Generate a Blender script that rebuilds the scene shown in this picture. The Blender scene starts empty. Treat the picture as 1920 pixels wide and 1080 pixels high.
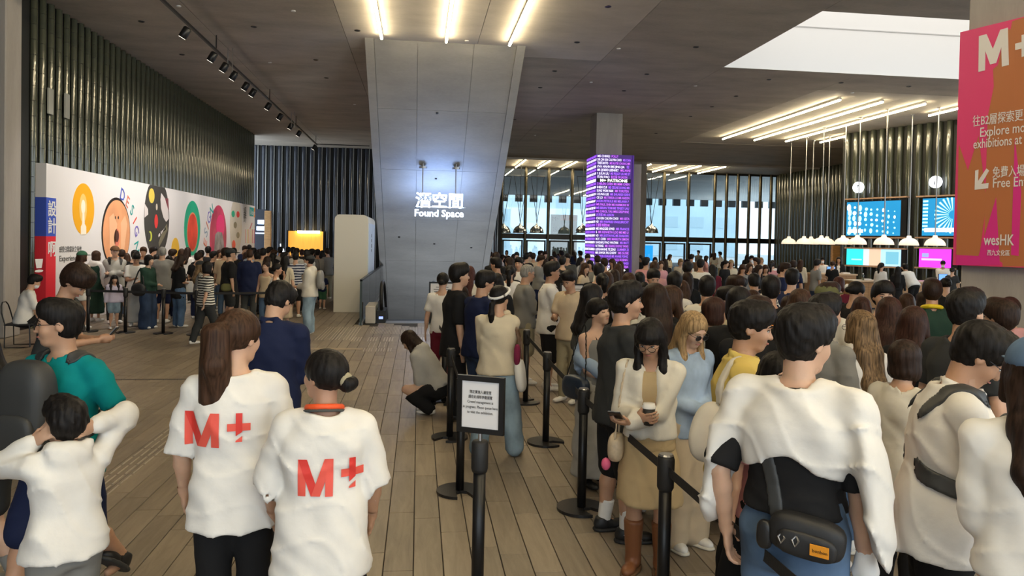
import bpy, math, random
import numpy as np
from math import sin, cos, tan, pi, radians, atan2, sqrt
from mathutils import Vector, Matrix

random.seed(7)
np.random.seed(7)
S = bpy.context.scene
COL = S.collection

# ------------------------------------------------------------------ camera
# hall axes: X across, Y along the hall, Z up. Camera at eye height 2.05 m.
F = 1400.0            # focal length in pixels of a 1920-wide frame
CAM_H = 2.05
YAW, PITCH, ROLL = radians(7.125), radians(1.2), radians(1.15)
CX, CY = 960.0, 453.5 + F * tan(PITCH)
FWD = np.array([sin(YAW) * cos(PITCH), cos(YAW) * cos(PITCH), -sin(PITCH)])
_r0 = np.array([cos(YAW), -sin(YAW), 0.0])
_u0 = np.cross(_r0, FWD)
RIGHT = _r0 * cos(ROLL) + _u0 * sin(ROLL)
UP = -_r0 * sin(ROLL) + _u0 * cos(ROLL)
CAM = np.array([0.0, 0.0, CAM_H])

cam_data = bpy.data.cameras.new('camera')
cam = bpy.data.objects.new('camera', cam_data)
COL.objects.link(cam)
cam_data.sensor_width = 36.0
cam_data.lens = F / 1920.0 * 36.0
cam_data.shift_y = -(540.0 - CY) / 1920.0
cam_data.clip_end = 400.0
cam_data.clip_start = 0.05
m = Matrix(((RIGHT[0], UP[0], -FWD[0], CAM[0]), (RIGHT[1], UP[1], -FWD[1], CAM[1]),
            (RIGHT[2], UP[2], -FWD[2], CAM[2]), (0, 0, 0, 1)))
cam.matrix_world = m
S.camera = cam

# ------------------------------------------------------------------ view + world
S.view_settings.view_transform = 'Standard'
S.view_settings.look = 'None'
S.view_settings.gamma = 1.0
S.view_settings.use_curve_mapping = False
S.view_settings.exposure = 0.66
world = bpy.data.worlds.new('world')
S.world = world
world.use_nodes = True
bg = world.node_tree.nodes['Background']
bg.inputs[0].default_value = (0.80, 0.91, 1.0, 1)
bg.inputs[1].default_value = 1.7
S.cycles.max_bounces = 6
S.cycles.diffuse_bounces = 3
S.cycles.glossy_bounces = 3
S.cycles.transmission_bounces = 4
S.cycles.transparent_max_bounces = 8
S.cycles.sample_clamp_indirect = 4.0
S.cycles.caustics_reflective = False
S.cycles.caustics_refractive = False

TUBE_W = 30.0         # emission of the ceiling tubes
PANEL_SPOT_W = 260.0  # one track spot on the long exhibition panel
ZC = 7.1              # ceiling height

# ------------------------------------------------------------------ geometry of the view (used to find real places)
def ray(x, y):
    return FWD + RIGHT * ((x - CX) / F) + UP * (-(y - CY) / F)
def atz(x, y, z=0.0):
    r = ray(x, y); return CAM + r * ((z - CAM_H) / r[2])
def aty(x, y, Y):
    r = ray(x, y); return CAM + r * (Y / r[1])
def atx(x, y, X):
    r = ray(x, y); return CAM + r * (X / r[0])
def proj(p):
    d = np.asarray(p, float) - CAM; z = d @ FWD
    return CX + F * (d @ RIGHT) / z, CY - F * (d @ UP) / z, z

# ------------------------------------------------------------------ materials
MATS = {}
def new_mat(name):
    mt = bpy.data.materials.new(name); mt.use_nodes = True
    nt = mt.node_tree; b = nt.nodes['Principled BSDF']
    return mt, nt, b
def N(nt, kind, **kw):
    n = nt.nodes.new(kind)
    for k, v in kw.items():
        setattr(n, k, v)
    return n
def mat(name, col, rough=0.6, metal=0.0, emit=None, estr=0.0, noise=0.0, nscale=8.0, bump=0.0, spec=0.5, stretch=(1, 1, 1), coat=0.0):
    if name in MATS: return MATS[name]
    mt, nt, b = new_mat(name)
    b.inputs['Base Color'].default_value = (*col, 1)
    b.inputs['Roughness'].default_value = rough
    b.inputs['Metallic'].default_value = metal
    b.inputs['Specular IOR Level'].default_value = spec
    if coat: b.inputs['Coat Weight'].default_value = coat
    if emit is not None:
        b.inputs['Emission Color'].default_value = (*emit, 1)
        b.inputs['Emission Strength'].default_value = estr
    if noise or bump:
        tc = N(nt, 'ShaderNodeTexCoord'); mp = N(nt, 'ShaderNodeMapping')
        mp.inputs['Scale'].default_value = stretch
        nt.links.new(tc.outputs['Object'], mp.inputs[0])
        nz = N(nt, 'ShaderNodeTexNoise'); nz.inputs['Scale'].default_value = nscale
        nz.inputs['Detail'].default_value = 5.0
        nt.links.new(mp.outputs[0], nz.inputs['Vector'])
        if noise:
            cr = N(nt, 'ShaderNodeValToRGB')
            lo = [max(0, c * (1 - noise)) for c in col]; hi = [min(1, c * (1 + noise)) for c in col]
            cr.color_ramp.elements[0].position = 0.3; cr.color_ramp.elements[1].position = 0.7
            cr.color_ramp.elements[0].color = (*lo, 1); cr.color_ramp.elements[1].color = (*hi, 1)
            nt.links.new(nz.outputs['Fac'], cr.inputs[0]); nt.links.new(cr.outputs[0], b.inputs['Base Color'])
        if bump:
            bp = N(nt, 'ShaderNodeBump'); bp.inputs['Strength'].default_value = bump; bp.inputs['Distance'].default_value = 0.02
            nt.links.new(nz.outputs['Fac'], bp.inputs['Height']); nt.links.new(bp.outputs[0], b.inputs['Normal'])
    MATS[name] = mt
    return mt
def emat(name, col, strength):
    if name in MATS: return MATS[name]
    mt, nt, b = new_mat(name)
    b.inputs['Base Color'].default_value = (*[c * 0.5 for c in col], 1)
    b.inputs['Roughness'].default_value = 0.4
    b.inputs['Emission Color'].default_value = (*col, 1)
    b.inputs['Emission Strength'].default_value = strength
    MATS[name] = mt
    return mt
def concrete(name, col, amount=0.16, scale=0.9, stretch=(1, 1, 1), rough=0.7):
    if name in MATS: return MATS[name]
    mt, nt, b = new_mat(name)
    g = N(nt, 'ShaderNodeNewGeometry'); mp = N(nt, 'ShaderNodeMapping'); mp.inputs['Scale'].default_value = stretch
    nt.links.new(g.outputs['Position'], mp.inputs[0])
    n1 = N(nt, 'ShaderNodeTexNoise'); n1.inputs['Scale'].default_value = scale; n1.inputs['Detail'].default_value = 7; n1.inputs['Roughness'].default_value = 0.62
    n2 = N(nt, 'ShaderNodeTexNoise'); n2.inputs['Scale'].default_value = scale * 22; n2.inputs['Detail'].default_value = 4
    nt.links.new(mp.outputs[0], n1.inputs[0]); nt.links.new(mp.outputs[0], n2.inputs[0])
    ad = N(nt, 'ShaderNodeMath', operation='MULTIPLY_ADD'); ad.inputs[1].default_value = 0.25
    nt.links.new(n2.outputs[0], ad.inputs[0]); nt.links.new(n1.outputs[0], ad.inputs[2])
    cr = N(nt, 'ShaderNodeValToRGB')
    cr.color_ramp.elements[0].position = 0.38; cr.color_ramp.elements[1].position = 0.86
    cr.color_ramp.elements[0].color = (*[c * (1 - amount) for c in col], 1)
    cr.color_ramp.elements[1].color = (*[min(1, c * (1 + amount)) for c in col], 1)
    nt.links.new(ad.outputs[0], cr.inputs[0]); nt.links.new(cr.outputs[0], b.inputs['Base Color'])
    b.inputs['Roughness'].default_value = rough
    bp = N(nt, 'ShaderNodeBump'); bp.inputs['Strength'].default_value = 0.12; bp.inputs['Distance'].default_value = 0.02
    nt.links.new(n2.outputs[0], bp.inputs['Height']); nt.links.new(bp.outputs[0], b.inputs['Normal'])
    MATS[name] = mt
    return mt
def glass(name, tint=(0.9, 0.95, 0.95), refl=0.12, rough=0.02):
    if name in MATS: return MATS[name]
    mt = bpy.data.materials.new(name); mt.use_nodes = True; nt = mt.node_tree
    for n in list(nt.nodes): nt.nodes.remove(n)
    out = N(nt, 'ShaderNodeOutputMaterial'); mx = N(nt, 'ShaderNodeMixShader')
    tr = N(nt, 'ShaderNodeBsdfTransparent'); tr.inputs[0].default_value = (*tint, 1)
    gl = N(nt, 'ShaderNodeBsdfGlossy'); gl.inputs['Roughness'].default_value = rough
    fr = N(nt, 'ShaderNodeFresnel'); fr.inputs[0].default_value = 1.45
    ad = N(nt, 'ShaderNodeMath', operation='ADD'); ad.inputs[1].default_value = refl; ad.use_clamp = True
    nt.links.new(fr.outputs[0], ad.inputs[0]); nt.links.new(ad.outputs[0], mx.inputs[0])
    nt.links.new(tr.outputs[0], mx.inputs[1]); nt.links.new(gl.outputs[0], mx.inputs[2]); nt.links.new(mx.outputs[0], out.inputs[0])
    MATS[name] = mt
    return mt
def plank_mat():
    mt, nt, b = new_mat('floor_plank')
    g = N(nt, 'ShaderNodeNewGeometry'); oi = N(nt, 'ShaderNodeObjectInfo')
    mp = N(nt, 'ShaderNodeMapping'); mp.inputs['Scale'].default_value = (7, 0.8, 1)
    nt.links.new(g.outputs['Position'], mp.inputs[0])
    n1 = N(nt, 'ShaderNodeTexNoise'); n1.inputs['Scale'].default_value = 2.2; n1.inputs['Detail'].default_value = 8; n1.inputs['Roughness'].default_value = 0.7; n1.inputs['Distortion'].default_value = 0.6
    nt.links.new(mp.outputs[0], n1.inputs[0])
    n2 = N(nt, 'ShaderNodeTexNoise'); n2.inputs['Scale'].default_value = 1.1; n2.inputs['Detail'].default_value = 4
    nt.links.new(g.outputs['Position'], n2.inputs[0])
    rnd = N(nt, 'ShaderNodeMath', operation='ADD')
    nt.links.new(g.outputs['Random Per Island'], rnd.inputs[0]); nt.links.new(oi.outputs['Random'], rnd.inputs[1])
    fr = N(nt, 'ShaderNodeMath', operation='FRACT'); nt.links.new(rnd.outputs[0], fr.inputs[0])
    a1 = N(nt, 'ShaderNodeMath', operation='MULTIPLY_ADD'); a1.inputs[1].default_value = 0.26
    nt.links.new(fr.outputs[0], a1.inputs[0]); nt.links.new(n1.outputs[0], a1.inputs[2])
    a2 = N(nt, 'ShaderNodeMath', operation='MULTIPLY_ADD'); a2.inputs[1].default_value = 0.35
    nt.links.new(n2.outputs[0], a2.inputs[0]); nt.links.new(a1.outputs[0], a2.inputs[2])
    cr = N(nt, 'ShaderNodeValToRGB')
    e = cr.color_ramp.elements
    e[0].position = 0.45; e[0].color = (0.150, 0.122, 0.092, 1)
    e[1].position = 1.05; e[1].color = (0.310, 0.255, 0.190, 1)
    nt.links.new(a2.outputs[0], cr.inputs[0]); nt.links.new(cr.outputs[0], b.inputs['Base Color'])
    b.inputs['Roughness'].default_value = 0.42
    b.inputs['Specular IOR Level'].default_value = 0.45
    bp = N(nt, 'ShaderNodeBump'); bp.inputs['Strength'].default_value = 0.25; bp.inputs['Distance'].default_value = 0.008
    nt.links.new(n1.outputs[0], bp.inputs['Height']); nt.links.new(bp.outputs[0], b.inputs['Normal'])
    MATS['floor_plank'] = mt
    return mt

M_PLANK = plank_mat()
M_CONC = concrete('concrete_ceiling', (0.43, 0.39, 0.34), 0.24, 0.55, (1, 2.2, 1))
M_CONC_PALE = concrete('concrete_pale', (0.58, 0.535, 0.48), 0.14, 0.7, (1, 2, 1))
M_CONC_WALL = concrete('concrete_soffit', (0.37, 0.36, 0.345), 0.18, 0.8, (0.6, 1, 2.2), 0.6)
M_COLUMN = concrete('concrete_column', (0.36, 0.33, 0.30), 0.14, 0.9, (3, 3, 0.5))
M_DARK = mat('dark_backing', (0.012, 0.013, 0.012), 0.6)
M_TILE = mat('glazed_green_tile', (0.062, 0.068, 0.045), 0.14, 0.0, noise=0.4, nscale=2.2, bump=0.04, coat=0.6, stretch=(2, 2, .3))
M_TILE_NAVY = mat('glazed_navy_tile', (0.022, 0.028, 0.045), 0.16, 0.0, noise=0.3, nscale=2.0, coat=0.5)
M_TILE_BRONZE = mat('bronze_mullion', (0.10, 0.085, 0.055), 0.22, 0.6, noise=0.3, nscale=3.0)
M_WHITE = mat('white_paint', (0.80, 0.79, 0.77), 0.5)
M_PANEL = mat('white_print_panel', (0.78, 0.75, 0.74), 0.55)
M_CREAM = mat('cream_lacquer', (0.72, 0.68, 0.58), 0.4)
M_BLACK = mat('black_metal', (0.012, 0.012, 0.013), 0.38, 0.3)
M_BLACKR = mat('black_rubber', (0.014, 0.014, 0.015), 0.6)
M_BELT = mat('black_webbing', (0.016, 0.016, 0.018), 0.75, bump=0.2, nscale=160)
M_STEEL = mat('brushed_steel', (0.42, 0.41, 0.40), 0.3, 0.9)
M_TUBE = emat('tube_light', (1.0, 0.83, 0.52), TUBE_W)
M_GLASS = glass('facade_glass', (0.86, 0.93, 0.95), 0.10)
M_RAILGLASS = glass('rail_glass', (0.84, 0.91, 0.88), 0.05)
M_WOOD = mat('oak_veneer', (0.42, 0.23, 0.09), 0.45, noise=0.25, nscale=5, stretch=(1, 1, 8))

# ------------------------------------------------------------------ mesh helpers
class MB:
    def __init__(self): self.v = []; self.f = []
    def add(self, vs, fs):
        b = len(self.v); self.v += [tuple(map(float, p)) for p in vs]; self.f += [[b + i for i in q] for q in fs]; return self
    def box(self, x0, x1, y0, y1, z0, z1):
        return self.add([(x0, y0, z0), (x1, y0, z0), (x1, y1, z0), (x0, y1, z0), (x0, y0, z1), (x1, y0, z1), (x1, y1, z1), (x0, y1, z1)],
                        [(0, 3, 2, 1), (4, 5, 6, 7), (0, 1, 5, 4), (1, 2, 6, 5), (2, 3, 7, 6), (3, 0, 4, 7)])
    def bevbox(self, x0, x1, y0, y1, z0, z1, c):
        # box with chamfered edges all round (24 corner points)
        vs = []; idx = {}
        for ix, sx in ((0, 1), (1, -1)):
            for iy, sy in ((0, 1), (1, -1)):
                for iz, sz in ((0, 1), (1, -1)):
                    X = (x0, x1)[ix]; Y = (y0, y1)[iy]; Z = (z0, z1)[iz]
                    for k, p in enumerate(((X, Y + sy * c, Z + sz * c), (X + sx * c, Y, Z + sz * c), (X + sx * c, Y + sy * c, Z))):
                        idx[(ix, iy, iz, k)] = len(vs); vs.append(p)
        fs = []
        for k, ax in ((0, 0), (1, 1), (2, 2)):
            for s in (0, 1):
                oth = [a for a in range(3) if a != ax]; q = []
                for a, b in ((0, 0), (1, 0), (1, 1), (0, 1)):
                    c3 = [0, 0, 0]; c3[ax] = s; c3[oth[0]] = a; c3[oth[1]] = b; q.append(idx[(*c3, k)])
                if (s == 0) == (ax != 1): q = q[::-1]
                fs.append(q)
        for ix in (0, 1):
            for iy in (0, 1):
                for iz in (0, 1): fs.append([idx[(ix, iy, iz, k)] for k in range(3)])
        for ax in range(3):
            oth = [a for a in range(3) if a != ax]
            for a in (0, 1):
                for b in (0, 1):
                    c0 = [0, 0, 0]; c0[oth[0]] = a; c0[oth[1]] = b; c1 = list(c0); c1[ax] = 1
                    fs.append([idx[(*c0, oth[0])], idx[(*c0, oth[1])], idx[(*c1, oth[1])], idx[(*c1, oth[0])]])
        return self.add(vs, fs)
    def tube(self, pts, r, n=8, cap=True):
        pts = [np.asarray(p, float) for p in pts]; rs = r if hasattr(r, '__len__') else [r] * len(pts)
        rings = []; prev = None
        for i, p in enumerate(pts):
            t = pts[min(i + 1, len(pts) - 1)] - pts[max(i - 1, 0)]; t = t / (np.linalg.norm(t) + 1e-9)
            a = prev if prev is not None else (np.array([0, 0, 1.]) if abs(t[2]) < .9 else np.array([1., 0, 0]))
            u = np.cross(t, np.cross(a, t)); u /= np.linalg.norm(u) + 1e-9; w = np.cross(t, u); prev = u
            rings.append([p + rs[i] * (u * cos(2 * pi * k / n) + w * sin(2 * pi * k / n)) for k in range(n)])
        vs = [q for R in rings for q in R]; fs = []
        for i in range(len(pts) - 1):
            for k in range(n): fs.append((i * n + k, i * n + (k + 1) % n, (i + 1) * n + (k + 1) % n, (i + 1) * n + k))
        if cap: fs.append(list(range(n))[::-1]); fs.append([(len(pts) - 1) * n + k for k in range(n)])
        return self.add(vs, fs)
    def lathe(self, prof, c=(0, 0, 0), n=20, cap=True):
        vs = []; fs = []
        for (r, z) in prof:
            vs += [(c[0] + r * cos(2 * pi * k / n), c[1] + r * sin(2 * pi * k / n), c[2] + z) for k in range(n)]
        for i in range(len(prof) - 1):
            for k in range(n): fs.append((i * n + k, i * n + (k + 1) % n, (i + 1) * n + (k + 1) % n, (i + 1) * n + k))
        if cap: fs.append(list(range(n))[::-1]); fs.append([(len(prof) - 1) * n + k for k in range(n)])
        return self.add(vs, fs)
    def prism(self, poly, depth, to3):
        # poly: 2-D outline; to3(u, v, w) -> point, w in {0, depth}
        n = len(poly); vs = [to3(u, v, 0) for u, v in poly] + [to3(u, v, depth) for u, v in poly]
        fs = [list(range(n))[::-1], list(range(n, 2 * n))] + [(k, (k + 1) % n, n + (k + 1) % n, n + k) for k in range(n)]
        return self.add(vs, fs)
    def mesh(self, name):
        me = bpy.data.meshes.new(name); me.from_pydata(self.v, [], self.f); me.update(); return me
    def build(self, name, material, parent=None, loc=None, smooth=False, rot=None):
        me = self.mesh(name)
        if material: me.materials.append(material)
        if smooth: me.shade_smooth()
        return link(name, me, parent, loc, rot)
def link(name, data, parent=None, loc=None, rot=None):
    o = bpy.data.objects.new(name, data); COL.objects.link(o)
    if parent is not None: o.parent = parent
    if loc is not None: o.location = loc
    if rot is not None: o.rotation_euler = rot
    return o
def tag(o, label=None, cat=None, group=None, kind=None):
    if label: o['label'] = label
    if cat: o['category'] = cat
    if group: o['group'] = group
    if kind: o['kind'] = kind
    return o
def thing(name, label, cat, loc=(0, 0, 0), rz=0.0, group=None):
    o = link(name, None, None, loc, (0, 0, rz)); o.empty_display_size = 0.1
    return tag(o, label, cat, group)
def struct(name, mb, material, parent=None, label=None, smooth=False):
    o = mb.build(name, material, parent, smooth=smooth)
    if parent is None: o['kind'] = 'structure'
    if label: o['label'] = label
    return o
def text(name, body, material, parent, loc, rot, size, align='LEFT', bold=0.0, ext=0.002, spacing=1.0, xs=1.0, shear=0.0, fit=0.0):
    c = bpy.data.curves.new(name, 'FONT'); c.body = body; c.size = size; c.align_x = align; c.extrude = ext
    c.offset = bold * size; c.space_character = spacing; c.shear = shear; c.resolution_u = 2
    c.materials.append(material)
    o = link(name, c, parent, loc, rot); o.scale = (xs, 1, 1)
    if fit: o['fit'] = fit
    return o
def copy_tree(o, parent=None):
    c = o.copy(); COL.objects.link(c); c.parent = parent
    for ch in list(o.children): copy_tree(ch, c)
    return c
def circle(cx, cz, rx, rz, n=28, a0=0, a1=2 * pi):
    return [(cx + rx * cos(a0 + (a1 - a0) * k / n), cz + rz * sin(a0 + (a1 - a0) * k / n)) for k in range(n)]
# ================================================================== THE SETTING
OX0, OX1, OY0, OY1 = -1.34, 2.60, 18.75, 36.0       # escalator opening in the floor
XL, XR, YB, YF = -8.2, 25.0, -9.0, 50.0
class Frame:
    """vertical plane: origin P0, local x along u, local z up, local y away from the viewer"""
    def __init__(self, p0, u):
        u = np.array([u[0], u[1], 0.0]); self.u = u / np.linalg.norm(u); self.p0 = np.array([p0[0], p0[1], 0.0])
        self.n = np.array([-self.u[1], self.u[0], 0.0]); self.rz = atan2(self.u[1], self.u[0])
    def uz(self, x, y):
        r = ray(x, y); t = ((self.p0 - CAM) @ self.n) / (r @ self.n); p = CAM + r * t
        return (p - self.p0) @ self.u, p[2]
    def thing(self, name, label, cat, group=None):
        return thing(name, label, cat, tuple(self.p0), self.rz, group)
R90 = (pi / 2, 0, 0)
def flat(poly, y0, y1):   # prism standing in a frame's local x-z plane
    return MB().prism(poly, 1.0, lambda u, v, w: (u, y0 + (y1 - y0) * w, v))

# ---- floor: slab with the escalator opening, planks on top
fl = MB()
for (a, b, c, d) in ((XL - 1, OX0, YB, YF + 35), (OX1, XR + 6, YB, YF + 35), (OX0, OX1, YB, OY0), (OX0, OX1, OY1, YF + 35)):
    fl.box(a, b, c, d, -0.35, -0.014)
floor = struct('floor', fl, mat('floor_joint', (0.035, 0.030, 0.026), 0.8))
floor['label'] = 'grey brown wood-textured plank floor of the hall'
PW, PL = 0.187, 1.0
def tactile_zone(x, y):
    return False
planks = []
nx0, nx1 = int(XL / PW) - 3, int(26 / PW)
for i in range(nx0, nx1):
    off = (i * 0.382 + 0.17 * ((i * 7) % 5)) % 1.0
    for j in range(-6, 51):
        x, y = (i + .5) * PW, (j + off) * PL
        if OX0 - .12 < x < OX1 + .12 and OY0 - .15 < y + .5 and y - .5 < OY1: continue
        if y > 49.4: continue
        planks.append((x, y))
def plank_view(p):
    u, v, z = proj((p[0], p[1], 0)) if p[1] > 1.0 else (0, 0, 0)
    vis = z > 0.6 and -60 < u < 1980 and v < 1200 and p[0] < 2.2 + 0.02 * p[1] and p[1] > 2.0
    return (0 if vis else 1, p[0] ** 2 + p[1] ** 2)
planks.sort(key=plank_view)
pm = MB().bevbox(-PW / 2 + .003, PW / 2 - .003, -PL / 2 + .003, PL / 2 - .003, -0.014, 0.0, 0.0025).mesh('floor_plank')
pm.materials.append(M_PLANK)
for (x, y) in planks[:300]:
    link('floor_plank', pm, floor, (x, y, 0))
far = MB()
for (x, y) in planks[300:]:
    a, b, c, d = x - PW / 2 + .004, x + PW / 2 - .004, y - PL / 2 + .004, y + PL / 2 - .004
    far.add([(a, c, 0), (b, c, 0), (b, d, 0), (a, d, 0), (a, c, -.014), (b, c, -.014), (b, d, -.014), (a, d, -.014)],
            [(0, 1, 2, 3), (0, 4, 5, 1), (1, 5, 6, 2), (2, 6, 7, 3), (3, 7, 4, 0)])
tag(far.build('plank_field', M_PLANK, floor), kind='stuff')

# tactile strips let into the planks
M_STRIP = mat('tactile_metal', (0.62, 0.56, 0.46), 0.35, 0.55)
def bars(name, rects, label, group):
    mb = MB()
    for (x0, x1, y0, y1) in rects: mb.box(x0, x1, y0, y1, -0.002, 0.007)
    return rects
strip_rects = []
for k in range(12):                                        # the long bars beside the rail
    g = k // 4; x = -2.05 + .062 * k + .03 * g
    strip_rects.append((x, x + .02, 15.3, 17.6))
for k in range(40):                                        # studs in front of the escalator
    x = -1.02 + k * .033
    strip_rects.append((x, x + .010, 16.35, 17.72))
for k in range(20):
    g = k // 4
    x = -1.32 + .055 * k + .10 * g
    if x < .95: strip_rects.append((x, x + .022, 15.12, 15.78))
for k in range(4): strip_rects.append((-.93 + k * .10, -.915 + k * .10, 14.25, 15.0))
for k in range(10): strip_rects.append((-.98 + .048 * k + .03 * (k // 4), -.965 + .048 * k + .03 * (k // 4), 13.75, 14.2))
for k in range(4):                                         # dashed guide path running down the hall
    for j in range(44):
        strip_rects.append((-2.585 + k * .062 + .0, -2.572 + k * .062, 4.0 + j * .27, 4.23 + j * .27) if 4.0 + j * .27 < 15.2 else None)
strip_rects = [r for r in strip_rects if r]
strip_rects.sort(key=lambda r: r[2])
strip_mesh = {}
n = 0
restm = MB()
for (x0, x1, y0, y1) in strip_rects:
    if n < 290:
        key = (round(x1 - x0, 3), round(y1 - y0, 2))
        if key not in strip_mesh:
            me = MB().box(0, x1 - x0, 0, y1 - y0, -0.002, 0.006).mesh('guide_strip'); me.materials.append(M_STRIP); strip_mesh[key] = me
        link('guide_strip', strip_mesh[key], floor, (x0, y0, 0)); n += 1
    else: restm.box(x0, x1, y0, y1, -.002, .006)
if restm.v: tag(restm.build('guide_strip_field', M_STRIP, floor), kind='stuff')
# pale band of slabs across the planks and a darker drain slot
MB().box(-2.35, -1.0, 14.0, 14.18, -.004, .004).build('threshold_slab', mat('pale_slab', (.42, .34, .24), .5, noise=.2, nscale=9), floor)
MB().box(-8.0, -2.7, 11.05, 11.12, -.004, .003).build('drain_slot', mat('drain_metal', (.10, .09, .08), .45, .5), floor)

# ---- ceiling
ceil_x = [-9.2, -5.2, -1.9, 1.4, 4.9, 8.45, 12.6, 16.0, 19.4, 22.8, 27.0]
ceil_y = [-9, -4, 1, 6, 10.5, 15.1, 20.3, 22.6, 27.0, 31.0, 35.4, 40, 44.4, 50.2]
SKY = (8.45, 19.4, 15.1, 20.3)
cb = MB()
for (a, b, c, d) in ((-9.2, 27, YB, 15.0), (-9.2, 8.35, 15.0, 20.4), (19.5, 27, 15.0, 20.4), (-9.2, 27, 20.4, 50.4)):
    cb.box(a, b, c, d, ZC + .03, ZC + .5)
ceiling = struct('ceiling', cb, mat('ceiling_joint', (0.05, 0.046, 0.042), .8))
ceiling['label'] = 'high board-marked concrete ceiling with panel joints'
for i in range(len(ceil_x) - 1):
    for j in range(len(ceil_y) - 1):
        x0, x1, y0, y1 = ceil_x[i], ceil_x[i + 1], ceil_y[j], ceil_y[j + 1]
        if x0 >= SKY[0] and x1 <= SKY[1] and y0 >= SKY[2] and y1 <= SKY[3]: continue
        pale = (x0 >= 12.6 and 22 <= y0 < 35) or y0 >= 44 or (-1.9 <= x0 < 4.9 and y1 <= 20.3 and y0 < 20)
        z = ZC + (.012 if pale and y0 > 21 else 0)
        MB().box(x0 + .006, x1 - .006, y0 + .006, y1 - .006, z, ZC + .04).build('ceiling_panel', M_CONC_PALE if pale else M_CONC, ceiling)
# skylight shaft, white
sk = MB()
a, b, c, d = SKY
for q in ((a - .1, a, c - .1, d + .1), (b, b + .1, c - .1, d + .1), (a, b, c - .1, c), (a, b, d, d + .1)):
    sk.box(*q, ZC + .001, ZC + 2.6)
struct('skylight_shaft', sk, M_WHITE, ceiling)
struct('skylight_seam', MB().box(a + .02, b - .02, d - .014, d - .002, ZC + 1.25, ZC + 1.28), mat('seam_grey', (.5, .49, .48), .6), ceiling)
emit_top = MB().box(a, b, c, d, ZC + 2.6, ZC + 2.65)
struct('skylight_diffuser', emit_top, emat('skylight_glow', (1.0, .97, .92), 1.2), ceiling)
# small fittings in the concrete
fit_mesh = MB().lathe([(.055, -.012), (.05, -.03), (.03, -.032)], n=10).mesh('smoke_detector'); fit_mesh.materials.append(M_WHITE)
hole_mesh = MB().lathe([(.075, -.002), (.072, -.012), (.05, -.012), (.046, -.003)], n=12).mesh('recessed_spot'); hole_mesh.materials.append(M_BLACK)
for px, py in ((335, 10), (550, 19), (506, 116), (665, 195), (1108, 153), (1160, 90), (1304, 160), (1003, 253), (576, 252), (875, 75), (1598, 173), (500, 179), (593, 256)):
    p = atz(px, py, ZC); link('smoke_detector', fit_mesh, ceiling, (p[0], p[1], ZC))
for px, py in ((265, 40), (476, 50), (341, 102), (592, 112), (1140, 12), (1082, 79), (1040, 133), (1305, 88), (1213, 139), (1013, 164), (965, 224), (1170, 170), (1070, 245), (1335, 200), (1380, 180), (1295, 218), (1442, 149), (1577, 155), (1704, 162), (1230, 250), (670, 57), (612, 146)):
    p = atz(px, py, ZC); link('recessed_spot', hole_mesh, ceiling, (p[0], p[1], ZC))

# ---- downstand beam before the entrance facade
struct('trim_1', MB().box(-1.0, 27, 44.3, 44.5, ZC - .10, ZC + .01), M_CONC_PALE)

# ---- glazed half-round fins (shared by the walls)
def fin_mesh(name, r, H, tile=.30, seg=9, depth=1.0, material=M_TILE):
    prof = []
    z = 0.0
    while z < H - 1e-6:
        z1 = min(z + tile, H)
        prof += [(z + .003, r), (z1 - .003, r), (z1 - .003, r - .012), (z1 + .003, r - .012)]
        z = z1
    vs = []; fs = []
    for (z, rr) in prof:
        for k in range(seg + 1):
            t = pi * k / seg
            vs.append((rr * cos(t), -rr * sin(t) * depth, z))
    m_ = seg + 1
    for i in range(0, len(prof) - 1, 2):       # rings in pairs: tile face, recessed joint
        for k in range(seg):
            fs.append((i * m_ + k + 1, i * m_ + k, (i + 1) * m_ + k, (i + 1) * m_ + k + 1))
    me = bpy.data.meshes.new(name); me.from_pydata(vs, [], fs); me.update(); me.shade_smooth(); me.materials.append(material)
    return me
def fin_wall(wall, frame_p0, u, length, spacing, r, H, material, z0=0.0, skip=None, name='tile_fin'):
    fr = Frame(frame_p0, u); me = fin_mesh(name, r, H, material=material)
    n_ = int(length / spacing)
    out = []
    for k in range(n_ + 1):
        p = fr.p0 + fr.u * (k * spacing)
        if skip and skip(k * spacing): continue
        out.append(link(name, me, wall, (p[0], p[1], z0), (0, 0, fr.rz)))
    return out

# ---- wall on the panel side
y_fin0 = atx(60, 300, XL)[1]
wl = struct('wall_left', MB().box(XL - .35, XL - .02, -9, 38.5, 0, ZC), M_DARK)
wl['label'] = 'wall of dark green glazed half-round ceramic fins'
tile_me = {}
def tile_piece(h):
    mb = MB(); seg = 8; r = .088
    vs = []; fs = []
    for (z, rr) in ((.004, r), (h - .004, r)):
        for k in range(seg + 1):
            t = pi * k / seg; vs.append((rr * cos(t), -rr * sin(t), z))
    for k in range(seg): fs.append((k + 1, k, 9 + k, 10 + k))
    me = mb.add(vs, fs).mesh('tile'); me.shade_smooth(); me.materials.append(M_TILE); return me
tile_m = tile_piece(.322)
SP = .37
nf = int((38.4 - y_fin0) / SP)
finL = fin_mesh('tile_fin', .088, ZC, .322, 8)
core = MB().box(-.06, .06, -.06, .02, 0, ZC).mesh('tile_fin'); core.materials.append(M_DARK)
for k in range(nf + 1):
    y = y_fin0 + k * SP
    if k < 12:
        f_ = link('tile_fin', core, wl, (XL, y, 0), (0, 0, pi / 2))
        for j in range(22): link('tile', tile_m, f_, (0, 0, j * .3227))
    else: link('tile_fin', finL, wl, (XL, y, 0), (0, 0, pi / 2))
for px, py in ((94, 190), (125, 199)):
    p = atx(px, py, XL + .10); MB().box(p[0] - .01, p[0] + .02, p[1] - .11, p[1] + .11, p[2] - .28, p[2] + .28).build('access_plate', mat('grey_plate', (.45, .45, .40), .4), wl)

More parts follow.
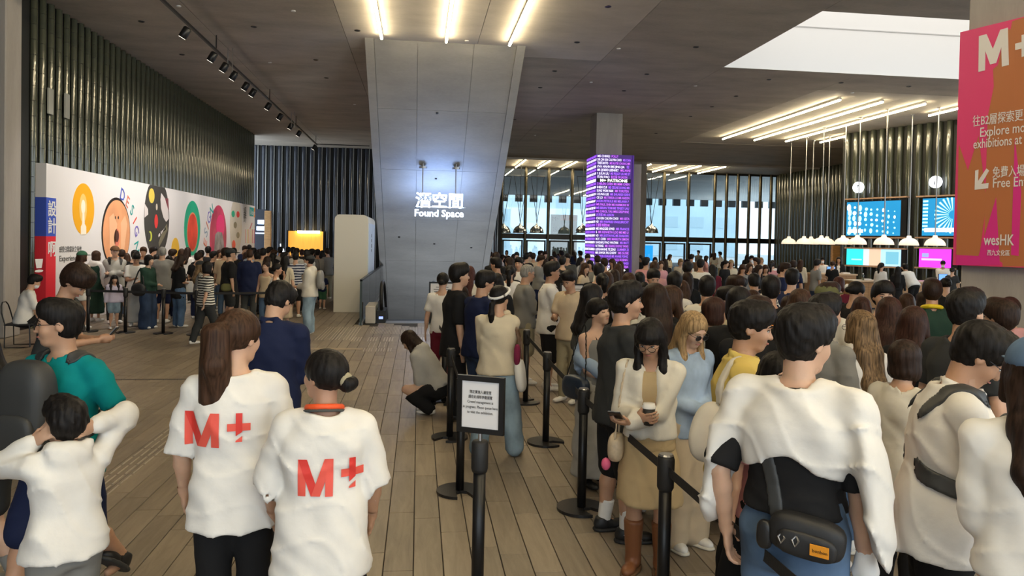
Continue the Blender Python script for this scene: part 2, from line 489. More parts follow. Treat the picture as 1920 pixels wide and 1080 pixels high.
# ---- concrete pier at the near end
yp0, yp1 = atx(10, 300, -7.85)[1], atx(40, 300, -7.85)[1]
struct('pillar_1', MB().bevbox(-9.6, -7.85, yp0, yp1, 0, ZC, .02), M_COLUMN, label='concrete pier beside the seated man')

# ---- far wall with navy fins, recess and lift lobby
YBW = 42.7
wb = struct('wall_back', MB().box(-12, -1.9, YBW + .02, YBW + .3, 0, ZC).box(-1.9, 4.6, YBW + .02, YBW + .3, 2.4, ZC).box(4.5, 4.7, YBW, 50, 0, ZC), M_DARK)
wb['label'] = 'dark navy wall of vertical glazed fins'
fin_wall(wb, (-9.0, YBW), (1, 0), 13.4, .43, .115, ZC, M_TILE_NAVY, skip=lambda t: False)
for k in range(32):
    MB().box(-9.0 + .43 * k + .12, -9.0 + .43 * k + .15, YBW - .13, YBW, 0, ZC).build('fin_highlight_strip', mat('fin_highlight_pale', (.38, .38, .36), .3, .8), wb)  # pale strips stand in for the highlight along each fin
a0 = aty(541, 433, YBW - .3); a1 = aty(606, 470, YBW - .3)
al = thing('lift_lobby', 'glowing amber wood-lined lift lobby in the dark fin wall', 'lobby', (0, 0, 0))
MB().box(a0[0], a1[0], YBW - .32, YBW - .14, 0, a0[2]).build('lining', mat('amber_wood_glow', (.75, .36, .06), .4, noise=.15, nscale=3, stretch=(6, 6, .4), emit=(1.0, .45, .06), estr=.55), al)  # lamplight on the wood lining is put in as emission
MB().box(a0[0] - .06, a0[0], YBW - .42, YBW - .12, 0, a0[2] + .05).build('jamb', M_BLACK, al)
MB().box(a1[0], a1[0] + .06, YBW - .42, YBW - .12, 0, a0[2] + .05).build('jamb', M_BLACK, al)
MB().box(a0[0] + .5, a1[0] - .2, YBW - .42, YBW - .33, a0[2] - .10, a0[2] + .03).build('lamp', emat('amber_lamp', (1.0, .8, .45), 14), al)
wc = emat('sign_white', (.9, .95, 1.0), 2.0); wx, wz = a0[0] - .42, a0[2] - 1.1
MB().tube([(wx + .12 * cos(t), YBW - .2, wz + .12 * sin(t)) for t in np.linspace(radians(-200), radians(60), 12)], .018, 6).build('wheelchair_symbol', wc, al)
MB().tube([(wx - .02, YBW - .2, wz + .38), (wx, YBW - .2, wz + .12), (wx + .14, YBW - .2, wz + .10), (wx + .18, YBW - .2, wz - .08)], .022, 6).build('wheelchair_symbol', wc, al)
# dark shop recess beside the panel end
sg0, sg1 = aty(487, 410, 41.0), aty(497, 434, 41.0)
dr = thing('shop_sign', 'small lit blue-white sign at the dark doorway past the panel', 'sign', (0, 0, 0))
MB().box(sg0[0] - .25, sg1[0] + .05, 41.0, 41.1, .0, sg0[2] + .5).build('backing', mat('navy_board', (.01, .014, .03), .5), dr)
emat('blue_white_letters', (.55, .70, 1.0), 3.5)
for k, (l0, l1) in enumerate(((-.15, .28), (-.10, .22))):
    MB().box(sg0[0] + l0, sg0[0] + l1, 40.97, 41.0, sg1[2] + .05 + k * .34, sg1[2] + .26 + k * .34).build('lit_lettering_strip', MATS['blue_white_letters'], dr)
MB().box(sg0[0] - .2, sg1[0], 40.97, 41.0, sg1[2] - .12, sg1[2] - .07).build('light_bar', MATS['blue_white_letters'], dr)
pw0, pw1 = aty(496, 395, 40.5), aty(507, 470, 40.5)
tag(MB().bevbox(pw0[0], pw1[0], 40.5, 40.7, 0, pw0[2], .01).build('wooden_post', M_WOOD), 'tall flat oak post between shop sign and fin wall', 'post')

# ---- concrete stair soffit that dives through the floor opening
SX0, SX1, SY, SL = -1.44, 2.64, 19.25, .66
def sof(u, t, w):   # u across, t metres along the slope, w thickness upward
    L = sqrt(1 + SL * SL); y = SY + t / L; z = ZC - t * SL / L
    return (u, y + w * SL / L, z + w / L)
def slab(mb, x0, x1, t0, t1, w0, w1):
    P = [sof(x, t, w) for w in (w0, w1) for t in (t0, t1) for x in (x0, x1)]
    return mb.add(P, [(0, 1, 3, 2), (4, 6, 7, 5), (0, 4, 5, 1), (1, 5, 7, 3), (3, 7, 6, 2), (2, 6, 4, 0)])
soff = struct('stair_soffit', slab(MB(), SX0, SX1, -.6, 20.5, .03, .75), M_CONC_WALL)
soff['label'] = 'sloping board-marked concrete underside of the great stair'; soff['kind'] = 'structure'
slab(MB(), SX0 - .001, SX0 + .22, -.3, 20.5, -.05, .04).build('edge_rib', M_CONC_WALL, soff)
slab(MB(), SX1 - .22, SX1 + .001, -.3, 20.5, -.05, .04).build('edge_rib', M_CONC_WALL, soff)
xs_ = [SX0 + .228, -.12, 1.32, SX1 - .228]; ts_ = [-.2, 2.5, 5.2, 7.9, 10.6, 13.3, 16.0, 20.4]
for i in range(3):
    for j in range(7):
        slab(MB(), xs_[i] + .005, xs_[i + 1] - .005, ts_[j] + .005, ts_[j + 1] - .005, 0, .035).build('soffit_panel', M_CONC_WALL, soff)
for (u, t) in ((.45, 2.6), (.5, 5.6), (.55, 9.4), (-.7, 9.0), (1.9, 9.6), (.9, 12.2)):
    slab(MB(), u - .035, u + .035, t - .03, t + .03, -.012, .01).build('recessed_spot', M_BLACK, soff)
# walls of the opening below the floor
pit = MB().box(OX0 - .2, OX0, OY0, OY1, -4, -.35).box(OX1, OX1 + .2, OY0, OY1, -4, -.35).box(OX0, OX1, OY1, OY1 + .2, -4, -.014).box(OX0, OX1, OY0 + .2, OY1, -4.2, -4)
struct('floor_opening', pit, mat('pit_concrete', (.16, .155, .15), .7))

# ---- columns
c1 = MB().bevbox(6.72, 7.75, 28.3, 29.35, 0, ZC, .012)
struct('pillar_2', c1, M_COLUMN, label='concrete column wrapped by the purple screen')
struct('pillar_3', MB().bevbox(12.75, 13.70, 44.2, 45.2, 0, ZC, .012), M_COLUMN)
struct('pillar_5', MB().bevbox(7.75, 8.62, 28.55, 29.35, 0, 5.2, .012), M_COLUMN)

# ---- glass entrance facade
fac = struct('window_1', MB().box(4.7, 25.2, 50.0, 50.12, ZC - .12, ZC + .1).box(4.7, 25.2, 49.98, 50.14, 2.28, 2.62), mat('bronze_dark', (.03, .028, .024), .4, .5))
fac['label'] = 'tall glass entrance facade with bronze mullions'
mx = [aty(p, 380, 50)[0] for p in (898, 940, 985, 1028, 1072, 1115, 1158, 1200, 1244, 1290, 1339, 1361, 1382, 1403, 1424, 1444, 1464)]
mx = [4.75] + [x for x in mx if x > 5] + [25.0]
mull = MB().lathe([(.105, 0), (.105, ZC)], n=12, cap=False).mesh('mullion'); mull.materials.append(M_TILE_BRONZE); mull.shade_smooth()
for x in mx: link('mullion', mull, fac, (x, 49.9, 0))
for k in range(len(mx) - 1):
    x0, x1 = mx[k] + .06, mx[k + 1] - .06
    MB().box(x0, x1, 50.03, 50.05, 2.62, ZC - .12).build('glass_pane', M_GLASS, fac)
    MB().box(x0, x1, 50.03, 50.05, .06, 2.28).build('glass_pane', M_GLASS, fac)
    if x1 - x0 > 1.1:
        db = MB().box(x0 + .06, x0 + .16, 49.96, 50.1, 0, 2.2).box(x1 - .16, x1 - .06, 49.96, 50.1, 0, 2.2).box(x0 + .06, x1 - .06, 49.96, 50.1, 2.1, 2.2)
        db.build('door_frame', MATS['bronze_dark'], fac)
# beyond the glass: canopy, ground, pale buildings
struct('ground_outside', MB().box(-60, 90, 85, 240, -.3, -.03), mat('paving_outside', (.45, .47, .48), .7))
struct('canopy_outside', MB().box(-20, 60, 50.5, 80, ZC + .02, ZC + .6), concrete('concrete_outside', (.46, .46, .46), .1, .4))
blk = MB().box(0, .8, 0, .4, 0, .75).mesh('canopy_block'); blk.materials.append(M_BLACK)
can = bpy.data.objects['canopy_outside']
for k in range(26): link('canopy_block', blk, can, (-1 + k * 1.6, 79.7, ZC - .7))
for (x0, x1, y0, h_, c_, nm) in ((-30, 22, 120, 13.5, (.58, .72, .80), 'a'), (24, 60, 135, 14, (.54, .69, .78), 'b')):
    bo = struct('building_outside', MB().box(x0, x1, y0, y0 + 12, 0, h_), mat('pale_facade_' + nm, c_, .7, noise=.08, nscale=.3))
    for i in range(int((x1 - x0) / 5)):
        for j in range(2):
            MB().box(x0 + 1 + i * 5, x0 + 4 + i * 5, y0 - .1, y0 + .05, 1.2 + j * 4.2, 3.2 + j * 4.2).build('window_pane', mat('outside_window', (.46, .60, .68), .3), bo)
# exhibition board outside the glass
b0, b1 = aty(1033, 402, 55), aty(1082, 437, 55)
eb = thing('outdoor_sign', 'grey-green exhibition board standing outside the glass facade', 'sign', (0, 0, 0))
MB().box(b0[0], b1[0], 55, 55.15, 0, b0[2]).build('board', mat('sage_board', (.42, .44, .40), .6), eb)
MB().box(b0[0] + .75, b1[0], 54.98, 55.0, b0[2] - .42, b0[2]).build('colour_band', mat('orange_print', (.75, .30, .12), .6), eb)
text('lettering', 'M+', M_BLACK, eb, (b0[0] + .08, 54.97, b0[2] - .45), R90, .42)
text('lettering', '\u8a2d\u8a08', M_BLACK, eb, (b0[0] + .14, 54.97, b0[2] - 1.25), R90, .42)
b0, b1 = aty(1205, 460, 55), aty(1224, 489, 55)
os_ = thing('outdoor_screen', 'small bright blue screen on a post seen through the entrance doors', 'screen', ((b0[0] + b1[0]) / 2, 55, 0))
hw = (b1[0] - b0[0]) / 2
MB().bevbox(-hw, hw, 0, .15, b1[2], b0[2], .02).build('display', emat('blue_screen', (.02, .30, .95), 1.3), os_); MB().box(-.08, .08, .04, .12, -.02, b1[2]).build('post', M_BLACK, os_)

# ---- fin wall at the far corner and the information wall
wr = struct('wall_right', MB().box(25.05, 25.4, 22, 50, 0, ZC), M_DARK)
wr['label'] = 'dark fin wall between facade and information desk'
fin_wall(wr, (25.0, 50.0), (0, -1), 15, .40, .13, ZC, M_TILE)
IW = Frame((18.62, 30.80), (1.83, -4.16))
iw = struct('wall_front', MB().box(-.02, 6.2, .02, .3, 0, ZC), M_DARK)
iw.location = tuple(IW.p0); iw.rotation_euler = (0, 0, IW.rz); iw['label'] = 'fin wall behind the information desk'
iwf = fin_mesh('tile_fin', .125, ZC, .32, 8)
for k in range(16): link('tile_fin', iwf, iw, (k * .40, 0, 0))
# the block's other face running back to the corner
struct('wall_side', MB().box(18.62, 25.0, 31.0, 31.2, 0, ZC), M_DARK)
# ================================================================== LAMPS
def tube_light(x, y0, y1, label, group, z=ZC - .10):
    t = thing('tube_light', label, 'ceiling light', (x, (y0 + y1) / 2, z), 0, group)
    L = y1 - y0
    MB().tube([(0, -L / 2, 0), (0, L / 2, 0)], .032, 8).build('tube', M_TUBE, t, smooth=False)
    MB().box(-.03, .03, -L / 2 - .02, L / 2 + .02, .03, .085).build('housing', M_STEEL, t)
    return t
g1 = 'tube lights above the planks before the stair'
for x in (-1.0, .59, 2.18):
    tube_light(x, 8.0, 18.8, 'long warm tube light ending at the top of the concrete stair soffit', g1)
for x in (6.3, 7.85, 9.4):  # unseen rows, added overhead to light the queue
    tube_light(x, -6.0, 5.0, 'long warm tube light above the belt queue', 'tube lights above the belt queue')
for x in (-1.0, .59, 2.18):  # unseen rows carried on past the camera, added to light the foreground
    tube_light(x, -7.5, 3.5, 'long warm tube light above the two museum staff', 'tube lights above the staff')
g3 = 'tube lights over the information desk'
for x, lb in ((13.87, 'long warm tube light of the desk bay beside the bare concrete'), (15.4, 'middle one of three long tube lights over the desk bay'), (16.95, 'long warm tube light directly over the pendant lamp rods')):
    tube_light(x, 23.5, 33.2, lb, g3)
tube_light(18.55, 22.6, 25.5, 'short warm tube light next to the pink banner', g3)
tube_light(18.6, 31.0, 33.1, 'short warm tube light over the information wall corner', g3)
g4 = 'tube lights along the entrance facade'
for x in (6.3, 7.8, 9.45, 14.1, 15.7, 17.3, 18.9):
    tube_light(x, 44.7, 49.4, 'warm tube light just inside the glass facade', g4)

# ---- track with spots aimed at the exhibition panel
tr = thing('light_track', 'black track rail with spotlights along the concrete ceiling', 'track light', (-5.15, 26, 6.72))
MB().box(-.025, .025, -13.5, 12.4, -.03, .03).build('rail', M_BLACK, tr)
MB().box(0, 2.6, 12.2, 12.24, -.02, .02).build('cross_rail', M_BLACK, tr)
for y in (-13, -6.3, 0.5, 6.0, 12):
    MB().box(-.012, .012, y - .012, y + .012, .03, ZC - 6.72).build('hanger', M_BLACK, tr)
head = MB().lathe([(.085, -.13), (.09, -.12), (.09, .10), (.06, .13)], n=14).mesh('spot_head'); head.materials.append(M_BLACK); head.shade_smooth()
lens = MB().lathe([(.078, -.128), (.074, -.134)], n=14).mesh('lens'); lens.materials.append(emat('spot_lens', (1.0, .90, .75), 3.0))
spots = [atz(px, py, 6.55) for px, py in ((346, 55), (396, 101), (419, 121), (436, 137), (457, 157), (468, 169), (496, 195), (518, 215), (537, 233), (557, 247), (580, 273))]
for k, p in enumerate(spots):
    d = Vector((-7.9, p[1] + .3, 1.9)) - Vector((-5.15, p[1], 6.5))
    q = d.to_track_quat('-Z', 'Y').to_euler()
    h_ = link('spot_head', head, tr, (.0, p[1] - 26, -.24), q)
    link('lens', lens, h_)
    ld = bpy.data.lights.new('panel_spot', 'SPOT'); ld.energy = PANEL_SPOT_W; ld.spot_size = radians(72); ld.spot_blend = .9; ld.shadow_soft_size = .08
    ld.color = (1.0, .93, .86)
    lo = link('panel_spot', ld, None, (-5.15 + .02, p[1], 6.28), q)
for y in (20.6, 30.5):
    for dx in (-.06, .06): MB().tube([(.12 + dx, y - 26, -.32), (.12 + dx, y - 26, .30)], .012, 6).build('suspension_rod', M_STEEL, tr)

# ---- light in the well under the stair (lamps of the lower floor)
ld = bpy.data.lights.new('lower_floor_lamp', 'AREA'); ld.shape = 'RECTANGLE'; ld.size = 2.2; ld.size_y = 3.0; ld.energy = 110; ld.color = (.85, .92, 1.0)
lo = link('lower_floor_lamp', ld, None, (1.6, 25.5, -3.4), (radians(142), 0, 0))

# ---- pendant lamps over the information desk
M_OPAL = mat('opal_glass', (.86, .80, .74), .25, emit=(1.0, .80, .58), estr=.55)
dome = MB().lathe([(.0, .36), (.07, .36), (.085, .30), (.10, .27), (.20, .235), (.28, .17), (.325, .09), (.345, .0), (.335, -.004), (.31, .08), (.26, .155), (.18, .21), (.06, .24)], n=24, cap=False).mesh('shade'); dome.materials.append(M_OPAL); dome.shade_smooth()
bulb = MB().lathe([(.0, .03), (.06, .04), (.10, .10), (.10, .17), (.05, .22)], n=14, cap=False).mesh('bulb'); bulb.materials.append(emat('pendant_bulb', (1.0, .88, .70), 5.0)); bulb.shade_smooth()
pg = 'opal dome pendants over the information desk'
for (x, y) in ((17.7, 34.1), (17.52, 32.34), (18.34, 33.2), (16.84, 29.66), (18.32, 31.78), (17.12, 28.49), (16.78, 26.95), (16.7, 25.17), (18.2, 25.91), (18.19, 24.47)):
    t = thing('pendant_lamp', 'white opal dome pendant on a long thin rod over the information desk', 'pendant lamp', (x, y, 2.22), 0, pg)
    link('shade', dome, t); link('bulb', bulb, t)
    MB().tube([(0, 0, .34), (0, 0, ZC - 2.22)], .022, 8).build('rod', M_STEEL, t)
    MB().lathe([(.06, ZC - 2.22 - .03), (.07, ZC - 2.22)], n=12).build('ceiling_cup', M_STEEL, t)
# smoked pendants on V wires near the facade
M_SMOKE = glass('smoked_glass', (.50, .52, .54), .25, .05)
pg = 'smoked glass pendants on splayed rods near the facade'
dome2 = MB().lathe([(.03, .62), (.06, .60), (.08, .5), (.26, .42), (.40, .26), (.47, .02), (.46, .0), (.39, .23), (.25, .38), (.05, .44)], n=24, cap=False).mesh('shade'); dome2.materials.append(M_SMOKE); dome2.shade_smooth()
for px in (944, 975, 1006, 1092, 1221):
    p = aty(px, 437, 47.0)
    t = thing('pendant_lamp', 'smoked glass dome pendant on splayed black rods near the facade', 'pendant lamp', (p[0], 47.0, p[2]), 0, pg)
    link('shade', dome2, t)
    for dx, dy in ((-.42, 0), (0, .2), (.42, -.1)):
        MB().tube([(0, 0, .6), (dx * .05, dy, .9), (dx, dy, 3.6)], .018, 6).build('rod', M_BLACK, t)
    MB().tube([(-.45, 0, 3.6), (.45, 0, 3.6)], .02, 6).build('spreader', M_BLACK, t)
    MB().tube([(0, 0, 3.6), (0, 0, ZC - p[2])], .015, 6).build('hanger', M_BLACK, t)

# ================================================================== LONG EXHIBITION PANEL
PX = -7.9
PF = Frame((PX, atx(87, 306, PX)[1]), (0, 1))
PLEN = PF.uz(478, 389)[0]; PH = PF.uz(87, 306)[1]
pan = PF.thing('exhibition_panel', 'long white printed exhibition wall panel with large picture discs', 'panel')
MB().box(0, PLEN, 0, .28, 0, PH).build('board', M_PANEL, pan)
def pcol(name, c, e=0.0): return mat('print_' + name, c, .55)
def pdisc(name, x0, x1, ycen, material, grow=1.0, y0=-.004, top=None, clip=None):
    u0, _ = PF.uz(x0, ycen); u1, _ = PF.uz(x1, ycen); uc = (u0 + u1) / 2; _, zc = PF.uz((x0 + x1) / 2, ycen); r = (u1 - u0) / 2
    poly = circle(uc, zc, r, r * grow, 40)
    if clip is not None: poly = [(min(max(u, 0), PLEN), min(v, clip)) for u, v in poly]
    flat(poly, y0, 0).build(name, material, pan); return uc, zc, r
def pel(name, px, py, rx, rz, material, y0=-.008):
    u, z = PF.uz(px, py); flat(circle(u, z, rx, rz, 24), y0, -.002).build(name, material, pan)
def ppoly(name, pts, material, y0=-.008):
    flat([PF.uz(x, y) for x, y in pts], y0, -.002).build(name, material, pan)
OR_ = mat('print_amber', (.90, .42, .01), .5)
uc, zc, r = pdisc('picture_disc', 135.5, 176.5, 392, OR_, 1.05)
pel('print', 155.5, 390, .20, .34, mat('print_glow1', (.95, .62, .18), .5), -.006)
pel('print', 155.5, 388, .11, .17, mat('print_glow2', (1.0, .90, .72), .5), -.009)
ppoly('print', [(154, 398), (157.5, 398), (158, 420), (161, 425), (161, 440), (151, 440), (151, 425), (153.5, 420)], MATS['print_glow2'], -.010)
# face disc
BLK = mat('print_black', (.02, .016, .014), .5)
uc, zc, r = pdisc('picture_disc', 190, 243.8, 437, BLK, 1.0)
pdisc('print', 192.5, 243, 438, mat('print_skin', (.80, .36, .17), .55, noise=.2, nscale=1.2), 1.0, -.007)
ppoly('print', [(204, 408), (212, 400), (219, 420), (214, 470), (206, 500)], mat('print_skin_light', (.90, .50, .28), .55), -.010)
ppoly('print', [(226, 418), (234, 404), (238, 420), (232, 470), (226, 500)], MATS['print_skin_light'], -.010)
pel('print', 218.5, 446, .18, .24, mat('print_lips', (.78, .22, .14), .5), -.010)
pel('print', 218.5, 443, .125, .155, mat('print_mouth', (.09, .03, .02), .5), -.013)
pel('print', 215.6, 408, .035, .04, BLK, -.012); pel('print', 221.2, 408, .035, .04, BLK, -.012)
# dark disc with small objects
uc, zc, r = pdisc('picture_disc', 270, 317, 408, mat('print_charcoal', (.055, .052, .048), .55), 1.12, clip=PH - .002)
pel('print', 284, 367, .24, .22, mat('print_yellow', (.80, .62, .10), .5))
pel('print', 292.5, 415, .15, .21, mat('print_red', (.80, .05, .05), .5))
pel('print', 293.5, 388, .07, .10, mat('print_sand', (.70, .62, .50), .5))
pel('print', 281, 443, .16, .15, mat('print_lime', (.62, .68, .08), .5)); pel('print', 279, 443, .12, .12, MATS['print_charcoal'], -.012)
ppoly('print', [(271, 382), (277, 392), (277.5, 402), (270.5, 408)], mat('print_paper', (.75, .68, .66), .5))
ppoly('print', [(302, 362), (309, 372), (315, 380), (316, 410), (311, 416), (306, 408), (301.5, 390), (300.5, 374)], MATS['print_paper'])
ppoly('print', [(309, 372), (315, 372), (316, 396), (311, 380)], mat('print_maroon', (.22, .05, .07), .5), -.012)
ppoly('print', [(312, 420), (314, 430), (306, 448), (298, 463), (297, 455), (302, 440)], mat('print_olive', (.20, .18, .12), .5))
for q in ((299, 440), (302, 436), (304.5, 434), (307, 431.5), (309.5, 429.5), (297.5, 442)): pel('print', *q, .045, .045, MATS['print_paper'])
pdisc('picture_disc', 321, 336, 470, mat('print_gold', (.85, .50, .05), .5), 1.05)
# green and red plate
pdisc('picture_disc', 345, 375.4, 428, mat('print_green', (.01, .42, .24), .5, noise=.15, nscale=.8), 1.02)
pdisc('print', 350.5, 370.6, 435, mat('print_orange_rim', (.80, .25, .12), .5), 1.10, -.007)
pdisc('print', 351.3, 369.8, 435, mat('print_tomato', (.80, .07, .04), .5, noise=.25, nscale=1.5), 1.10, -.010)
# pink disc
pdisc('picture_disc', 393, 424.5, 445, mat('print_crimson', (.60, .05, .13), .5, noise=.4, nscale=.9), 1.02)
pel('print', 413, 424, .62, .46, mat('print_pink', (.88, .02, .20), .5))
ppoly('print', [(403, 440), (408, 434), (416, 436), (419, 452), (421, 490), (400, 492)], mat('print_rubble', (.30, .26, .24), .6, noise=.5, nscale=2.5), -.010)
# cream disc
pdisc('picture_disc', 431, 453.5, 424, mat('print_cream', (.66, .60, .50), .5, noise=.12, nscale=.8), 1.15, clip=PH - .002)
for q, c_ in (((437, 401), 'print_green'), ((446, 402), 'print_red'), ((441, 422), 'print_olive'), ((446, 441), 'print_olive')): pel('print', *q, .28, .14, MATS[c_])
pel('print', 438, 459, .3, .2, MATS['print_tomato'])
# end of the panel: tags and colour lines
ppoly('print', [(468, 388), (476, 390), (476, 406), (468, 405)], mat('print_teal', (.01, .36, .34), .5), -.006)
ppoly('print', [(476, 390), (478, 390.2), (478, 408), (476, 407)], mat('print_orange', (.90, .28, .02), .5), -.006)
for (x, c_) in ((460, 'print_lips'), (463, 'print_yellow'), (466, 'print_orange'), (470, 'print_yellow'), (473, 'print_crimson'), (476, 'print_pink')):
    ppoly('print', [(x, 430), (x + .8, 430), (x + .8, 456), (x, 456)], MATS[c_], -.006)
ppoly('print', [(468, 428), (472, 417), (473, 419), (469, 430)], MATS['print_crimson'], -.006)
for k, s_ in enumerate('\u8a2d\u8a08'):
    u, z = PF.uz(459, 408 - k * -7); text('lettering', s_, mat('print_grey', (.12, .12, .12), .5), pan, (u - .3, -.006, z), R90, .6)
text('lettering', 'Design', MATS['white_paint'], pan, (*[PF.uz(469, 402)[0]], -.008, PF.uz(469, 402)[1]), R90, .35)
# blue / red end strip
BLUE = mat('print_blue', (.05, .10, .52), .5); RED = mat('print_scarlet', (.78, .03, .05), .5)
zt = PF.uz(88, 370)[1]; zm = PF.uz(88, 443)[1]; us = PF.uz(104.5, 400)[0]
MB().box(-.006, us, -.006, .285, zm, zt).build('print_band', BLUE, pan); MB().box(-.006, us, -.006, .285, .02, zm).build('print_band', RED, pan)
for k, (s_, yy) in enumerate((('\u8a2d', 403), ('\u8a08', 435), ('\u554a', 478), ('\uff01', 508))):
    u, z = PF.uz(96.5, yy); text('lettering', s_, MATS['white_paint'], pan, (u, -.012, z), R90, .36, 'CENTER', bold=.015, fit=.36)
for (s_, x, yy, sz, x1) in (('\u611f\u53d7\u65e5\u5e38\u8a2d\u8a08\u4e4b\u5947\u5999', 110.5, 472.5, .15, 152), ('Experience the', 110.5, 490, .18, 158)):
    u, z = PF.uz(x, yy); text('lettering', s_, MATS['print_grey'], pan, (u, -.006, z), R90, sz, fit=PF.uz(x1, yy)[0] - u)
cols = [('D', 'print_blue', 228, 365, -20), ('E', 'print_lips', 237, 377, -28), ('S', 'print_teal', 245, 391.5, -38), ('I', 'print_tomato', 249.5, 409, -55), ('G', 'print_violet', 252.5, 427, -65), ('N', 'print_teal', 252.5, 456, -75)]
mat('print_violet', (.16, .12, .50), .5); mat('print_steel', (.25, .35, .45), .5)
for (s_, c_, x, y, a_) in cols:
    u, z = PF.uz(x, y); text('lettering', s_, MATS[c_], pan, (u, -.006, z - .15), (pi / 2, radians(-a_), 0), .46, 'CENTER')
for (s_, c_, x, y, a_) in (('E', 'print_lips', 387.5, 449, 70), ('S', 'print_steel', 388.5, 431, 60), ('I', 'print_lips', 391, 419.5, 50), ('G', 'print_violet', 393.5, 407, 38), ('N', 'print_teal', 398, 394, 28)):
    u, z = PF.uz(x, y); text('lettering', s_, MATS[c_], pan, (u, -.006, z - .2), (pi / 2, radians(-a_), 0), .62, 'CENTER')

# ================================================================== HANGING SIGN, KIOSK, RAILS, ESCALATOR
sg = thing('hanging_sign', 'glowing bilingual hanging sign below the sloping stair soffit', 'sign', (.62, 23.3, 2.9))
LET = emat('sign_letters', (.62, .76, 1.0), 7.0)
HF = Frame((.62, 23.3), (1, 0))
u0, z0 = HF.uz(782, 386); u1, z1 = HF.uz(866, 386)
text('lettering', '\u6f5b\u7a7a\u9593', LET, sg, ((u0 + u1) / 2, 0, z0 - 2.9), R90, .50, 'CENTER', bold=.014, ext=.02, spacing=1.0)
u0, zz = HF.uz(780, 405)
text('lettering', 'Found Space', LET, sg, ((u0 + u1) / 2, 0, zz - 2.9), R90, .30, 'CENTER', bold=.016, ext=.02)
for px in (793, 855):
    u, z = HF.uz(px, 322); zs = ZC - (23.3 - SY) * SL
    MB().tube([(u, 0, z0 - 2.9 + .30), (u, 0, zs - 2.9)], .02, 8).build('hanger', M_STEEL, sg)
    MB().lathe([(.12, zs - 2.9 - .16), (.12, zs - 2.9 - .10)], (u, 0, 0), 16).build('rose', M_STEEL, sg)
MB().box(-.72, .82, .02, .05, z0 - 2.9 - .03, z0 - 2.9 - .01).build('carrier_bar', M_STEEL, sg)
for o in ((23.3, 2.6),):
    ld = bpy.data.lights.new('sign_glow', 'AREA'); ld.shape = 'RECTANGLE'; ld.size = 1.5; ld.size_y = .7; ld.energy = 38; ld.color = (.25, .45, 1.0)
    lo = link('sign_glow', ld, None, (.62, 23.36, 3.05), (radians(90), 0, 0))   # back-light of the halo-lit letters, towards the soffit
    lo.rotation_euler = (radians(150), 0, 0)

# white rounded portal kiosk
kx0, ky = atz(625, 585)[:2]; kx1 = aty(688, 560, ky)[0]; kh = aty(640, 402, ky)[2]
rr = .14
prof = [(0, 0), (kx1 - kx0, 0)] + [(kx1 - kx0 - rr + rr * cos(a), kh - rr + rr * sin(a)) for a in np.linspace(0, pi / 2, 8)] + [(rr - rr * sin(a), kh - rr + rr * cos(a)) for a in np.linspace(0, pi / 2, 8)]
ks = thing('kiosk', 'tall cream rounded kiosk block beside the glass rail', 'kiosk', (kx0, ky, 0))
MB().prism(prof, 1.0, lambda u, v, w: (u, w * 3.2, v)).build('body', M_CREAM, ks)
MB().box(kx1 - kx0, kx1 - kx0 + .012, .25, 3.0, .25, kh - .22).build('side_panel', mat('pale_blue_panel', (.62, .70, .80), .4), ks)
for z_, l_ in ((2.2, .10), (2.05, .09), (1.9, .11), (1.75, .08), (.75, .10)):
    MB().box(kx1 - kx0 + .012, kx1 - kx0 + .015, 1.35, 1.35 + .22, z_ - l_, z_).build('print_line', M_BLACK, ks)
MB().box(.02, kx1 - kx0 - .02, .02, 3.18, -.0, .02).build('plinth', M_BLACK, ks)

# glass rail of the opening
def glass_rail(x, y0, y1, label, n_=5):
    t = thing('glass_rail', label, 'railing', (x, y0, 0))
    MB().box(-.025, .025, -.03, .03, 0, 1.08).build('end_post', mat('dark_green_post', (.02, .035, .03), .35), t)
    L = (y1 - y0) / n_
    for k in range(n_): MB().box(-.009, .009, k * L + .03, (k + 1) * L - .01, .05, 1.06).build('glass_pane', M_RAILGLASS, t)
    MB().box(-.03, .03, -.03, y1 - y0, 1.05, 1.09).build('top_rail', M_BLACK, t)
    MB().box(-.04, .04, .0, y1 - y0, .0, .06).build('shoe_channel', M_STEEL, t)
glass_rail(OX0, 17.97, 33.0, 'glass balustrade beside the cream kiosk')
glass_rail(OX1 + .1, 18.3, 33.0, 'glass balustrade with black rail beside the crowd')
# escalator
es = thing('escalator', 'descending escalator with black handrails under the concrete soffit', 'escalator', (-.25, 18.6, 0))
MB().box(-.72, .72, -.1, .35, -.02, .005).build('landing_plate', M_STEEL, es)
MB().box(-.62, .62, .35, .60, -.06, -.01).build('comb_plate', mat('dark_comb', (.05, .05, .055), .4, .6), es)
step = MB().box(-.6, .6, 0, .4, -.2, 0).mesh('step'); step.materials.append(mat('step_dark', (.045, .045, .05), .45, .6))
for k in range(14): link('step', step, es, (0, .55 + k * .40, -.06 - max(0, k - 1) * .23))
for s in (-1, 1):
    x = s * .64
    path = [(x, 0.25, .30), (x, .05, .34), (x, -.10, .48), (x, -.13, .62), (x, -.08, .80), (x, .08, .93), (x, .30, .97), (x, .8, .96), (x, 1.4, .80), (x, 6.5, -2.1)]
    MB().tube(path, .045, 10).build('handrail', M_BLACKR, es, smooth=True)
    MB().box(x - .11, x + .11, -.12, .9, .0, .30).build('newel_base', M_BLACK, es)
    gp = [(-.06, .42), (-.05, .78), (.10, .90), (.8, .92), (1.4, .76), (4.5, -1.0), (4.5, -1.9), (1.0, .0), (.0, .28)]
    MB().prism(gp, .012, lambda u, v, w: (x - .006 + w, u, v)).build('balustrade_glass', M_RAILGLASS, es)
    MB().box(x - .05, x + .05, -.13, -.115, .10, .16).build('signal_lamp', emat('green_signal', (.1, 1.0, .35), 3.0) if s > 0 else emat('blue_signal', (.3, .4, 1.0), 1.0), es)
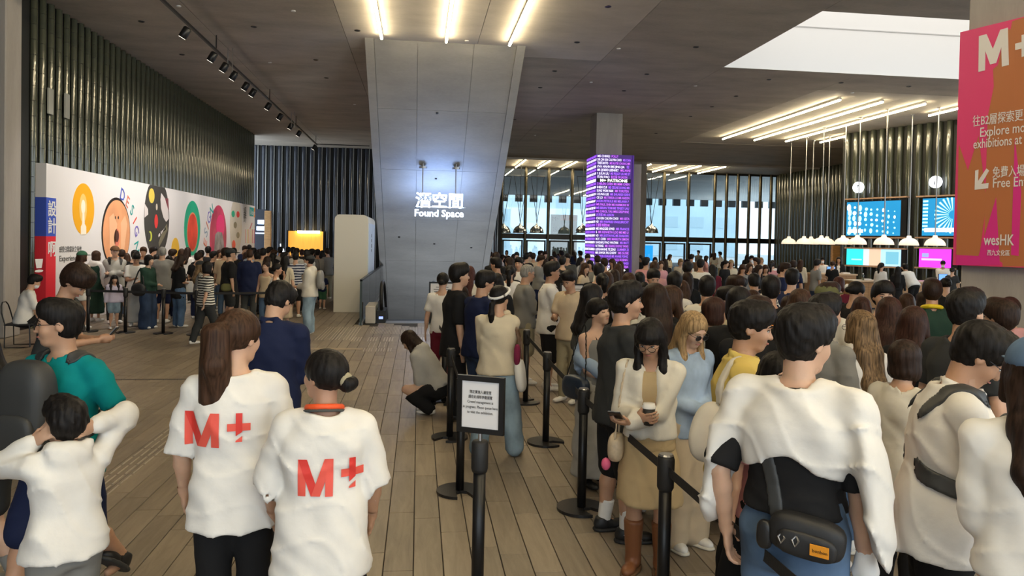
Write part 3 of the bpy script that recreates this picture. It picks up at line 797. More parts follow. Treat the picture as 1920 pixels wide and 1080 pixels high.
tag(MB().bevbox(OX0 + .08, -1.02, 18.35, 19.6, 0, .42, .01).build('concrete_kerb', M_CONC_PALE), 'low concrete block between glass rail and escalator', 'kerb')

# ================================================================== PURPLE PATRON SCREEN
LF = Frame((6.60, 27.62), (1, 0))
led = LF.thing('screen_column', 'tall purple wraparound screen listing patrons on the concrete column', 'screen')
LW, LZ0, LZ1, LD = 1.40, .60, 5.42, 1.68
MB().box(0, LW, 0, .1, LZ0, LZ1).box(0, .1, 0, LD, LZ0, LZ1).box(LW - .04, LW + .05, 0, LD, LZ0, LZ1).build('screen_face', emat('led_ground', (.10, .03, .30), .30), led)
E_W = emat('led_white', (.80, .74, 1.0), 1.15); E_V = emat('led_violet', (.33, .10, .92), 1.15); E_M = emat('led_magenta', (.52, .12, .85), 1.05)
rows = ['MS CHIHLI ~POLLY', 'DR CHI KIN CALVIN CHOI ~MS CHIA', 'TRISTANTO ~MS KATIE CHUNG MR', 'EVA HAHN MS JING JIA ~\u4f55\u6b63', 'MR SJOERD LEENART ~MRS ANNE', 'S JULIA LIU ~MS PEGGY LIU MS ST', 'ITARI PAO ~\u5305\u7acb\u8ce2 DR JASON', '#M+ PATRONS',
        '~S HELEN CHEN MS MIMI CHEN', 'SHEN CUI ~MS CELINE DONG MR', 'SUNG WON HAN ~MR TORSTEN', 'S EUNG LEE ~MR SHUNKEI KOSHI', 'CE LO ~MS TERESA LO MR ANSON', '~JASON PETRULIS MS MELANIA P', '~MR PAUL SHIN MS HARMONI W', '~MR BRIAN TOM MS TINSEY LAU', '~MS CAROL YAU MRS DELPHINE', '~\u53e4\u5929\u6a02 MS ALISON', 'CHI KIN CALVIN CHOI ~MR KEITA',
        'ND ~MR WINFRIED ENGELBRECHT', '~\u9673\u667a\u601d \u6797\u5bb6\u5982 MS', 'MS MAGGIE KWEI ~MR FRANCIS', 'S ~MR KENNETH LOO MS MEI LI', 'ND ~MR JUSTIN NG MS SHARON', 'M.Y. CHU ~MRS MARILYN SIMON', 'SHIGAKU PAO WATARI ~MR MATT', 'N YANG ~MR XIANG DONG YANG', 'LEIGHANNE YE ZHU ~SUMMER ZI', 'MR KWOK FAI CHOW ~MS SUSIE', '~R SIMON EVANS MS ANNIE FONG', '~OPHER KING MR JANCU KOENIG', 'YI FUNG CHEUNG LAU ~MS SANDI', 'GY LAI MS STACEY LAI ~MR WEIJIA', '#M+\u8d0a\u52a9\u4eba  M+', '~MS CELINE DONG', 'MR PAUL SHIN', '~MS TERESA LO']
pitch = (LZ1 - LZ0) / len(rows)
random.seed(3)
for k, rw in enumerate(rows):
    z = LZ1 - (k + .82) * pitch
    if rw[0] == '#':
        MB().box(.02, LW - .06, -.006, 0, z - .03, z + pitch * .86).build('title_band', M_BLACK, led)
        text('lettering', rw[1:], emat('led_title', (1, 1, 1), 2.2), led, (.14, -.010, z - .01), R90, .150, bold=.014, ext=.001, fit=1.05)
        text('lettering', rw[1:] + ' ' + rw[1:], MATS['led_title'], led, (-.012, LD - .05, z - .01), (pi / 2, 0, -pi / 2), .15, bold=.014, ext=.001, fit=LD - .1)
        continue
    a_, _, b_ = rw.partition('~')
    ca, cb_ = (E_W, E_V if k % 2 else E_M)
    x = .02; tot = len(a_.strip()) + len(b_.strip()) + (1 if a_.strip() and b_.strip() else 0); cw = (LW - .10) / max(tot, 24)
    for s_, m_ in ((a_, ca), (b_, cb_)):
        s_ = s_.strip()
        if s_:
            w = cw * len(s_); text('lettering', s_, m_, led, (x, -.006, z), R90, .125, bold=.010, ext=.001, fit=w * .97); x += w + cw
    text('lettering', (a_ + b_ + ' MS LAU MR KONG')[:28], E_W if k % 2 else E_V, led, (-.008, LD - .02, z), (pi / 2, 0, -pi / 2), .125, bold=.010, ext=.001, fit=LD - .05)

# ================================================================== PINK BANNER ON ITS PILLAR
BF = Frame((5.716, 7.40), (.21, -.59))
pil = struct('pillar_4', MB().bevbox(.03, 2.4, .09, 1.3, 0, ZC, .015), M_COLUMN, label='concrete pillar carrying the pink banner')
pil.location = tuple(BF.p0); pil.rotation_euler = (0, 0, BF.rz)
ban = BF.thing('banner', 'large pink and copper museum banner fixed to the concrete pillar', 'banner')
zb0, zb1 = BF.uz(1790, 497)[1], BF.uz(1803, 60)[1]
BWD = 1.75
PINK = mat('banner_pink', (.80, .055, .20), .5); COP = mat('banner_copper', (.50, .17, .06), .5); MAG = mat('banner_magenta', (.74, .03, .26), .5); BW_ = mat('banner_white', (.82, .78, .74), .5)
MB().box(0, BWD, 0, .085, zb0, zb1).build('board', PINK, ban)
def bp(name, pts, m_, y0): flat([(max(0.0, BF.uz(x, y)[0]), min(max(BF.uz(x, y)[1], zb0), zb1)) for x, y in pts], y0, -.0005).build(name, m_, ban)
bp('print_shape', [(1898, 40), (1935, 20), (1935, 500), (1880, 500), (1862, 130), (1885, 110)], COP, -.0015)
bp('print_shape', [(1885, 55), (1903, 55), (1902, 440), (1886, 497), (1845, 470), (1852, 220)], COP, -.0020)
bp('print_shape', [(1798, 270), (1815, 320), (1835, 255), (1850, 380), (1836, 480), (1793, 480)], COP, -.0025)
bp('print_shape', [(1835, 480), (1868, 370), (1875, 497), (1793, 497), (1793, 478)], MAG, -.0030)
bp('print_shape', [(1903, 260), (1915, 360), (1910, 480), (1896, 478)], MAG, -.0035)
def bmark(name, pts): bp(name, pts, BW_, -.006)
bmark('letter_mark', [(1835, 135), (1836, 68), (1850, 64), (1862, 92), (1876, 56), (1890, 52), (1892, 122), (1879, 125), (1878, 88), (1868, 118), (1857, 121), (1848, 95), (1847, 132)])
bmark('letter_mark', [(1904, 82), (1916, 79), (1916, 66), (1926, 63), (1926, 76), (1940, 72), (1940, 84), (1926, 88), (1926, 104), (1916, 107), (1916, 91), (1904, 94)])
def btxt(s_, x, y, sz, x1, bold=0.004):
    u, z = BF.uz(x, y); text('lettering', s_, BW_, ban, (u, -.006, z), R90, sz, bold=bold, ext=.001, fit=BF.uz(x1, y)[0] - u)
btxt('\u5f80B2\u5c64\u63a2\u7d22\u66f4\u591a', 1824, 236, .125, 1934)
btxt('Explore more', 1837, 257, .140, 1938)
btxt('exhibitions at B2', 1825, 279, .140, 1939)
btxt('\u514d\u8cbb\u5165\u5834', 1861, 332, .125, 1921)
btxt('Free Entry', 1861, 352, .140, 1941)
bmark('arrow_mark', [(1828, 356), (1829, 320), (1835, 318), (1834, 340), (1850, 316), (1855, 320), (1840, 345), (1854, 343), (1853, 353)])
btxt('wesHK', 1845, 459, .155, 1902, .012)
btxt('\u897f\u4e5d\u6587\u5316\u5340', 1851, 478, .065, 1893)

# ================================================================== INFORMATION WALL + DESK
def iscreen(name, label, x0, x1, yt, yb, ymid, material, extra=None):
    t = IW.thing(name, label, 'screen')
    u0 = IW.uz(x0, ymid)[0]; u1 = IW.uz(x1, ymid)[0]; z1 = IW.uz((x0 + x1) / 2, yt)[1]; z0 = IW.uz((x0 + x1) / 2, yb)[1]
    MB().box(u0 - .04, u1 + .25, -.24, -.16, z0 - .04, z1 + .04).build('bezel', M_BLACK, t)
    MB().box(u0, u1, -.25, -.235, z0, z1).build('display', material, t)
    if extra: extra(t, u0, u1, z0, z1)
    return t
def dots(t, u0, u1, z0, z1):
    E1 = emat('screen_aqua', (.35, .85, 1.0), 1.3); E2 = emat('screen_pale', (.85, .97, 1.0), 1.6)
    random.seed(5)
    for i in range(9):
        for j in range(6):
            u = u0 + (u1 - u0) * (.04 + .105 * i + .03 * random.random()); z = z0 + (z1 - z0) * (.06 + .155 * j + .03 * random.random() - .02 * i) 
            if not (z0 + .06 < z < z1 - .08): continue
            r = (.085 - .006 * i) * (0.6 + .6 * random.random())
            flat(circle(u, z, r, r * (1.6 if random.random() < .4 else 1), 12), -.256, -.25).build('image_dot', E2 if random.random() < .35 else E1, t)
    MB().box(u0 + .08, u0 + .8, -.258, -.25, z0 + .12, z0 + .26).build('caption', emat('screen_caption', (.75, .78, .95), 1.2), t)
def rays(t, u0, u1, z0, z1):
    E1 = emat('screen_aqua', (.35, .85, 1.0), 1.3); c = (u1 - .05, z0 + .55 * (z1 - z0))
    for k in range(13):
        a = radians(95 + k * 14); L0, L1 = .16, .72
        def cl(p): return (min(max(p[0], u0), u1), min(max(p[1], z0), z1))
        flat([cl((c[0] + L0 * cos(a - .02), c[1] + L0 * sin(a - .02))), cl((c[0] + L1 * cos(a - .05), c[1] + L1 * sin(a - .05))), cl((c[0] + L1 * cos(a + .05), c[1] + L1 * sin(a + .05))), cl((c[0] + L0 * cos(a + .02), c[1] + L0 * sin(a + .02)))], -.256, -.25).build('image_ray', E1, t)
    for k in range(9): MB().box(u0 + .02, u0 + .22, -.256, -.25, z0 + .2 + k * .14, z0 + .27 + k * .14).build('image_bar', E1, t)
    MB().box(u0 + .1, u1, -.258, -.25, z0 + .14, z0 + .30).build('caption', emat('screen_caption', (.75, .78, .95), 1.2), t)
SB = emat('screen_blue', (.01, .20, .42), 1.0)
iscreen('wall_screen', 'big blue wall screen showing rows of glowing bubbles', 1594, 1695, 378, 442, 410, SB, dots)
iscreen('wall_screen', 'big blue wall screen showing a radiating fan pattern', 1736, 1796, 372, 442, 410, SB, rays)
def multi(t, u0, u1, z0, z1):
    w = u1 - u0
    for a, b, nm, c_ in ((.33, .58, 'screen_lilac', (.55, .62, .80)), (.44, .66, 'screen_brown', (.62, .45, .32)), (.66, 1.02, 'screen_sky', (.38, .65, .92)), (.75, .98, 'screen_photo', (.15, .42, .55))):
        MB().box(u0 + a * w, u0 + b * w, -.256 - a * .004, -.25, z0 + (.12 if nm == 'screen_photo' else 0) * (z1 - z0), z1 - (.15 if nm == 'screen_photo' else 0) * (z1 - z0)).build('image_area', emat(nm, c_, .9), t)
    MB().box(u0 + .10 * w, u0 + .30 * w, -.256, -.25, z0 + .3 * (z1 - z0), z0 + .38 * (z1 - z0)).build('caption', emat('screen_teal_text', (.35, .85, .85), 1.0), t)
iscreen('info_screen', 'low wall screen in teal and pictures below the bubble screen', 1594, 1694, 467, 498, 482, emat('screen_teal', (.03, .62, .66), 1.0), multi)
def mag(t, u0, u1, z0, z1):
    MB().box(u0 + .12, u0 + .38, -.256, -.25, z0 + .40, z0 + .56).build('image_area', emat('screen_mblue', (.25, .30, .95), 1.0), t)
    MB().box(u0 + .10, u0 + .9, -.256, -.25, z0 + .28, z0 + .36).build('caption', emat('screen_mtext', (.75, .40, .98), 1.1), t)
iscreen('info_screen', 'low magenta wall screen behind the masked desk clerk', 1730, 1790, 467, 502, 484, emat('screen_magenta', (.72, .04, .90), 1.1), mag)
M_SHELF = mat('rose_oak', (.48, .30, .20), .5)
for (x0, x1, yy) in ((1592, 1709, 372), (1592, 1706, 446), (1592, 1706, 466), (1592, 1706, 500), (1726, 1800, 368), (1724, 1800, 446), (1723, 1800, 465), (1723, 1800, 503)):
    u0 = IW.uz(x0, yy)[0]; u1 = IW.uz(x1, yy)[0]; z = IW.uz((x0 + x1) / 2, yy)[1]
    MB().box(u0, u1, -.32, -.14, z - .03, z + .03).build('shelf_rail', M_SHELF, iw)
for (px, py, s_, lb) in ((1617, 352, '?', 'round glowing question sign above the bubble screen'), (1762, 342, 'i', 'round glowing ticket sign above the fan screen')):
    t = IW.thing('round_sign', lb, 'sign'); u, z = IW.uz(px, py)
    flat(circle(u, z, .23, .23, 24), -.34, -.22).build('disc', emat('sign_disc', (.88, .93, 1.0), 4.0), t)
    text('symbol', s_, mat('sign_symbol', (.05, .06, .10), .5), t, (u, -.345, z - .11), R90, .32, 'CENTER', bold=.02)
ob0, ob1 = aty(1562, 460, 33.5), aty(1587, 500, 33.5)
tag(MB().bevbox(ob0[0], ob1[0], 33.5, 33.7, 0, ob0[2], .01).build('wooden_screen', M_WOOD), 'upright orange oak panel at the edge of the information wall', 'panel')
def counter(label, px0, px1, py, Y, ztop, depth=.8, mt=M_WOOD, split=4):
    x0, x1 = aty(px0, py, Y)[0], aty(px1, py, Y)[0]
    t = thing('service_counter', label, 'counter', (x0, Y, 0)); w = x1 - x0
    for k in range(split): MB().box(w * k / split + .004, w * (k + 1) / split - .004, 0, depth, .06, ztop - .05).build('front_panel', mt, t)
    MB().box(.02, w - .02, .04, depth, 0, .06).build('plinth', M_BLACK, t)
    MB().box(-.03, w + .03, -.04, depth + .02, ztop - .05, ztop).build('top', mat('counter_top', (.60, .42, .24), .35), t)
    return x0, x1
counter('high oak service counter with blue laptop', 1530, 1606, 508, 25.6, 1.12)
counter('long low oak service counter in front of the low screens', 1600, 1800, 525, 23.6, .98, split=7)
def desk_item(name, label, cat, px, py, Y, build, z):
    p = aty(px, py, Y); t = thing(name, label, cat, (p[0], Y, z)); build(t); return t
def laptop(t):
    MB().bevbox(-.17, .17, -.12, .12, 0, .02, .005).build('base', M_STEEL, t)
    MB().box(-.17, .17, .10, .125, .02, .25).build('lid', M_BLACK, t)
    MB().box(-.155, .155, .094, .10, .035, .24).build('display', emat('laptop_blue', (.12, .30, .80), 1.0), t)
desk_item('laptop', 'open laptop with blue screen on the high oak counter', 'laptop', 1561, 510, 25.9, laptop, 1.12)
desk_item('laptop', 'open laptop on the low oak counter by the clerk', 'laptop', 1772, 520, 23.9, laptop, .98)
def paper(t):
    for k in range(4): MB().box(-.15 + .01 * k, .15 - .012 * k, -.1, .1, .012 * k, .012 * k + .01).build('sheet', M_WHITE, t)
desk_item('paper_stack', 'stack of white leaflets on the high oak counter', 'leaflets', 1585, 512, 25.9, paper, 1.12)
desk_item('paper_stack', 'stack of white leaflets on the low oak counter', 'leaflets', 1625, 525, 24.0, paper, .98)
def bottle(t):
    MB().lathe([(.04, 0), (.042, .16), (.02, .2)], n=12).build('body', glass('bottle_glass', (.7, .85, .8), .1), t, smooth=True)
    MB().lathe([(.022, .2), (.022, .24)], n=10).build('cap', M_WHITE, t)
desk_item('sanitiser_bottle', 'clear sanitiser bottle on the low oak counter', 'bottle', 1618, 522, 23.9, bottle, .98)

# ================================================================== STANCHIONS
M_CAP = mat('post_cap_metal', (.35, .35, .36), .3, .8)
post_me = MB().lathe([(.034, .02), (.034, .76)], n=14).mesh('post'); post_me.materials.append(M_BLACK); post_me.shade_smooth()
hd = MB().lathe([(.034, .74), (.045, .76), (.047, .91), (.04, .93)], n=14).mesh('belt_head'); hd.materials.append(M_BLACKR); hd.shade_smooth()
cp = MB().lathe([(.042, .93), (.036, .938)], n=14).mesh('cap'); cp.materials.append(M_CAP)
bs = MB()
n_ = 30
pts = [(.19 * cos(a), .19 * sin(a)) for a in np.linspace(radians(-70), radians(250), n_)] + [(-.045, -.06), (0, -.035), (.045, -.06)]
bs.prism(pts, .022, lambda u, v, w: (u, v, w)); bs_me = bs.mesh('base'); bs_me.materials.append(mat('base_satin', (.035, .035, .038), .3, .5))
def stanchion(x, y, label, group, rz=0.0):
    t = thing('stanchion', label, 'stanchion', (x, y, 0), rz, group)
    link('base', bs_me, t); link('post', post_me, t); link('belt_head', hd, t); link('cap', cp, t)
    return t
def belt(p, q, label, group, z=.855, sag=.0):
    p = np.array(p); q = np.array(q); d = q - p; L = np.linalg.norm(d); u = d / L; nrm = np.array([-u[1], u[0]])
    a = p + u * .046; b = q - u * .046; vs = []; fs = []; K = 8
    for k in range(K + 1):
        c = a + (b - a) * k / K; zz = z - sag * 4 * (k / K) * (1 - k / K)
        for (o_, dz) in ((-.0015, -.025), (.0015, -.025), (.0015, .025), (-.0015, .025)): vs.append((c[0] + nrm[0] * o_, c[1] + nrm[1] * o_, zz + dz))
    for k in range(K):
        for j in range(4): fs.append((k * 4 + j, k * 4 + (j + 1) % 4, k * 4 + 4 + (j + 1) % 4, k * 4 + 4 + j))
    fs += [(3, 2, 1, 0), (K * 4, K * 4 + 1, K * 4 + 2, K * 4 + 3)]
    mid = (a + b) / 2
    me = MB().add([(v[0] - mid[0], v[1] - mid[1], v[2]) for v in vs], fs)
    return tag(me.build('queue_belt', M_BELT, None, (mid[0], mid[1], 0)), label, 'belt', group)
def top_xy(px, py): return atz(px, py, .935)[:2]
Q = [top_xy(1249, 852), atz(1090, 950, .02)[:2], atz(1023, 827, .02)[:2], atz(985, 752, .02)[:2]]
_pb = atz(1478, 1080, .855)[:2]; QN = tuple(np.array(Q[0]) + (np.array(_pb) - np.array(Q[0])) * 1.45)
stanchion(*Q[0], 'black belt post in front of the woman in tan boots', 'posts of the near queue')
stanchion(*Q[1], 'black belt post beside the man in black trainers', 'posts of the near queue', .6)
stanchion(*Q[2], 'black belt post behind the woman in wide jeans', 'posts of the near queue', 1.0)
stanchion(*Q[3], 'black belt post beside the man in the grey vest', 'posts of the near queue', 2.0)
stanchion(*QN, 'black belt post before the man with a white sweater', 'posts of the near queue')
belt(Q[0], Q[1], 'black queue belt behind the white paper cup', 'belts of the near queue')
belt(Q[1], Q[2], 'black queue belt beside the long grey skirt', 'belts of the near queue')
belt(Q[2], Q[3], 'black queue belt beside the wide jeans', 'belts of the near queue')
belt(QN, Q[0], 'black queue belt before the white sweater and hip bag', 'belts of the near queue')
R_ = [atz(862, 918, .02)[:2], atz(843, 818, .02)[:2], atz(832, 752, .02)[:2], atz(812, 700, .02)[:2]]
SPOST = top_xy(900, 838)
for k, (p, lb) in enumerate(zip(R_, ('black belt post right behind the crowd management sign', 'black belt post beside the crouching visitor', 'black belt post past the crouching visitor', 'black belt post near the small framed sign'))):
    stanchion(*p, lb, 'posts on the walkway side', [.2, -.6, -.4, .3][k])
belt(R_[0], R_[1], 'queue belt behind the crowd management sign', 'belts on the walkway side')
belt(R_[1], R_[2], 'queue belt beside the crouching visitor', 'belts on the walkway side')
belt(R_[2], R_[3], 'queue belt towards the small framed sign', 'belts on the walkway side')
Lp = [atz(x, y, .02)[:2] for x, y in ((165, 620), (235, 622), (306, 624), (368, 626))]
lbs = ('black belt post beside the woman in the green cap', 'black belt post beside the girl in lilac', 'black belt post beside the woman with the dark shoulder bag', 'black belt post behind the striped shirt')
for p, lb in zip(Lp, lbs): stanchion(*p, lb, 'posts of the panel queue')
Lw = atz(60, 618, .02)[:2]
for k in range(3): belt(Lp[k], Lp[k + 1], ('queue belt in front of the girl in lilac', 'queue belt in front of the pale long skirt', 'queue belt in front of the white tote bag')[k], 'belts of the panel queue')
belt(Lp[3], (Lp[3][0] + 1.5, Lp[3][1] + .4), 'queue belt running behind the striped shirt', 'belts of the panel queue')

# ---- framed signs on posts
def framed_sign(p, yaw, label, w, h, zc, lines, post_h, tilt=0.0, px=None):
    t = thing('framed_sign', label, 'sign', (p[0], p[1], 0), yaw)
    link('base', bs_me, t)
    MB().lathe([(.034, .02), (.034, post_h - .16)], n=14).build('post', M_BLACK, t, smooth=True)
    MB().lathe([(.040, post_h - .17), (.046, post_h - .15), (.046, post_h - .01), (.04, post_h)], n=14).build('collar', M_BLACKR, t, smooth=True)
    MB().tube([(0, 0, post_h), (0, 0, zc - h / 2)], .012, 8).build('neck', M_STEEL, t)
    f_ = .028
    fm = MB()
    for q in ((-w / 2, w / 2, -h / 2, -h / 2 + f_), (-w / 2, w / 2, h / 2 - f_, h / 2), (-w / 2, -w / 2 + f_, -h / 2 + f_, h / 2 - f_), (w / 2 - f_, w / 2, -h / 2 + f_, h / 2 - f_)):
        fm.box(q[0], q[1], -.014, .014, q[2] + zc, q[3] + zc)
    fm.build('frame', M_BLACK, t)
    sh = MB().box(-w / 2 + f_, w / 2 - f_, -.006, .006, zc - h / 2 + f_, zc + h / 2 - f_).build('sheet', mat('sign_sheet', (.80, .79, .80), .35), t)
    for (s_, sz, dz, *ft) in lines:
        if s_ is None:
            MB().box(-sz / 2, sz / 2, -.0085, -.006, zc + dz, zc + dz + .012).build('print_line', mat('print_grey', (.12, .12, .12), .5), t); continue
        text('lettering', s_, M_BLACK, t, (0, -.009, zc + dz), R90, sz if ft else sz * .86, 'CENTER', bold=.0, ext=.0004, fit=ft[0] if ft else min(w - .085, len(s_) * sz * (.95 if ord(s_[0]) > 999 else .40)))
    return t
lines = [('\u73fe\u6b63\u5be6\u65bd\u4eba\u6f6e\u7ba1\u7406', .020, .062, .125), ('\u8acb\u5728\u6b64\u6392\u968a\u53c3\u89c0\u5c55\u89bd', .020, .035, .138), ('Crowd management is', .021, .008, .148), ('in progress. Please queue here', .021, -.020, .200), ('to visit the exhibition.', .021, -.048, .150)]
framed_sign(SPOST, radians(-26), 'black framed crowd management notice on a black post', .27, .31, 1.165, lines, .97)
ps = atz(815, 668, 0)
framed_sign((.42, 13.2), radians(-4), 'small framed notice on a post near the escalator', .46, .34, 1.15, [(None, .22, .07), (None, .30, .03), (None, .28, -.01), (None, .24, -.05)], .95)
framed_sign((2.75, 13.0), radians(-8), 'white notice on a post behind the man holding a phone', .5, .36, 1.15, [(None, .26, .08), (None, .34, .04), (None, .30, .0), (None, .32, -.04)], .95)
# ================================================================== PEOPLE: implicit-surface figures
# A figure is described by joints; each layer (skin, top, bottom, hair, shoe) is a distance field of
# tapered limbs and ellipsoids that is turned into one continuous quad mesh.
BIG = 0.5
class Field:
    def __init__(self): self.ops = []
    def add(self, lo, hi, fn, k=.02, mode='u'): self.ops.append((np.asarray(lo, float), np.asarray(hi, float), fn, k, mode)); return self
    def cone(self, a, b, ra, rb, k=.02, mode='u'):
        a = np.asarray(a, float); b = np.asarray(b, float); ba = b - a; l2 = float(ba @ ba) + 1e-12; R = max(ra, rb)
        def fn(X, Y, Z):
            t = ((X - a[0]) * ba[0] + (Y - a[1]) * ba[1] + (Z - a[2]) * ba[2]) / l2
            t = np.clip(t, 0, 1)
            dx = X - a[0] - t * ba[0]; dy = Y - a[1] - t * ba[1]; dz = Z - a[2] - t * ba[2]
            return np.sqrt(dx * dx + dy * dy + dz * dz) - (ra + (rb - ra) * t)
        return self.add(np.minimum(a, b) - R, np.maximum(a, b) + R, fn, k, mode)
    def ell(self, c, r, R=None, k=.02, mode='u', pw=2.0):
        c = np.asarray(c, float); r = np.asarray(r, float); R = np.eye(3) if R is None else R; m_ = float(min(r)); ext = np.abs(R) @ r
        def fn(X, Y, Z):
            dx, dy, dz = X - c[0], Y - c[1], Z - c[2]
            q = 0
            for i in range(3):
                u = (dx * R[0, i] + dy * R[1, i] + dz * R[2, i]) / r[i]; q = q + (np.abs(u) ** pw if pw != 2.0 else u * u)
            return (q ** (1 / pw) - 1.0) * m_
        return self.add(c - ext, c + ext, fn, k, mode)
    def plane(self, p, n, k=.004):      # keep the side where (x-p).n < 0
        p = np.asarray(p, float); n = np.asarray(n, float); n = n / np.linalg.norm(n)
        def fn(X, Y, Z): return (X - p[0]) * n[0] + (Y - p[1]) * n[1] + (Z - p[2]) * n[2]
        return self.add((-9,) * 3, (9,) * 3, fn, k, 'i')
    def bounds(self):
        lo = np.min([o[0] for o in self.ops if o[4] == 'u'], axis=0); hi = np.max([o[1] for o in self.ops if o[4] == 'u'], axis=0); return lo, hi
    def sample(self, lo, shape, h, warp=None):
        D = np.full(shape, BIG, np.float32)
        ax = [lo[i] + h * np.arange(shape[i]) for i in range(3)]
        for (a, b, fn, k, mode) in self.ops:
            mg = max(k, 0) + 2.5 * h + .012
            i0 = [max(0, int((a[i] - mg - lo[i]) / h)) for i in range(3)]; i1 = [min(shape[i], int((b[i] + mg - lo[i]) / h) + 2) for i in range(3)]
            if any(i1[i] <= i0[i] for i in range(3)): continue
            sl = tuple(slice(i0[i], i1[i]) for i in range(3))
            X = ax[0][sl[0]][:, None, None].astype(np.float32); Y = ax[1][sl[1]][None, :, None].astype(np.float32); Z = ax[2][sl[2]][None, None, :].astype(np.float32)
            d = fn(X, Y, Z).astype(np.float32); c = D[sl]
            if mode == 'u':
                if k > 0:
                    hh = np.clip(.5 + .5 * (c - d) / k, 0, 1); D[sl] = c + (d - c) * hh - k * hh * (1 - hh)
                else: D[sl] = np.minimum(c, d)
            elif mode == 's':
                hh = np.clip(.5 - .5 * (c + d) / k, 0, 1); D[sl] = c + (-d - c) * hh + k * hh * (1 - hh)
            else:
                hh = np.clip(.5 - .5 * (c - d) / k, 0, 1); D[sl] = c + (d - c) * hh + k * hh * (1 - hh)
        if warp is not None:
            X = ax[0][:, None, None]; Y = ax[1][None, :, None]; Z = ax[2][None, None, :]
            D = D + warp(X, Y, Z).astype(np.float32)
        return D
EDG = [(0, 1), (2, 3), (4, 5), (6, 7), (0, 2), (1, 3), (4, 6), (5, 7), (0, 4), (1, 5), (2, 6), (3, 7)]
CORN = np.array([(i & 1, (i >> 1) & 1, (i >> 2) & 1) for i in range(8)])
def nets(D, lo, h):
    """surface nets: one vertex per crossed cell, one quad per crossed edge"""
    s = D < 0
    nx, ny, nz = D.shape
    cnt = np.zeros((nx - 1, ny - 1, nz - 1), np.int8)
    for (i, j, k) in CORN: cnt += s[i:nx - 1 + i, j:ny - 1 + j, k:nz - 1 + k]
    act = (cnt > 0) & (cnt < 8); cells = np.argwhere(act)
    if len(cells) == 0: return np.zeros((0, 3)), np.zeros((0, 4), int)
    idx = np.full(act.shape, -1, np.int32); idx[act] = np.arange(len(cells))
    vals = np.stack([D[cells[:, 0] + c[0], cells[:, 1] + c[1], cells[:, 2] + c[2]] for c in CORN], 1)
    P = np.zeros((len(cells), 3)); W = np.zeros(len(cells))
    for a, b in EDG:
        va, vb = vals[:, a], vals[:, b]; cr = (va < 0) != (vb < 0)
        t = np.where(cr, va / np.where(cr, va - vb, 1), 0)
        P += np.where(cr[:, None], CORN[a] + (CORN[b] - CORN[a]) * t[:, None], 0); W += cr
    V = lo + h * (cells + P / W[:, None])
    F_ = []
    for ax_ in range(3):
        u, w = [(1, 2), (2, 0), (0, 1)][ax_]
        sl0 = [slice(None)] * 3; sl1 = [slice(None)] * 3; sl0[ax_] = slice(0, -1); sl1[ax_] = slice(1, None)
        e0 = s[tuple(sl0)]; e1 = s[tuple(sl1)]; ch = np.argwhere(e0 != e1)
        if len(ch) == 0: continue
        ok = (ch[:, u] > 0) & (ch[:, w] > 0) & (ch[:, u] < D.shape[u] - 1) & (ch[:, w] < D.shape[w] - 1); ch = ch[ok]
        flip = e0[ch[:, 0], ch[:, 1], ch[:, 2]]
        q = []
        for du, dw in ((-1, -1), (0, -1), (0, 0), (-1, 0)):
            c = ch.copy(); c[:, u] += du; c[:, w] += dw; q.append(idx[c[:, 0], c[:, 1], c[:, 2]])
        q = np.stack(q, 1); q[~flip] = q[~flip][:, ::-1]
        F_.append(q)
    return V, np.concatenate(F_) if F_ else np.zeros((0, 4), int)
def field_mesh(fd, h, warp=None, box=None, pad=.02):
    lo, hi = fd.bounds() if box is None else (np.asarray(box[0], float), np.asarray(box[1], float))
    lo = lo - pad - 2 * h if box is None else lo; hi = hi + pad + 2 * h if box is None else hi
    shape = tuple(int(np.ceil((hi[i] - lo[i]) / h)) + 1 for i in range(3))
    return nets(fd.sample(lo, shape, h, warp), lo, h)
def np_mesh(name, V, Fq):
    me = bpy.data.meshes.new(name)
    me.vertices.add(len(V)); me.vertices.foreach_set('co', np.asarray(V, np.float32).ravel())
    n_ = len(Fq); me.loops.add(n_ * 4); me.loops.foreach_set('vertex_index', np.asarray(Fq, np.int32).ravel())
    me.polygons.add(n_); me.polygons.foreach_set('loop_start', np.arange(0, n_ * 4, 4, dtype=np.int32))
    me.update(calc_edges=True); me.shade_smooth()
    return me
def rot(rx=0, ry=0, rz=0):
    cx, sx, cy, sy, cz, sz = cos(rx), sin(rx), cos(ry), sin(ry), cos(rz), sin(rz)
    A = np.array([[1, 0, 0], [0, cx, -sx], [0, sx, cx]]); B = np.array([[cy, 0, sy], [0, 1, 0], [-sy, 0, cy]]); C_ = np.array([[cz, -sz, 0], [sz, cz, 0], [0, 0, 1]])
    return C_ @ A @ B
def ik(a, c, l1, l2, pole):
    a = np.asarray(a, float); c = np.asarray(c, float); d = c - a; L = np.linalg.norm(d)
    if L > (l1 + l2) * .998: c = a + d / L * (l1 + l2) * .998; d = c - a; L = np.linalg.norm(d)
    L = max(L, abs(l1 - l2) + .01); t = (l1 * l1 - l2 * l2 + L * L) / (2 * L); hgt = sqrt(max(l1 * l1 - t * t, 0)); u = d / np.linalg.norm(d)
    p = np.asarray(pole, float); p = p - u * (p @ u); p = p / (np.linalg.norm(p) + 1e-9)
    return a + u * t + p * hgt, c

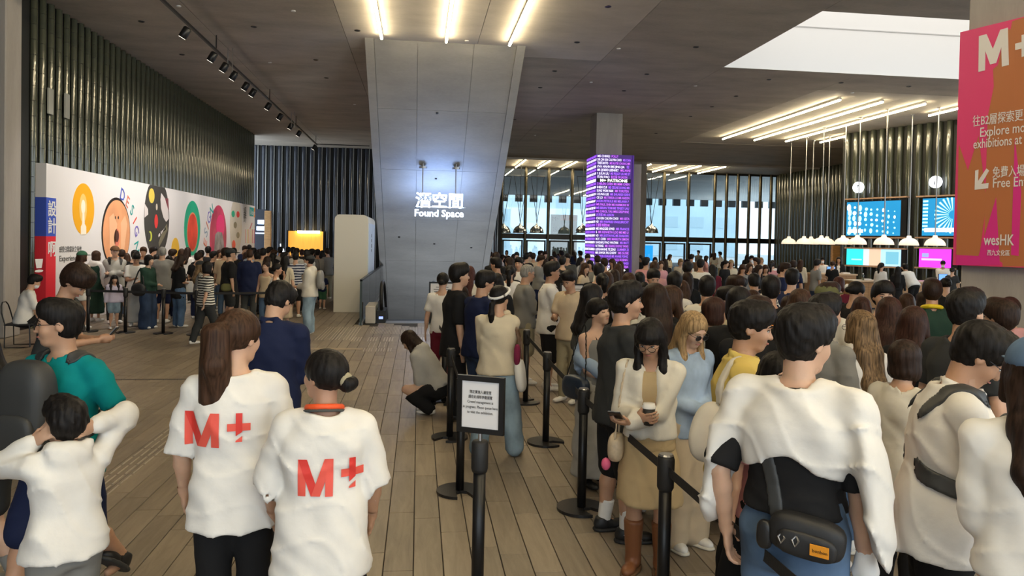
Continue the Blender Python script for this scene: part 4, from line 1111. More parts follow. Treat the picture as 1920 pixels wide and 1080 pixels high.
ARMS = {   # wrist targets in body heights: (out, forward, up); out is positive away from the body's middle line
    'down': (.150, .015, .475), 'fwd': (.10, .14, .60), 'phone': (.035, .185, .655), 'chest': (-.01, .15, .70), 'cross': (-.075, .125, .655),
    'belly': (.0, .14, .60), 'back': (.03, -.10, .52), 'head': (.085, -.01, .90), 'chin': (.02, .11, .83), 'pocket': (.125, .05, .50), 'lean': (.15, .32, .62), 'raise': (.09, .18, .86), 'swingf': (.15, .12, .50), 'swingb': (.15, -.12, .50), 'knee': (.07, .22, .40), 'out': (.22, .16, .58)}

def skeleton(sp):
    h = sp['h']; sex = sp.get('sex', 'f'); wd = sp.get('build', 1.0) * (1.0 if sex == 'm' else .93)
    J = {'h': h, 'wd': wd}
    pz = sp.get('pelvis', .52) * h; sh = sp.get('shift', (0, 0))
    lean, side, tw = radians(sp.get('lean', 0)), radians(sp.get('side', 0)), radians(sp.get('twist', 0))
    Rt = rot(-lean, side, tw)            # torso frame: x right, y forward, z up
    P = np.array([sh[0] * h, sh[1] * h, pz]); J['P'] = P; J['Rt'] = Rt
    up = Rt[:, 2]; rt = Rt[:, 0]; fw = Rt[:, 1]
    J['C'] = P + up * .305 * h
    for s, nm in ((1, 'R'), (-1, 'L')):
        J['sh' + nm] = P + up * .274 * h + rt * s * .104 * h * wd
        J['hip' + nm] = P + rt * s * .050 * h * wd - up * .015 * h
    hyaw, hpit, hrol = radians(sp.get('hyaw', 0)), radians(sp.get('hpitch', 0)), radians(sp.get('hroll', 0))
    Rh = rot(0, 0, tw) @ rot(0, 0, -hyaw) @ rot(-(hpit + lean * .5), hrol, 0); J['Rh'] = Rh
    hs = sp.get('head', .134 * h if h > 1.45 else .152 * h) / .222; J['hs'] = hs   # scale of the 0.222 m head
    nb = J['C'] + up * .012 * h
    J['nb'] = nb
    J['hc'] = nb + (up * .6 + Rh[:, 2] * .4) * (h - .52 * h - .317 * h - .112 * hs) + fw * .012 * h + Rh[:, 1] * .012
    la = .172 * h, .150 * h
    for s, nm in ((1, 'R'), (-1, 'L')):
        tg = sp.get('arm' + nm, 'down'); tg = ARMS[tg] if isinstance(tg, str) else tg
        if tg[2] >= .70 or sp.get('torso_arms'): base = P + Rt @ np.array([s * tg[0] * h, tg[1] * h, (tg[2] - .52) * h])
        else: base = P + rot(-lean * .6, 0, tw) @ np.array([s * tg[0] * h, tg[1] * h, (tg[2] - .52) * h])
        pole = sp.get('pole' + nm, (s * .55, -.8, -.5)); pole = Rt @ np.array(pole)
        J['el' + nm], J['wr' + nm] = ik(J['sh' + nm], base, *la, pole)
    ll = .2335 * h, .2315 * h
    for s, nm in ((1, 'R'), (-1, 'L')):
        ft = sp.get('foot' + nm, (s * .055, 0.0, .0)); ank = np.array([ft[0] * h, ft[1] * h, .042 * h + ft[2] * h])
        kp = sp.get('knee' + nm, (s * .12, 1.0, .15))
        J['kn' + nm], J['an' + nm] = ik(J['hip' + nm], ank, *ll, kp)
        J['fy' + nm] = radians(sp.get('toe' + nm, -s * 8)); J['fp' + nm] = radians(sp.get('pitch' + nm, 0))
    return J
TORSO = [(-.075, .060, .050), (-.04, .084, .066), (.0, .094, .070), (.05, .090, .066), (.11, .079, .058), (.17, .087, .062), (.225, .094, .064), (.255, .088, .058), (.280, .066, .047), (.300, .042, .038), (.318, .034, .034)]
def torso_fn(J, ease=0.0, flare=0.0, prof=TORSO, wlo=None, belly=0.0):
    h, P, Rt, wd = J['h'], J['P'], J['Rt'], J['wd']
    ws = np.array([p[0] for p in prof]) * h; aa = np.array([p[1] for p in prof]) * h * wd + ease; bb = np.array([p[2] for p in prof]) * h * wd + ease
    if flare: f_ = np.clip((.16 * h - ws) / (.25 * h), 0, 1.6); aa = aa + flare * f_; bb = bb + flare * f_
    if belly: bb = bb + belly * np.exp(-((ws - .06 * h) / (.08 * h)) ** 2)
    def fn(X, Y, Z):
        dx, dy, dz = X - P[0], Y - P[1], Z - P[2]
        u = dx * Rt[0, 0] + dy * Rt[1, 0] + dz * Rt[2, 0]; v = dx * Rt[0, 1] + dy * Rt[1, 1] + dz * Rt[2, 1]; w = dx * Rt[0, 2] + dy * Rt[1, 2] + dz * Rt[2, 2]
        a = np.interp(w, ws, aa); b = np.interp(w, ws, bb)
        q = np.abs(u / a) ** 2.4 + np.abs(v / b) ** 2.4
        d = (q ** (1 / 2.4) - 1) * np.minimum(a, b)
        return np.maximum(d, np.maximum(w - ws[-1], ws[0] - w))
    lo = P - np.array([1, 1, 0]) * .30 * h + np.array([0, 0, ws[0]]) - .06; hi = P + np.array([1, 1, 0]) * .30 * h + np.array([0, 0, ws[-1] + .05])
    R_ = np.array([P + Rt @ np.array([sx * .13 * h, sy * .10 * h, w]) for sx in (-1, 1) for sy in (-1, 1) for w in (ws[0], ws[-1])])
    return R_.min(0) - .03 - ease - flare, R_.max(0) + .03 + ease + flare, fn
def limb(fd, J, nm, kind, r, k=.02):
    a, b = {'ua': ('sh', 'el'), 'fa': ('el', 'wr'), 'th': ('hip', 'kn'), 'ca': ('kn', 'an')}[kind]
    fd.cone(J[a + nm], J[b + nm], r[0], r[1], k)
def finger_dirs(J, nm, sp):
    s = 1 if nm == 'R' else -1
    f = J['wr' + nm] - J['el' + nm]; f /= np.linalg.norm(f)
    hd = sp.get('hdir' + nm)
    if hd is not None: f = J['Rt'] @ np.array([hd[0] * s, hd[1], hd[2]], float); f /= np.linalg.norm(f)
    pal = sp.get('palm' + nm, (-1, .2, 0)); pal = J['Rt'] @ np.array([pal[0] * s, pal[1], pal[2]], float); pal = pal - f * (pal @ f); pal /= np.linalg.norm(pal) + 1e-9
    sd = np.cross(f, pal)      # across the palm
    th = sp.get('thumb' + nm, None)
    fwd_ = J['Rt'] @ np.array([-.2 * s, 1, .6])
    if sd @ fwd_ < 0: sd = -sd
    return f, pal, sd
def hand(fd, J, nm, sp, fine):
    h = J['h']; q = h / 1.70; w = J['wr' + nm]; f, pal, sd = finger_dirs(J, nm, sp)
    curl = sp.get('curl' + nm, sp.get('curl', .55))
    c = w + f * .050 * q
    R = np.stack([sd, pal, f], 1)
    fd.ell(c, (.040 * q, .017 * q, .052 * q), R, .012)
    if not fine:
        e = c + f * .06 * q + pal * .02 * q
        fd.ell(e, (.036 * q, .016 * q, .045 * q), R, .02); fd.cone(w + f * .03 * q + sd * .03 * q, w + f * .07 * q + sd * .05 * q + pal * .02 * q, .012 * q, .010 * q, .012); return
    for i, (o, L) in enumerate(((.030, .072), (.010, .080), (-.010, .074), (-.029, .058))):
        b = w + f * .090 * q + sd * o * q; ang = curl * (.75 + .08 * i); p0 = b; ax_ = f; fr = f + sd * o * 2.0; fr /= np.linalg.norm(fr)
        r = .0092 * q
        for j in range(3):
            a_ = ang * (j + .55); d_ = fr * cos(a_) + pal * sin(a_); p1 = p0 + d_ * L * q * (.42, .33, .25)[j]
            fd.cone(p0, p1, r, r * .9, .004); p0 = p1; r *= .9
    b = w + f * .022 * q + sd * .030 * q; d1 = f * .62 + sd * .62 + pal * .45; d1 /= np.linalg.norm(d1); p1 = b + d1 * .042 * q; d2 = f * .9 + pal * (.25 + .4 * curl) + sd * .1; d2 /= np.linalg.norm(d2)
    fd.cone(b, p1, .0125 * q, .0105 * q, .010); fd.cone(p1, p1 + d2 * .034 * q, .0105 * q, .0085 * q, .003)
def head_field(fd, J, fine):
    hc, R, s = J['hc'], J['Rh'], J['hs']
    def pt(x, y, z): return hc + R @ (np.array([x, y, z]) * s)
    def el(c, r, k=.02, mode='u'): fd.ell(pt(*c), np.array(r) * s, R, k * s, mode)
    el((0, -.012, .030), (.074, .094, .083), .01)
    el((0, .022, -.022), (.060, .068, .086), .03)
    el((0, .050, -.092), (.030, .030, .022), .03)
    if fine:
        el((.030, .060, -.030), (.026, .026, .030), .02); el((-.030, .060, -.030), (.026, .026, .030), .02)
        fd.cone(pt(-.034, .078, .020), pt(.034, .078, .020), .010 * s, .010 * s, .016)
        for x in (-.030, .030): el((x, .097, .000), (.016, .012, .010), .010, 's')
        fd.cone(pt(0, .084, .006), pt(0, .104, -.032), .008 * s, .0125 * s, .010)
        for x in (-.011, .011): el((x, .094, -.035), (.008, .009, .007), .006)
        el((0, .083, -.058), (.022, .012, .0065), .004); el((0, .081, -.071), (.019, .012, .0075), .004)
    for x in (-1, 1):
        el((x * .075, -.006, -.006), (.010, .020, .031), .006)
        if fine: el((x * .086, -.002, -.004), (.007, .010, .018), .006, 's')
    fd.cone(J['nb'] - J['Rt'][:, 2] * .02, pt(0, -.022, -.045), .033 * J['h'] * (.5 + .5 * J['wd']), .030 * J['h'] * (.5 + .5 * J['wd']), .022)
    return pt
def skin_field(sp, J, fine):
    fd = Field(); h, wd = J['h'], J['wd']; g = .5 + .5 * wd
    lo, hi, fn = torso_fn(J, -.004); fd.add(lo, hi, fn, .02)
    for nm in 'RL':
        fd.cone(J['nb'] - J['Rt'][:, 2] * .012 * h, J['sh' + nm], .026 * h * g, .027 * h * g, .03)
        fd.cone(J['sh' + nm], J['el' + nm], .0285 * h * g, .0235 * h * g, .030); m_ = J['el' + nm] * .7 + J['wr' + nm] * .3
        fd.cone(J['el' + nm], m_, .0235 * h * g, .0245 * h * g, .012); fd.cone(m_, J['wr' + nm], .0240 * h * g, .0160 * h * g, .012)
        fd.cone(J['hip' + nm], J['kn' + nm], .052 * h * g, .033 * h * g, .03); m_ = J['kn' + nm] * .68 + J['an' + nm] * .32
        back = np.array([0, -.010 * h, 0]); fd.cone(J['kn' + nm], m_ + back, .032 * h * g, .0335 * h * g, .02); fd.cone(m_ + back, J['an' + nm], .0325 * h * g, .0205 * h * g, .02)
        hand(fd, J, nm, sp, fine)
        fy = J['fy' + nm]; t = np.array([sin(-fy), cos(fy), 0]); fd.cone(J['an' + nm] - np.array([0, 0, .012 * h]), J['an' + nm] + t * .075 * h - np.array([0, 0, .022 * h]), .021 * h, .016 * h, .02)
    head_field(fd, J, fine)
    return fd
def skin_mesh(sp, J, fine):
    fd = skin_field(sp, J, fine)
    if not fine: return field_mesh(fd, sp.get('res', .022))
    res = sp.get("res", .024)
    V, Q = field_mesh(fd, res)
    boxes = []
    R, s, hc = J['Rh'], J['hs'], J['hc']
    boxes.append((hc - .135 * s, hc + .135 * s, sp.get("head_res", .0078)))
    for nm in 'RL':
        f, pal, sd = finger_dirs(J, nm, sp); c = J['wr' + nm] + f * .085 * J['h'] / 1.7; boxes.append((c - .105 * J['h'] / 1.7, c + .105 * J["h"] / 1.7, .0072))
    cen = V[Q].mean(1); keep = np.ones(len(Q), bool)
    for lo, hi, r in boxes:
        keep &= ~np.all((cen > lo + res * 1.5) & (cen < hi - res * 1.5), axis=1)
    Vs, Qs = [V], [Q[keep]]; off = len(V)
    for lo, hi, r in boxes:
        v, q = field_mesh(fd, r, box=(lo, hi))
        Vs.append(v); Qs.append(q + off); off += len(v)
    V = np.concatenate(Vs); Q = np.concatenate(Qs)
    used = np.unique(Q); mp = np.full(len(V), -1); mp[used] = np.arange(len(used))
    return V[used], mp[Q]
def folds(seed, amp, J, rough=1.0):
    r = np.random.RandomState(seed); ph = r.uniform(0, 6.28, 12); P = J['P']
    def w(X, Y, Z):
        z = Z - P[2]
        a = np.sin(19 * X + 7 * z + ph[0] + 1.6 * np.sin(9 * Y + ph[1])) * np.sin(11 * z - 9 * Y + ph[2])
        b = np.sin(31 * X - 13 * Y + 9 * z + ph[3]) * np.sin(17 * z + 6 * X + ph[4])
        c = np.sin(14 * Y + 24 * z + 8 * X + ph[5] + 2 * np.sin(10 * X + ph[6]))
        d_ = np.sin(46 * X + 30 * z + ph[7] + 2.2 * np.sin(13 * z + 9 * Y + ph[8])) * np.sin(8 * z + 5 * X + ph[9])
        e_ = 1 - np.abs(np.sin(9 * X + 16 * z + 7 * Y + ph[10] + 1.3 * np.sin(12 * X - 5 * z + ph[11])))
        return amp * (a * .6 + b * .35 * rough + c * .4 + d_ * .45 - e_ ** 6 * 1.2)
    return w
def top_field(sp, J):
    """shirt, tee, hoodie, blazer, vest: torso with ease, sleeves cut square, neck opening"""
    fd = Field(); h, wd = J['h'], J['wd']; g = .5 + .5 * wd; tp = sp['top']; ease = tp.get('ease', .020); hem = tp.get('hem', -.045); sl = tp.get('sleeve', 'short'); fl = tp.get('flare', .012)
    up, P = J['Rt'][:, 2], J['P']
    prof = TORSO[2:] if True else TORSO
    prof = [(hem - .05, .096, .074), (min(hem, -.02) if hem < -.03 else -.02, .096, .074)] + [p for p in TORSO if p[0] >= .0]
    prof = sorted(set(prof)); 
    lo, hi, fn = torso_fn(J, ease, fl, prof, belly=tp.get('belly', 0)); fd.add(lo, hi, fn, .02)
    cuts = []
    for nm in 'RL':
        a, e, w = J['sh' + nm], J['el' + nm], J['wr' + nm]
        if sl == 'none': continue
        sr = tp.get('sleeve_w', .014); fd.cone(J['nb'] - up * .016 * h, a, .026 * h * g + .005 + ease * .30, .029 * h * g + .005 + ease * .30, .03)
        if sl in ('short', 'half'):
            fr = .78 if sl == 'short' else 1.0
            fr = tp.get('sleeve_l', fr); b = a + (e - a) * fr
            fd.cone(a, b, .0300 * h * g + .004 + ease * .35, .027 * h * g + sr + ease * .35, .016)
        else:
            fd.cone(a, e, .0300 * h * g + .005 + ease * .35, .027 * h * g + sr, .018)
            w2 = e + (w - e) * tp.get('cuff', .95); fd.cone(e, w2, .026 * h * g + sr, .020 * h * g + sr * .8, .02)
    n_ = tp.get('neck', .014)
    c = J['nb']; hd = J['hc'] + J['Rh'] @ np.array([0, -.02, -.05]) * J['hs']
    fd.cone(c - J['Rt'][:, 2] * .014, hd, .036 * h * g + n_, .040 * h * g + n_ + .01, .016, 's')
    if tp.get('vneck'): 
        v0 = c + J['Rt'] @ np.array([0, .055 * h, -tp['vneck']]); fd.cone(c + J['Rt'] @ np.array([0, .05 * h, 0]), v0, .04, .008, .008, 's')
    fd.plane(P + up * hem * h, -up, .006)
    if sl in ('short', 'half'):
        for nm in 'RL':
            a, e = J['sh' + nm], J['el' + nm]; fr = tp.get('sleeve_l', .78 if sl == 'short' else 1.0); d = (e - a) / np.linalg.norm(e - a); q = a + (e - a) * fr
            def fn2(X, Y, Z, a=a, d=d, q=q, h=h):
                # square-cut the sleeve end: carve the cap beyond the cut, only close to the arm axis
                t = (X - q[0]) * d[0] + (Y - q[1]) * d[1] + (Z - q[2]) * d[2]
                rx = X - q[0] - t * d[0]; ry = Y - q[1] - t * d[1]; rz_ = Z - q[2] - t * d[2]
                rad = np.sqrt(rx * rx + ry * ry + rz_ * rz_)
                return np.maximum(-t, np.maximum(rad - .085 * h / 1.7, t - .12))
            if (q - P)[2] < 0: continue
            if abs((J['Rt'].T @ (q - P))[0]) > .095 * h * wd + ease * .5: fd.add(q - .1, q + .1, fn2, .005, 's')
    if tp.get('open'):
        fd.cone(c + J['Rt'] @ np.array([0, .055 * h, -.01]), P + J['Rt'] @ np.array([0, .10 * h + ease, (hem - .05) * h]), tp['open'] * .8, tp['open'], .012, 's')
    if tp.get('hood'):
        b = c + J['Rt'] @ np.array([0, -.035 * h, .0]); fd.ell(b + J['Rt'] @ np.array([0, -.012 * h, -.018 * h]), (.072 * h, .036 * h, .052 * h), J['Rt'], .02)
        fd.cone(c + J['Rt'] @ np.array([-.05 * h, .02 * h, .005 * h]), b + J['Rt'] @ np.array([-.055 * h, 0, .015 * h]), .022, .026, .02); fd.cone(c + J['Rt'] @ np.array([.05 * h, .02 * h, .005 * h]), b + J['Rt'] @ np.array([.055 * h, 0, .015 * h]), .022, .026, .02)
    if tp.get('collar'):
        for s in (-1, 1):
            fd.cone(c + J['Rt'] @ np.array([s * .036 * h, .030 * h, .000]), c + J['Rt'] @ np.array([s * .030 * h, -.030 * h, .014 * h]), .011, .013, .012)
        fd.cone(c + J['Rt'] @ np.array([-.030 * h, -.030 * h, .014 * h]), c + J['Rt'] @ np.array([.030 * h, -.030 * h, .014 * h]), .013, .013, .012)
    return fd
def bottom_field(sp, J):
    fd = Field(); h, wd = J['h'], J['wd']; g = .5 + .5 * wd; bt = sp['bottom']; kind = bt.get('kind', 'trousers'); fit = bt.get('fit', .012); wz = bt.get('waist', .06)
    up, P = J['Rt'][:, 2], J['P']
    if kind in ('trousers', 'shorts'):
        prof = [(-.08, .082, .066), (-.04, .093, .074), (.0, .097, .073), (.05, .090, .066), (.10, .080, .06)]
        lo, hi, fn = torso_fn(J, min(fit * .5, .008) + .003, 0, prof); fd.add(lo, hi, fn, .02)
        for nm in 'RL':
            a, k_, n_ = J['hip' + nm], J['kn' + nm], J['an' + nm]
            fw_ = bt.get('flare', 0.0)
            if kind == 'trousers':
                end = k_ + (n_ - k_) * bt.get('len', .96)
                bk_ = np.array([0, -.006 * h, 0]); fd.cone(a, k_, .054 * h * g + fit, .037 * h * g + fit + fw_ * .5, .03)
                fd.cone(k_, k_ * .6 + end * .4 + bk_, .037 * h * g + fit + fw_ * .5, .034 * h * g + fit + fw_ * .7, .02); fd.cone(k_ * .6 + end * .4 + bk_, end, .034 * h * g + fit + fw_ * .7, .027 * h * g + fit + fw_, .02)
            else:
                fr = bt.get('len', .9); e = a + (k_ - a) * min(fr, 1.0)
                fd.cone(a, e, .055 * h * g + fit, .042 * h * g + fit + fw_, .03)
                if fr > 1: fd.cone(k_, k_ + (n_ - k_) * (fr - 1), .042 * h * g + fit + fw_, .040 * h * g + fit + fw_, .02)
        fd.plane(P + up * wz * h, up, .006)
    else:
        L = bt.get('len', .30); rb = bt.get('hem_w', .125); zt = wz; zb = -L
        prof = [(zb - .03, rb, rb * bt.get('deep', .85)), (zb, rb, rb * bt.get('deep', .85)), (zb * .5 + .0, rb * .5 + .052, (rb * .5 + .045) * .86), (-.02, .098, .076), (.02, .096, .073), (.06, .088, .066), (.12, .08, .06)]
        lo, hi, fn = torso_fn(dict(J, Rt=np.eye(3)) if abs(sp.get('lean', 0)) > 5 else J, fit * .6 + .003, 0, prof); fd.add(lo, hi, fn, .02)
        fd.plane(P + up * wz * h, up, .006); fd.plane(P + np.array([0, 0, zb * h]), (0, 0, -1), .006)
    return fd
def shoe_fields(sp, J, nm):
    h = J['h']; q = h / 1.7; an = J['an' + nm]; fy, fp = J['fy' + nm], J['fp' + nm]; R = rot(-fp, 0, fy)
    base = an - R[:, 2] * .042 * h
    def pt(x, y, z): return base + R @ (np.array([x, y, z]) * q)
    up_ = Field(); so = Field(); kind = sp.get('shoe', 'trainer')
    up_.ell(pt(0, .105, .036), np.array((.046, .085, .036)) * q, R, .02); up_.ell(pt(0, -.015, .045), np.array((.040, .062, .045)) * q, R, .03); up_.cone(pt(0, .0, .06), pt(0, -.012, .085), .046 * q, .044 * q, .03)
    if kind == 'boot':
        t = J['kn' + nm] - an; t /= np.linalg.norm(t); up_.cone(an, an + t * .17 * h, .050 * q, .068 * q, .02); up_.plane(an + t * .165 * h, t, .004)
    else: up_.plane(pt(0, 0, .098), R[:, 2], .004)
    up_.plane(pt(0, 0, .014), -R[:, 2], .004)
    so.ell(pt(0, .105, .010), np.array((.050, .092, .030)) * q, R, .01, pw=2.6); so.ell(pt(0, -.012, .010), np.array((.044, .068, .030)) * q, R, .05, pw=2.6)
    so.plane(pt(0, 0, .001), -R[:, 2], .002); so.plane(pt(0, 0, .026), R[:, 2], .002)
    return up_, so
def hair_field(sp, J, fine):
    fd = Field(); hc, R, s = J['hc'], J['Rh'], J['hs']; ha = sp.get('hair', 'short'); h = J['h']; vol = sp.get('hvol', 0.0)
    Rt, C_ = J['Rt'], J['C']
    def pt(x, y, z): return hc + R @ (np.array([x, y, z]) * s)
    def el(c, r, k=.02, mode='u'): fd.ell(pt(*c), np.array(r) * s, R, k * s, mode)
    if ha == 'bald': return None
    v = vol
    if ha in ('short', 'fade', 'mop', 'crop'):
        a = {'short': .016, 'fade': .015, 'mop': .020, 'crop': .005}[ha] + v
        el((0, -.012, .050), (.072 + a, .092 + a, .072 + a), .01)
        if ha in ('short', 'mop', 'fade'): el((0, .048, .090), (.056 + a * .5, .052, .034 + a), .03)
        el((0, -.022, .000), (.0775, .0905, .090 if ha != 'mop' else .100), .022)
        if ha == 'mop': el((0, -.040, .005), (.078 + a * .6, .068 + a * .5, .070), .02); el((0, .070, .058), (.062, .030, .028), .02)
        zl = {'short': -.062, 'fade': -.060, 'mop': -.085, 'crop': -.055}[ha]
        el((0, .085, -.055), (.088, .088, .088), .010, 's')
        el((0, .13, -.01), (.075, .07, .06 if ha != 'mop' else .045), .010, 's')
        for x in (-1, 1): el((x * .092, .018, -.048), (.035, .034, .050), .010, 's')
        fd.plane(pt(0, -.05, zl - .02), -(R[:, 2] * .94 - R[:, 1] * .35), .008 * s)
    else:
        a = .016 + v
        el((0, -.014, .032), (.075 + a, .095 + a, .084 + a), .01)
        if sp.get('fringe'): el((0, .066, .052), (.060, .036, .034), .02)
        if ha in ('long', 'bob', 'half'):
            L = sp.get('hlen', .30 if ha == 'long' else .0)
            el((0, -.030, -.035), (.084 + v, .078, .085), .02)
            dn = np.array([0, 0, -1.0]); bk = Rt[:, 1]
            if ha == 'bob':
                for x in (-1, 1): el((x * .066, .006, -.055), (.026, .050, .070), .02)
                el((0, -.040, -.075), (.080, .066, .050), .02)
            else:
                p0 = pt(0, -.050, -.030); n0 = J['nb'] - bk * (.055 * h / 1.7 + .01) + (0, 0, -.01); e0 = n0 + dn * (L * .55) - bk * .045; e1 = n0 + dn * L - bk * .040
                rx = Rt[:, 0]
                for o, r_ in ((-.048, .040), (0.0, .046), (.048, .040)):
                    fd.cone(p0 + rx * o * s, n0 + rx * o * 1.1, .052 * s, r_ + .006, .03); fd.cone(n0 + rx * o * 1.1, e0 + rx * o * 1.15, r_ + .006, r_, .03); fd.cone(e0 + rx * o * 1.15, e1 + rx * o * .9, r_, .016, .03)
                for x in (-1, 1):
                    fd.cone(pt(x * .074, .006, .015), pt(x * .080, .012, -.080), .024 * s, .028 * s, .02)
                    if sp.get('locks', True):
                        q0 = pt(x * .078, .012, -.085); q1 = J['nb'] + Rt @ np.array([x * .072, .050, -.05]); q2 = J['nb'] + Rt @ np.array([x * .070, .095, -.05 - L * .75])
                        fd.cone(q0, q1, .028 * s, .030, .02); fd.cone(q1, q2, .032, .012, .02)
        if ha in ('pony', 'lowpony', 'bun', 'updo'):
            pass
        el((0, .088, -.052), (.075, .088, .085 if not sp.get('fringe') else .068), .010, 's')
        if not sp.get('fringe'): el((0, .125, .002), (.058, .062, .062), .014, 's')
        if ha in ('pony', 'lowpony', 'bun', 'updo'):
            for x in (-1, 1): el((x * .092, .012, -.050), (.036, .036, .046), .010, 's')
            fd.plane(pt(0, -.05, -.062), -(R[:, 2] * .92 - R[:, 1] * .38), .012 * s)
            if ha in ('pony', 'lowpony'):
                z0 = .045 if ha == 'pony' else -.035; L = sp.get('hlen', .32); k0 = pt(0, -.100, z0); k1 = pt(0, -.140, z0 - .02); dn = np.array([0, 0, -1.0]); bk = Rt[:, 1]; pw_ = sp.get('pony_w', .034)
                m1 = k1 + dn * L * .35 - bk * .012; m2 = k1 + dn * L * .75 + bk * .01; m3 = k1 + dn * L + bk * .015
                fd.cone(k0, k1, .026 * s, pw_ * .95, .02); fd.cone(k1, m1, pw_, pw_ * 1.25, .02); fd.cone(m1, m2, pw_ * 1.25, pw_ * 1.0, .02); fd.cone(m2, m3, pw_, .010, .02)
                if sp.get('pony_flat'):
                    for o in (-.6, .6): fd.cone(k1 + Rt[:, 0] * o * pw_, m2 + Rt[:, 0] * o * pw_ * 1.4, pw_ * .8, pw_ * .8, .02)
            else:
                zb = -.015 if ha == 'bun' else .075; yb = -.125 if ha == 'bun' else -.085
                el((sp.get('bunx', 0.0), yb, zb), (.044, .036, .040), .012); el((sp.get('bunx', 0.0) + .012, yb - .014, zb + .006), (.030, .026, .030), .008)
    return fd
def strands(sp, J, amp):
    hc, R = J['hc'], J['Rh']; ph = np.random.RandomState(sp.get('seed', 1)).uniform(0, 6.28, 6)
    def w(X, Y, Z):
        dx, dy, dz = X - hc[0], Y - hc[1], Z - hc[2]
        u = dx * R[0, 0] + dy * R[1, 0] + dz * R[2, 0]; v = dx * R[0, 1] + dy * R[1, 1] + dz * R[2, 1]; z = dx * R[0, 2] + dy * R[1, 2] + dz * R[2, 2]
        if sp.get('hair') in ('short', 'fade', 'mop', 'crop'):
            return 1.5 * amp * (np.sin(150 * u + 60 * z + ph[0] + 3 * np.sin(40 * v)) * np.sin(90 * v + 40 * z + ph[1]) + .5 * np.sin(230 * u - 120 * v + ph[2]))
        a = np.arctan2(u, -v - .0)
        return amp * (np.sin(16 * a + 5 * z + ph[0] + 1.4 * np.sin(18 * z + ph[3])) * .7 + .5 * np.sin(33 * a + 9 * z + ph[1]))
    return w
# ================================================================== FIGURE ASSEMBLY
COLS = {'white': (.78, .76, .72), 'off-white': (.70, .66, .57), 'cream': (.66, .58, .43), 'black': (.013, .013, .014), 'charcoal': (.035, .037, .038), 'grey': (.22, .215, .20), 'light grey': (.42, .41, .38), 'dark grey': (.075, .078, .075),
        'navy': (.012, .018, .055), 'blue': (.05, .12, .34), 'light blue': (.34, .44, .58), 'denim blue': (.09, .15, .25), 'pale denim': (.26, .36, .44), 'dark denim': (.03, .05, .10), 'teal': (.0, .21, .22), 'green': (.05, .14, .08), 'dark green': (.02, .05, .035), 'olive': (.12, .12, .05),
        'brown': (.13, .07, .035), 'tan': (.48, .36, .20), 'beige': (.56, .45, .31), 'khaki': (.34, .30, .20), 'yellow': (.62, .47, .13), 'pink': (.66, .32, .34), 'maroon': (.14, .015, .03), 'red': (.45, .03, .03), 'lilac': (.50, .42, .56), 'lavender': (.55, .50, .62), 'burgundy': (.16, .02, .05), 'wine': (.2, .02, .06), 'purple': (.16, .05, .2), 'dusty pink': (.5, .26, .26), 'ink': (.016, .027, .048)}
SKINS = [(.56, .33, .215), (.50, .285, .18), (.62, .385, .265), (.43, .235, .145)]
HAIRS = {'black': (.010, .0085, .008), 'dark brown': (.022, .012, .008), 'brown': (.042, .021, .012), 'auburn': (.036, .016, .011), 'blonde-streaked': (.115, .072, .036), 'blonde': (.27, .175, .085), 'grey': (.22, .21, .19), 'red-brown': (.060, .020, .015)}
def skin_mat(i):
    nm = 'skin_tone_%d' % i
    if nm in MATS: return MATS[nm]
    m_ = mat(nm, SKINS[i], .48, noise=.07, nscale=14)
    b = m_.node_tree.nodes['Principled BSDF']; b.inputs['Subsurface Weight'].default_value = .12; b.inputs['Subsurface Radius'].default_value = (.02, .008, .004); b.inputs['Subsurface Scale'].default_value = .5
    return m_
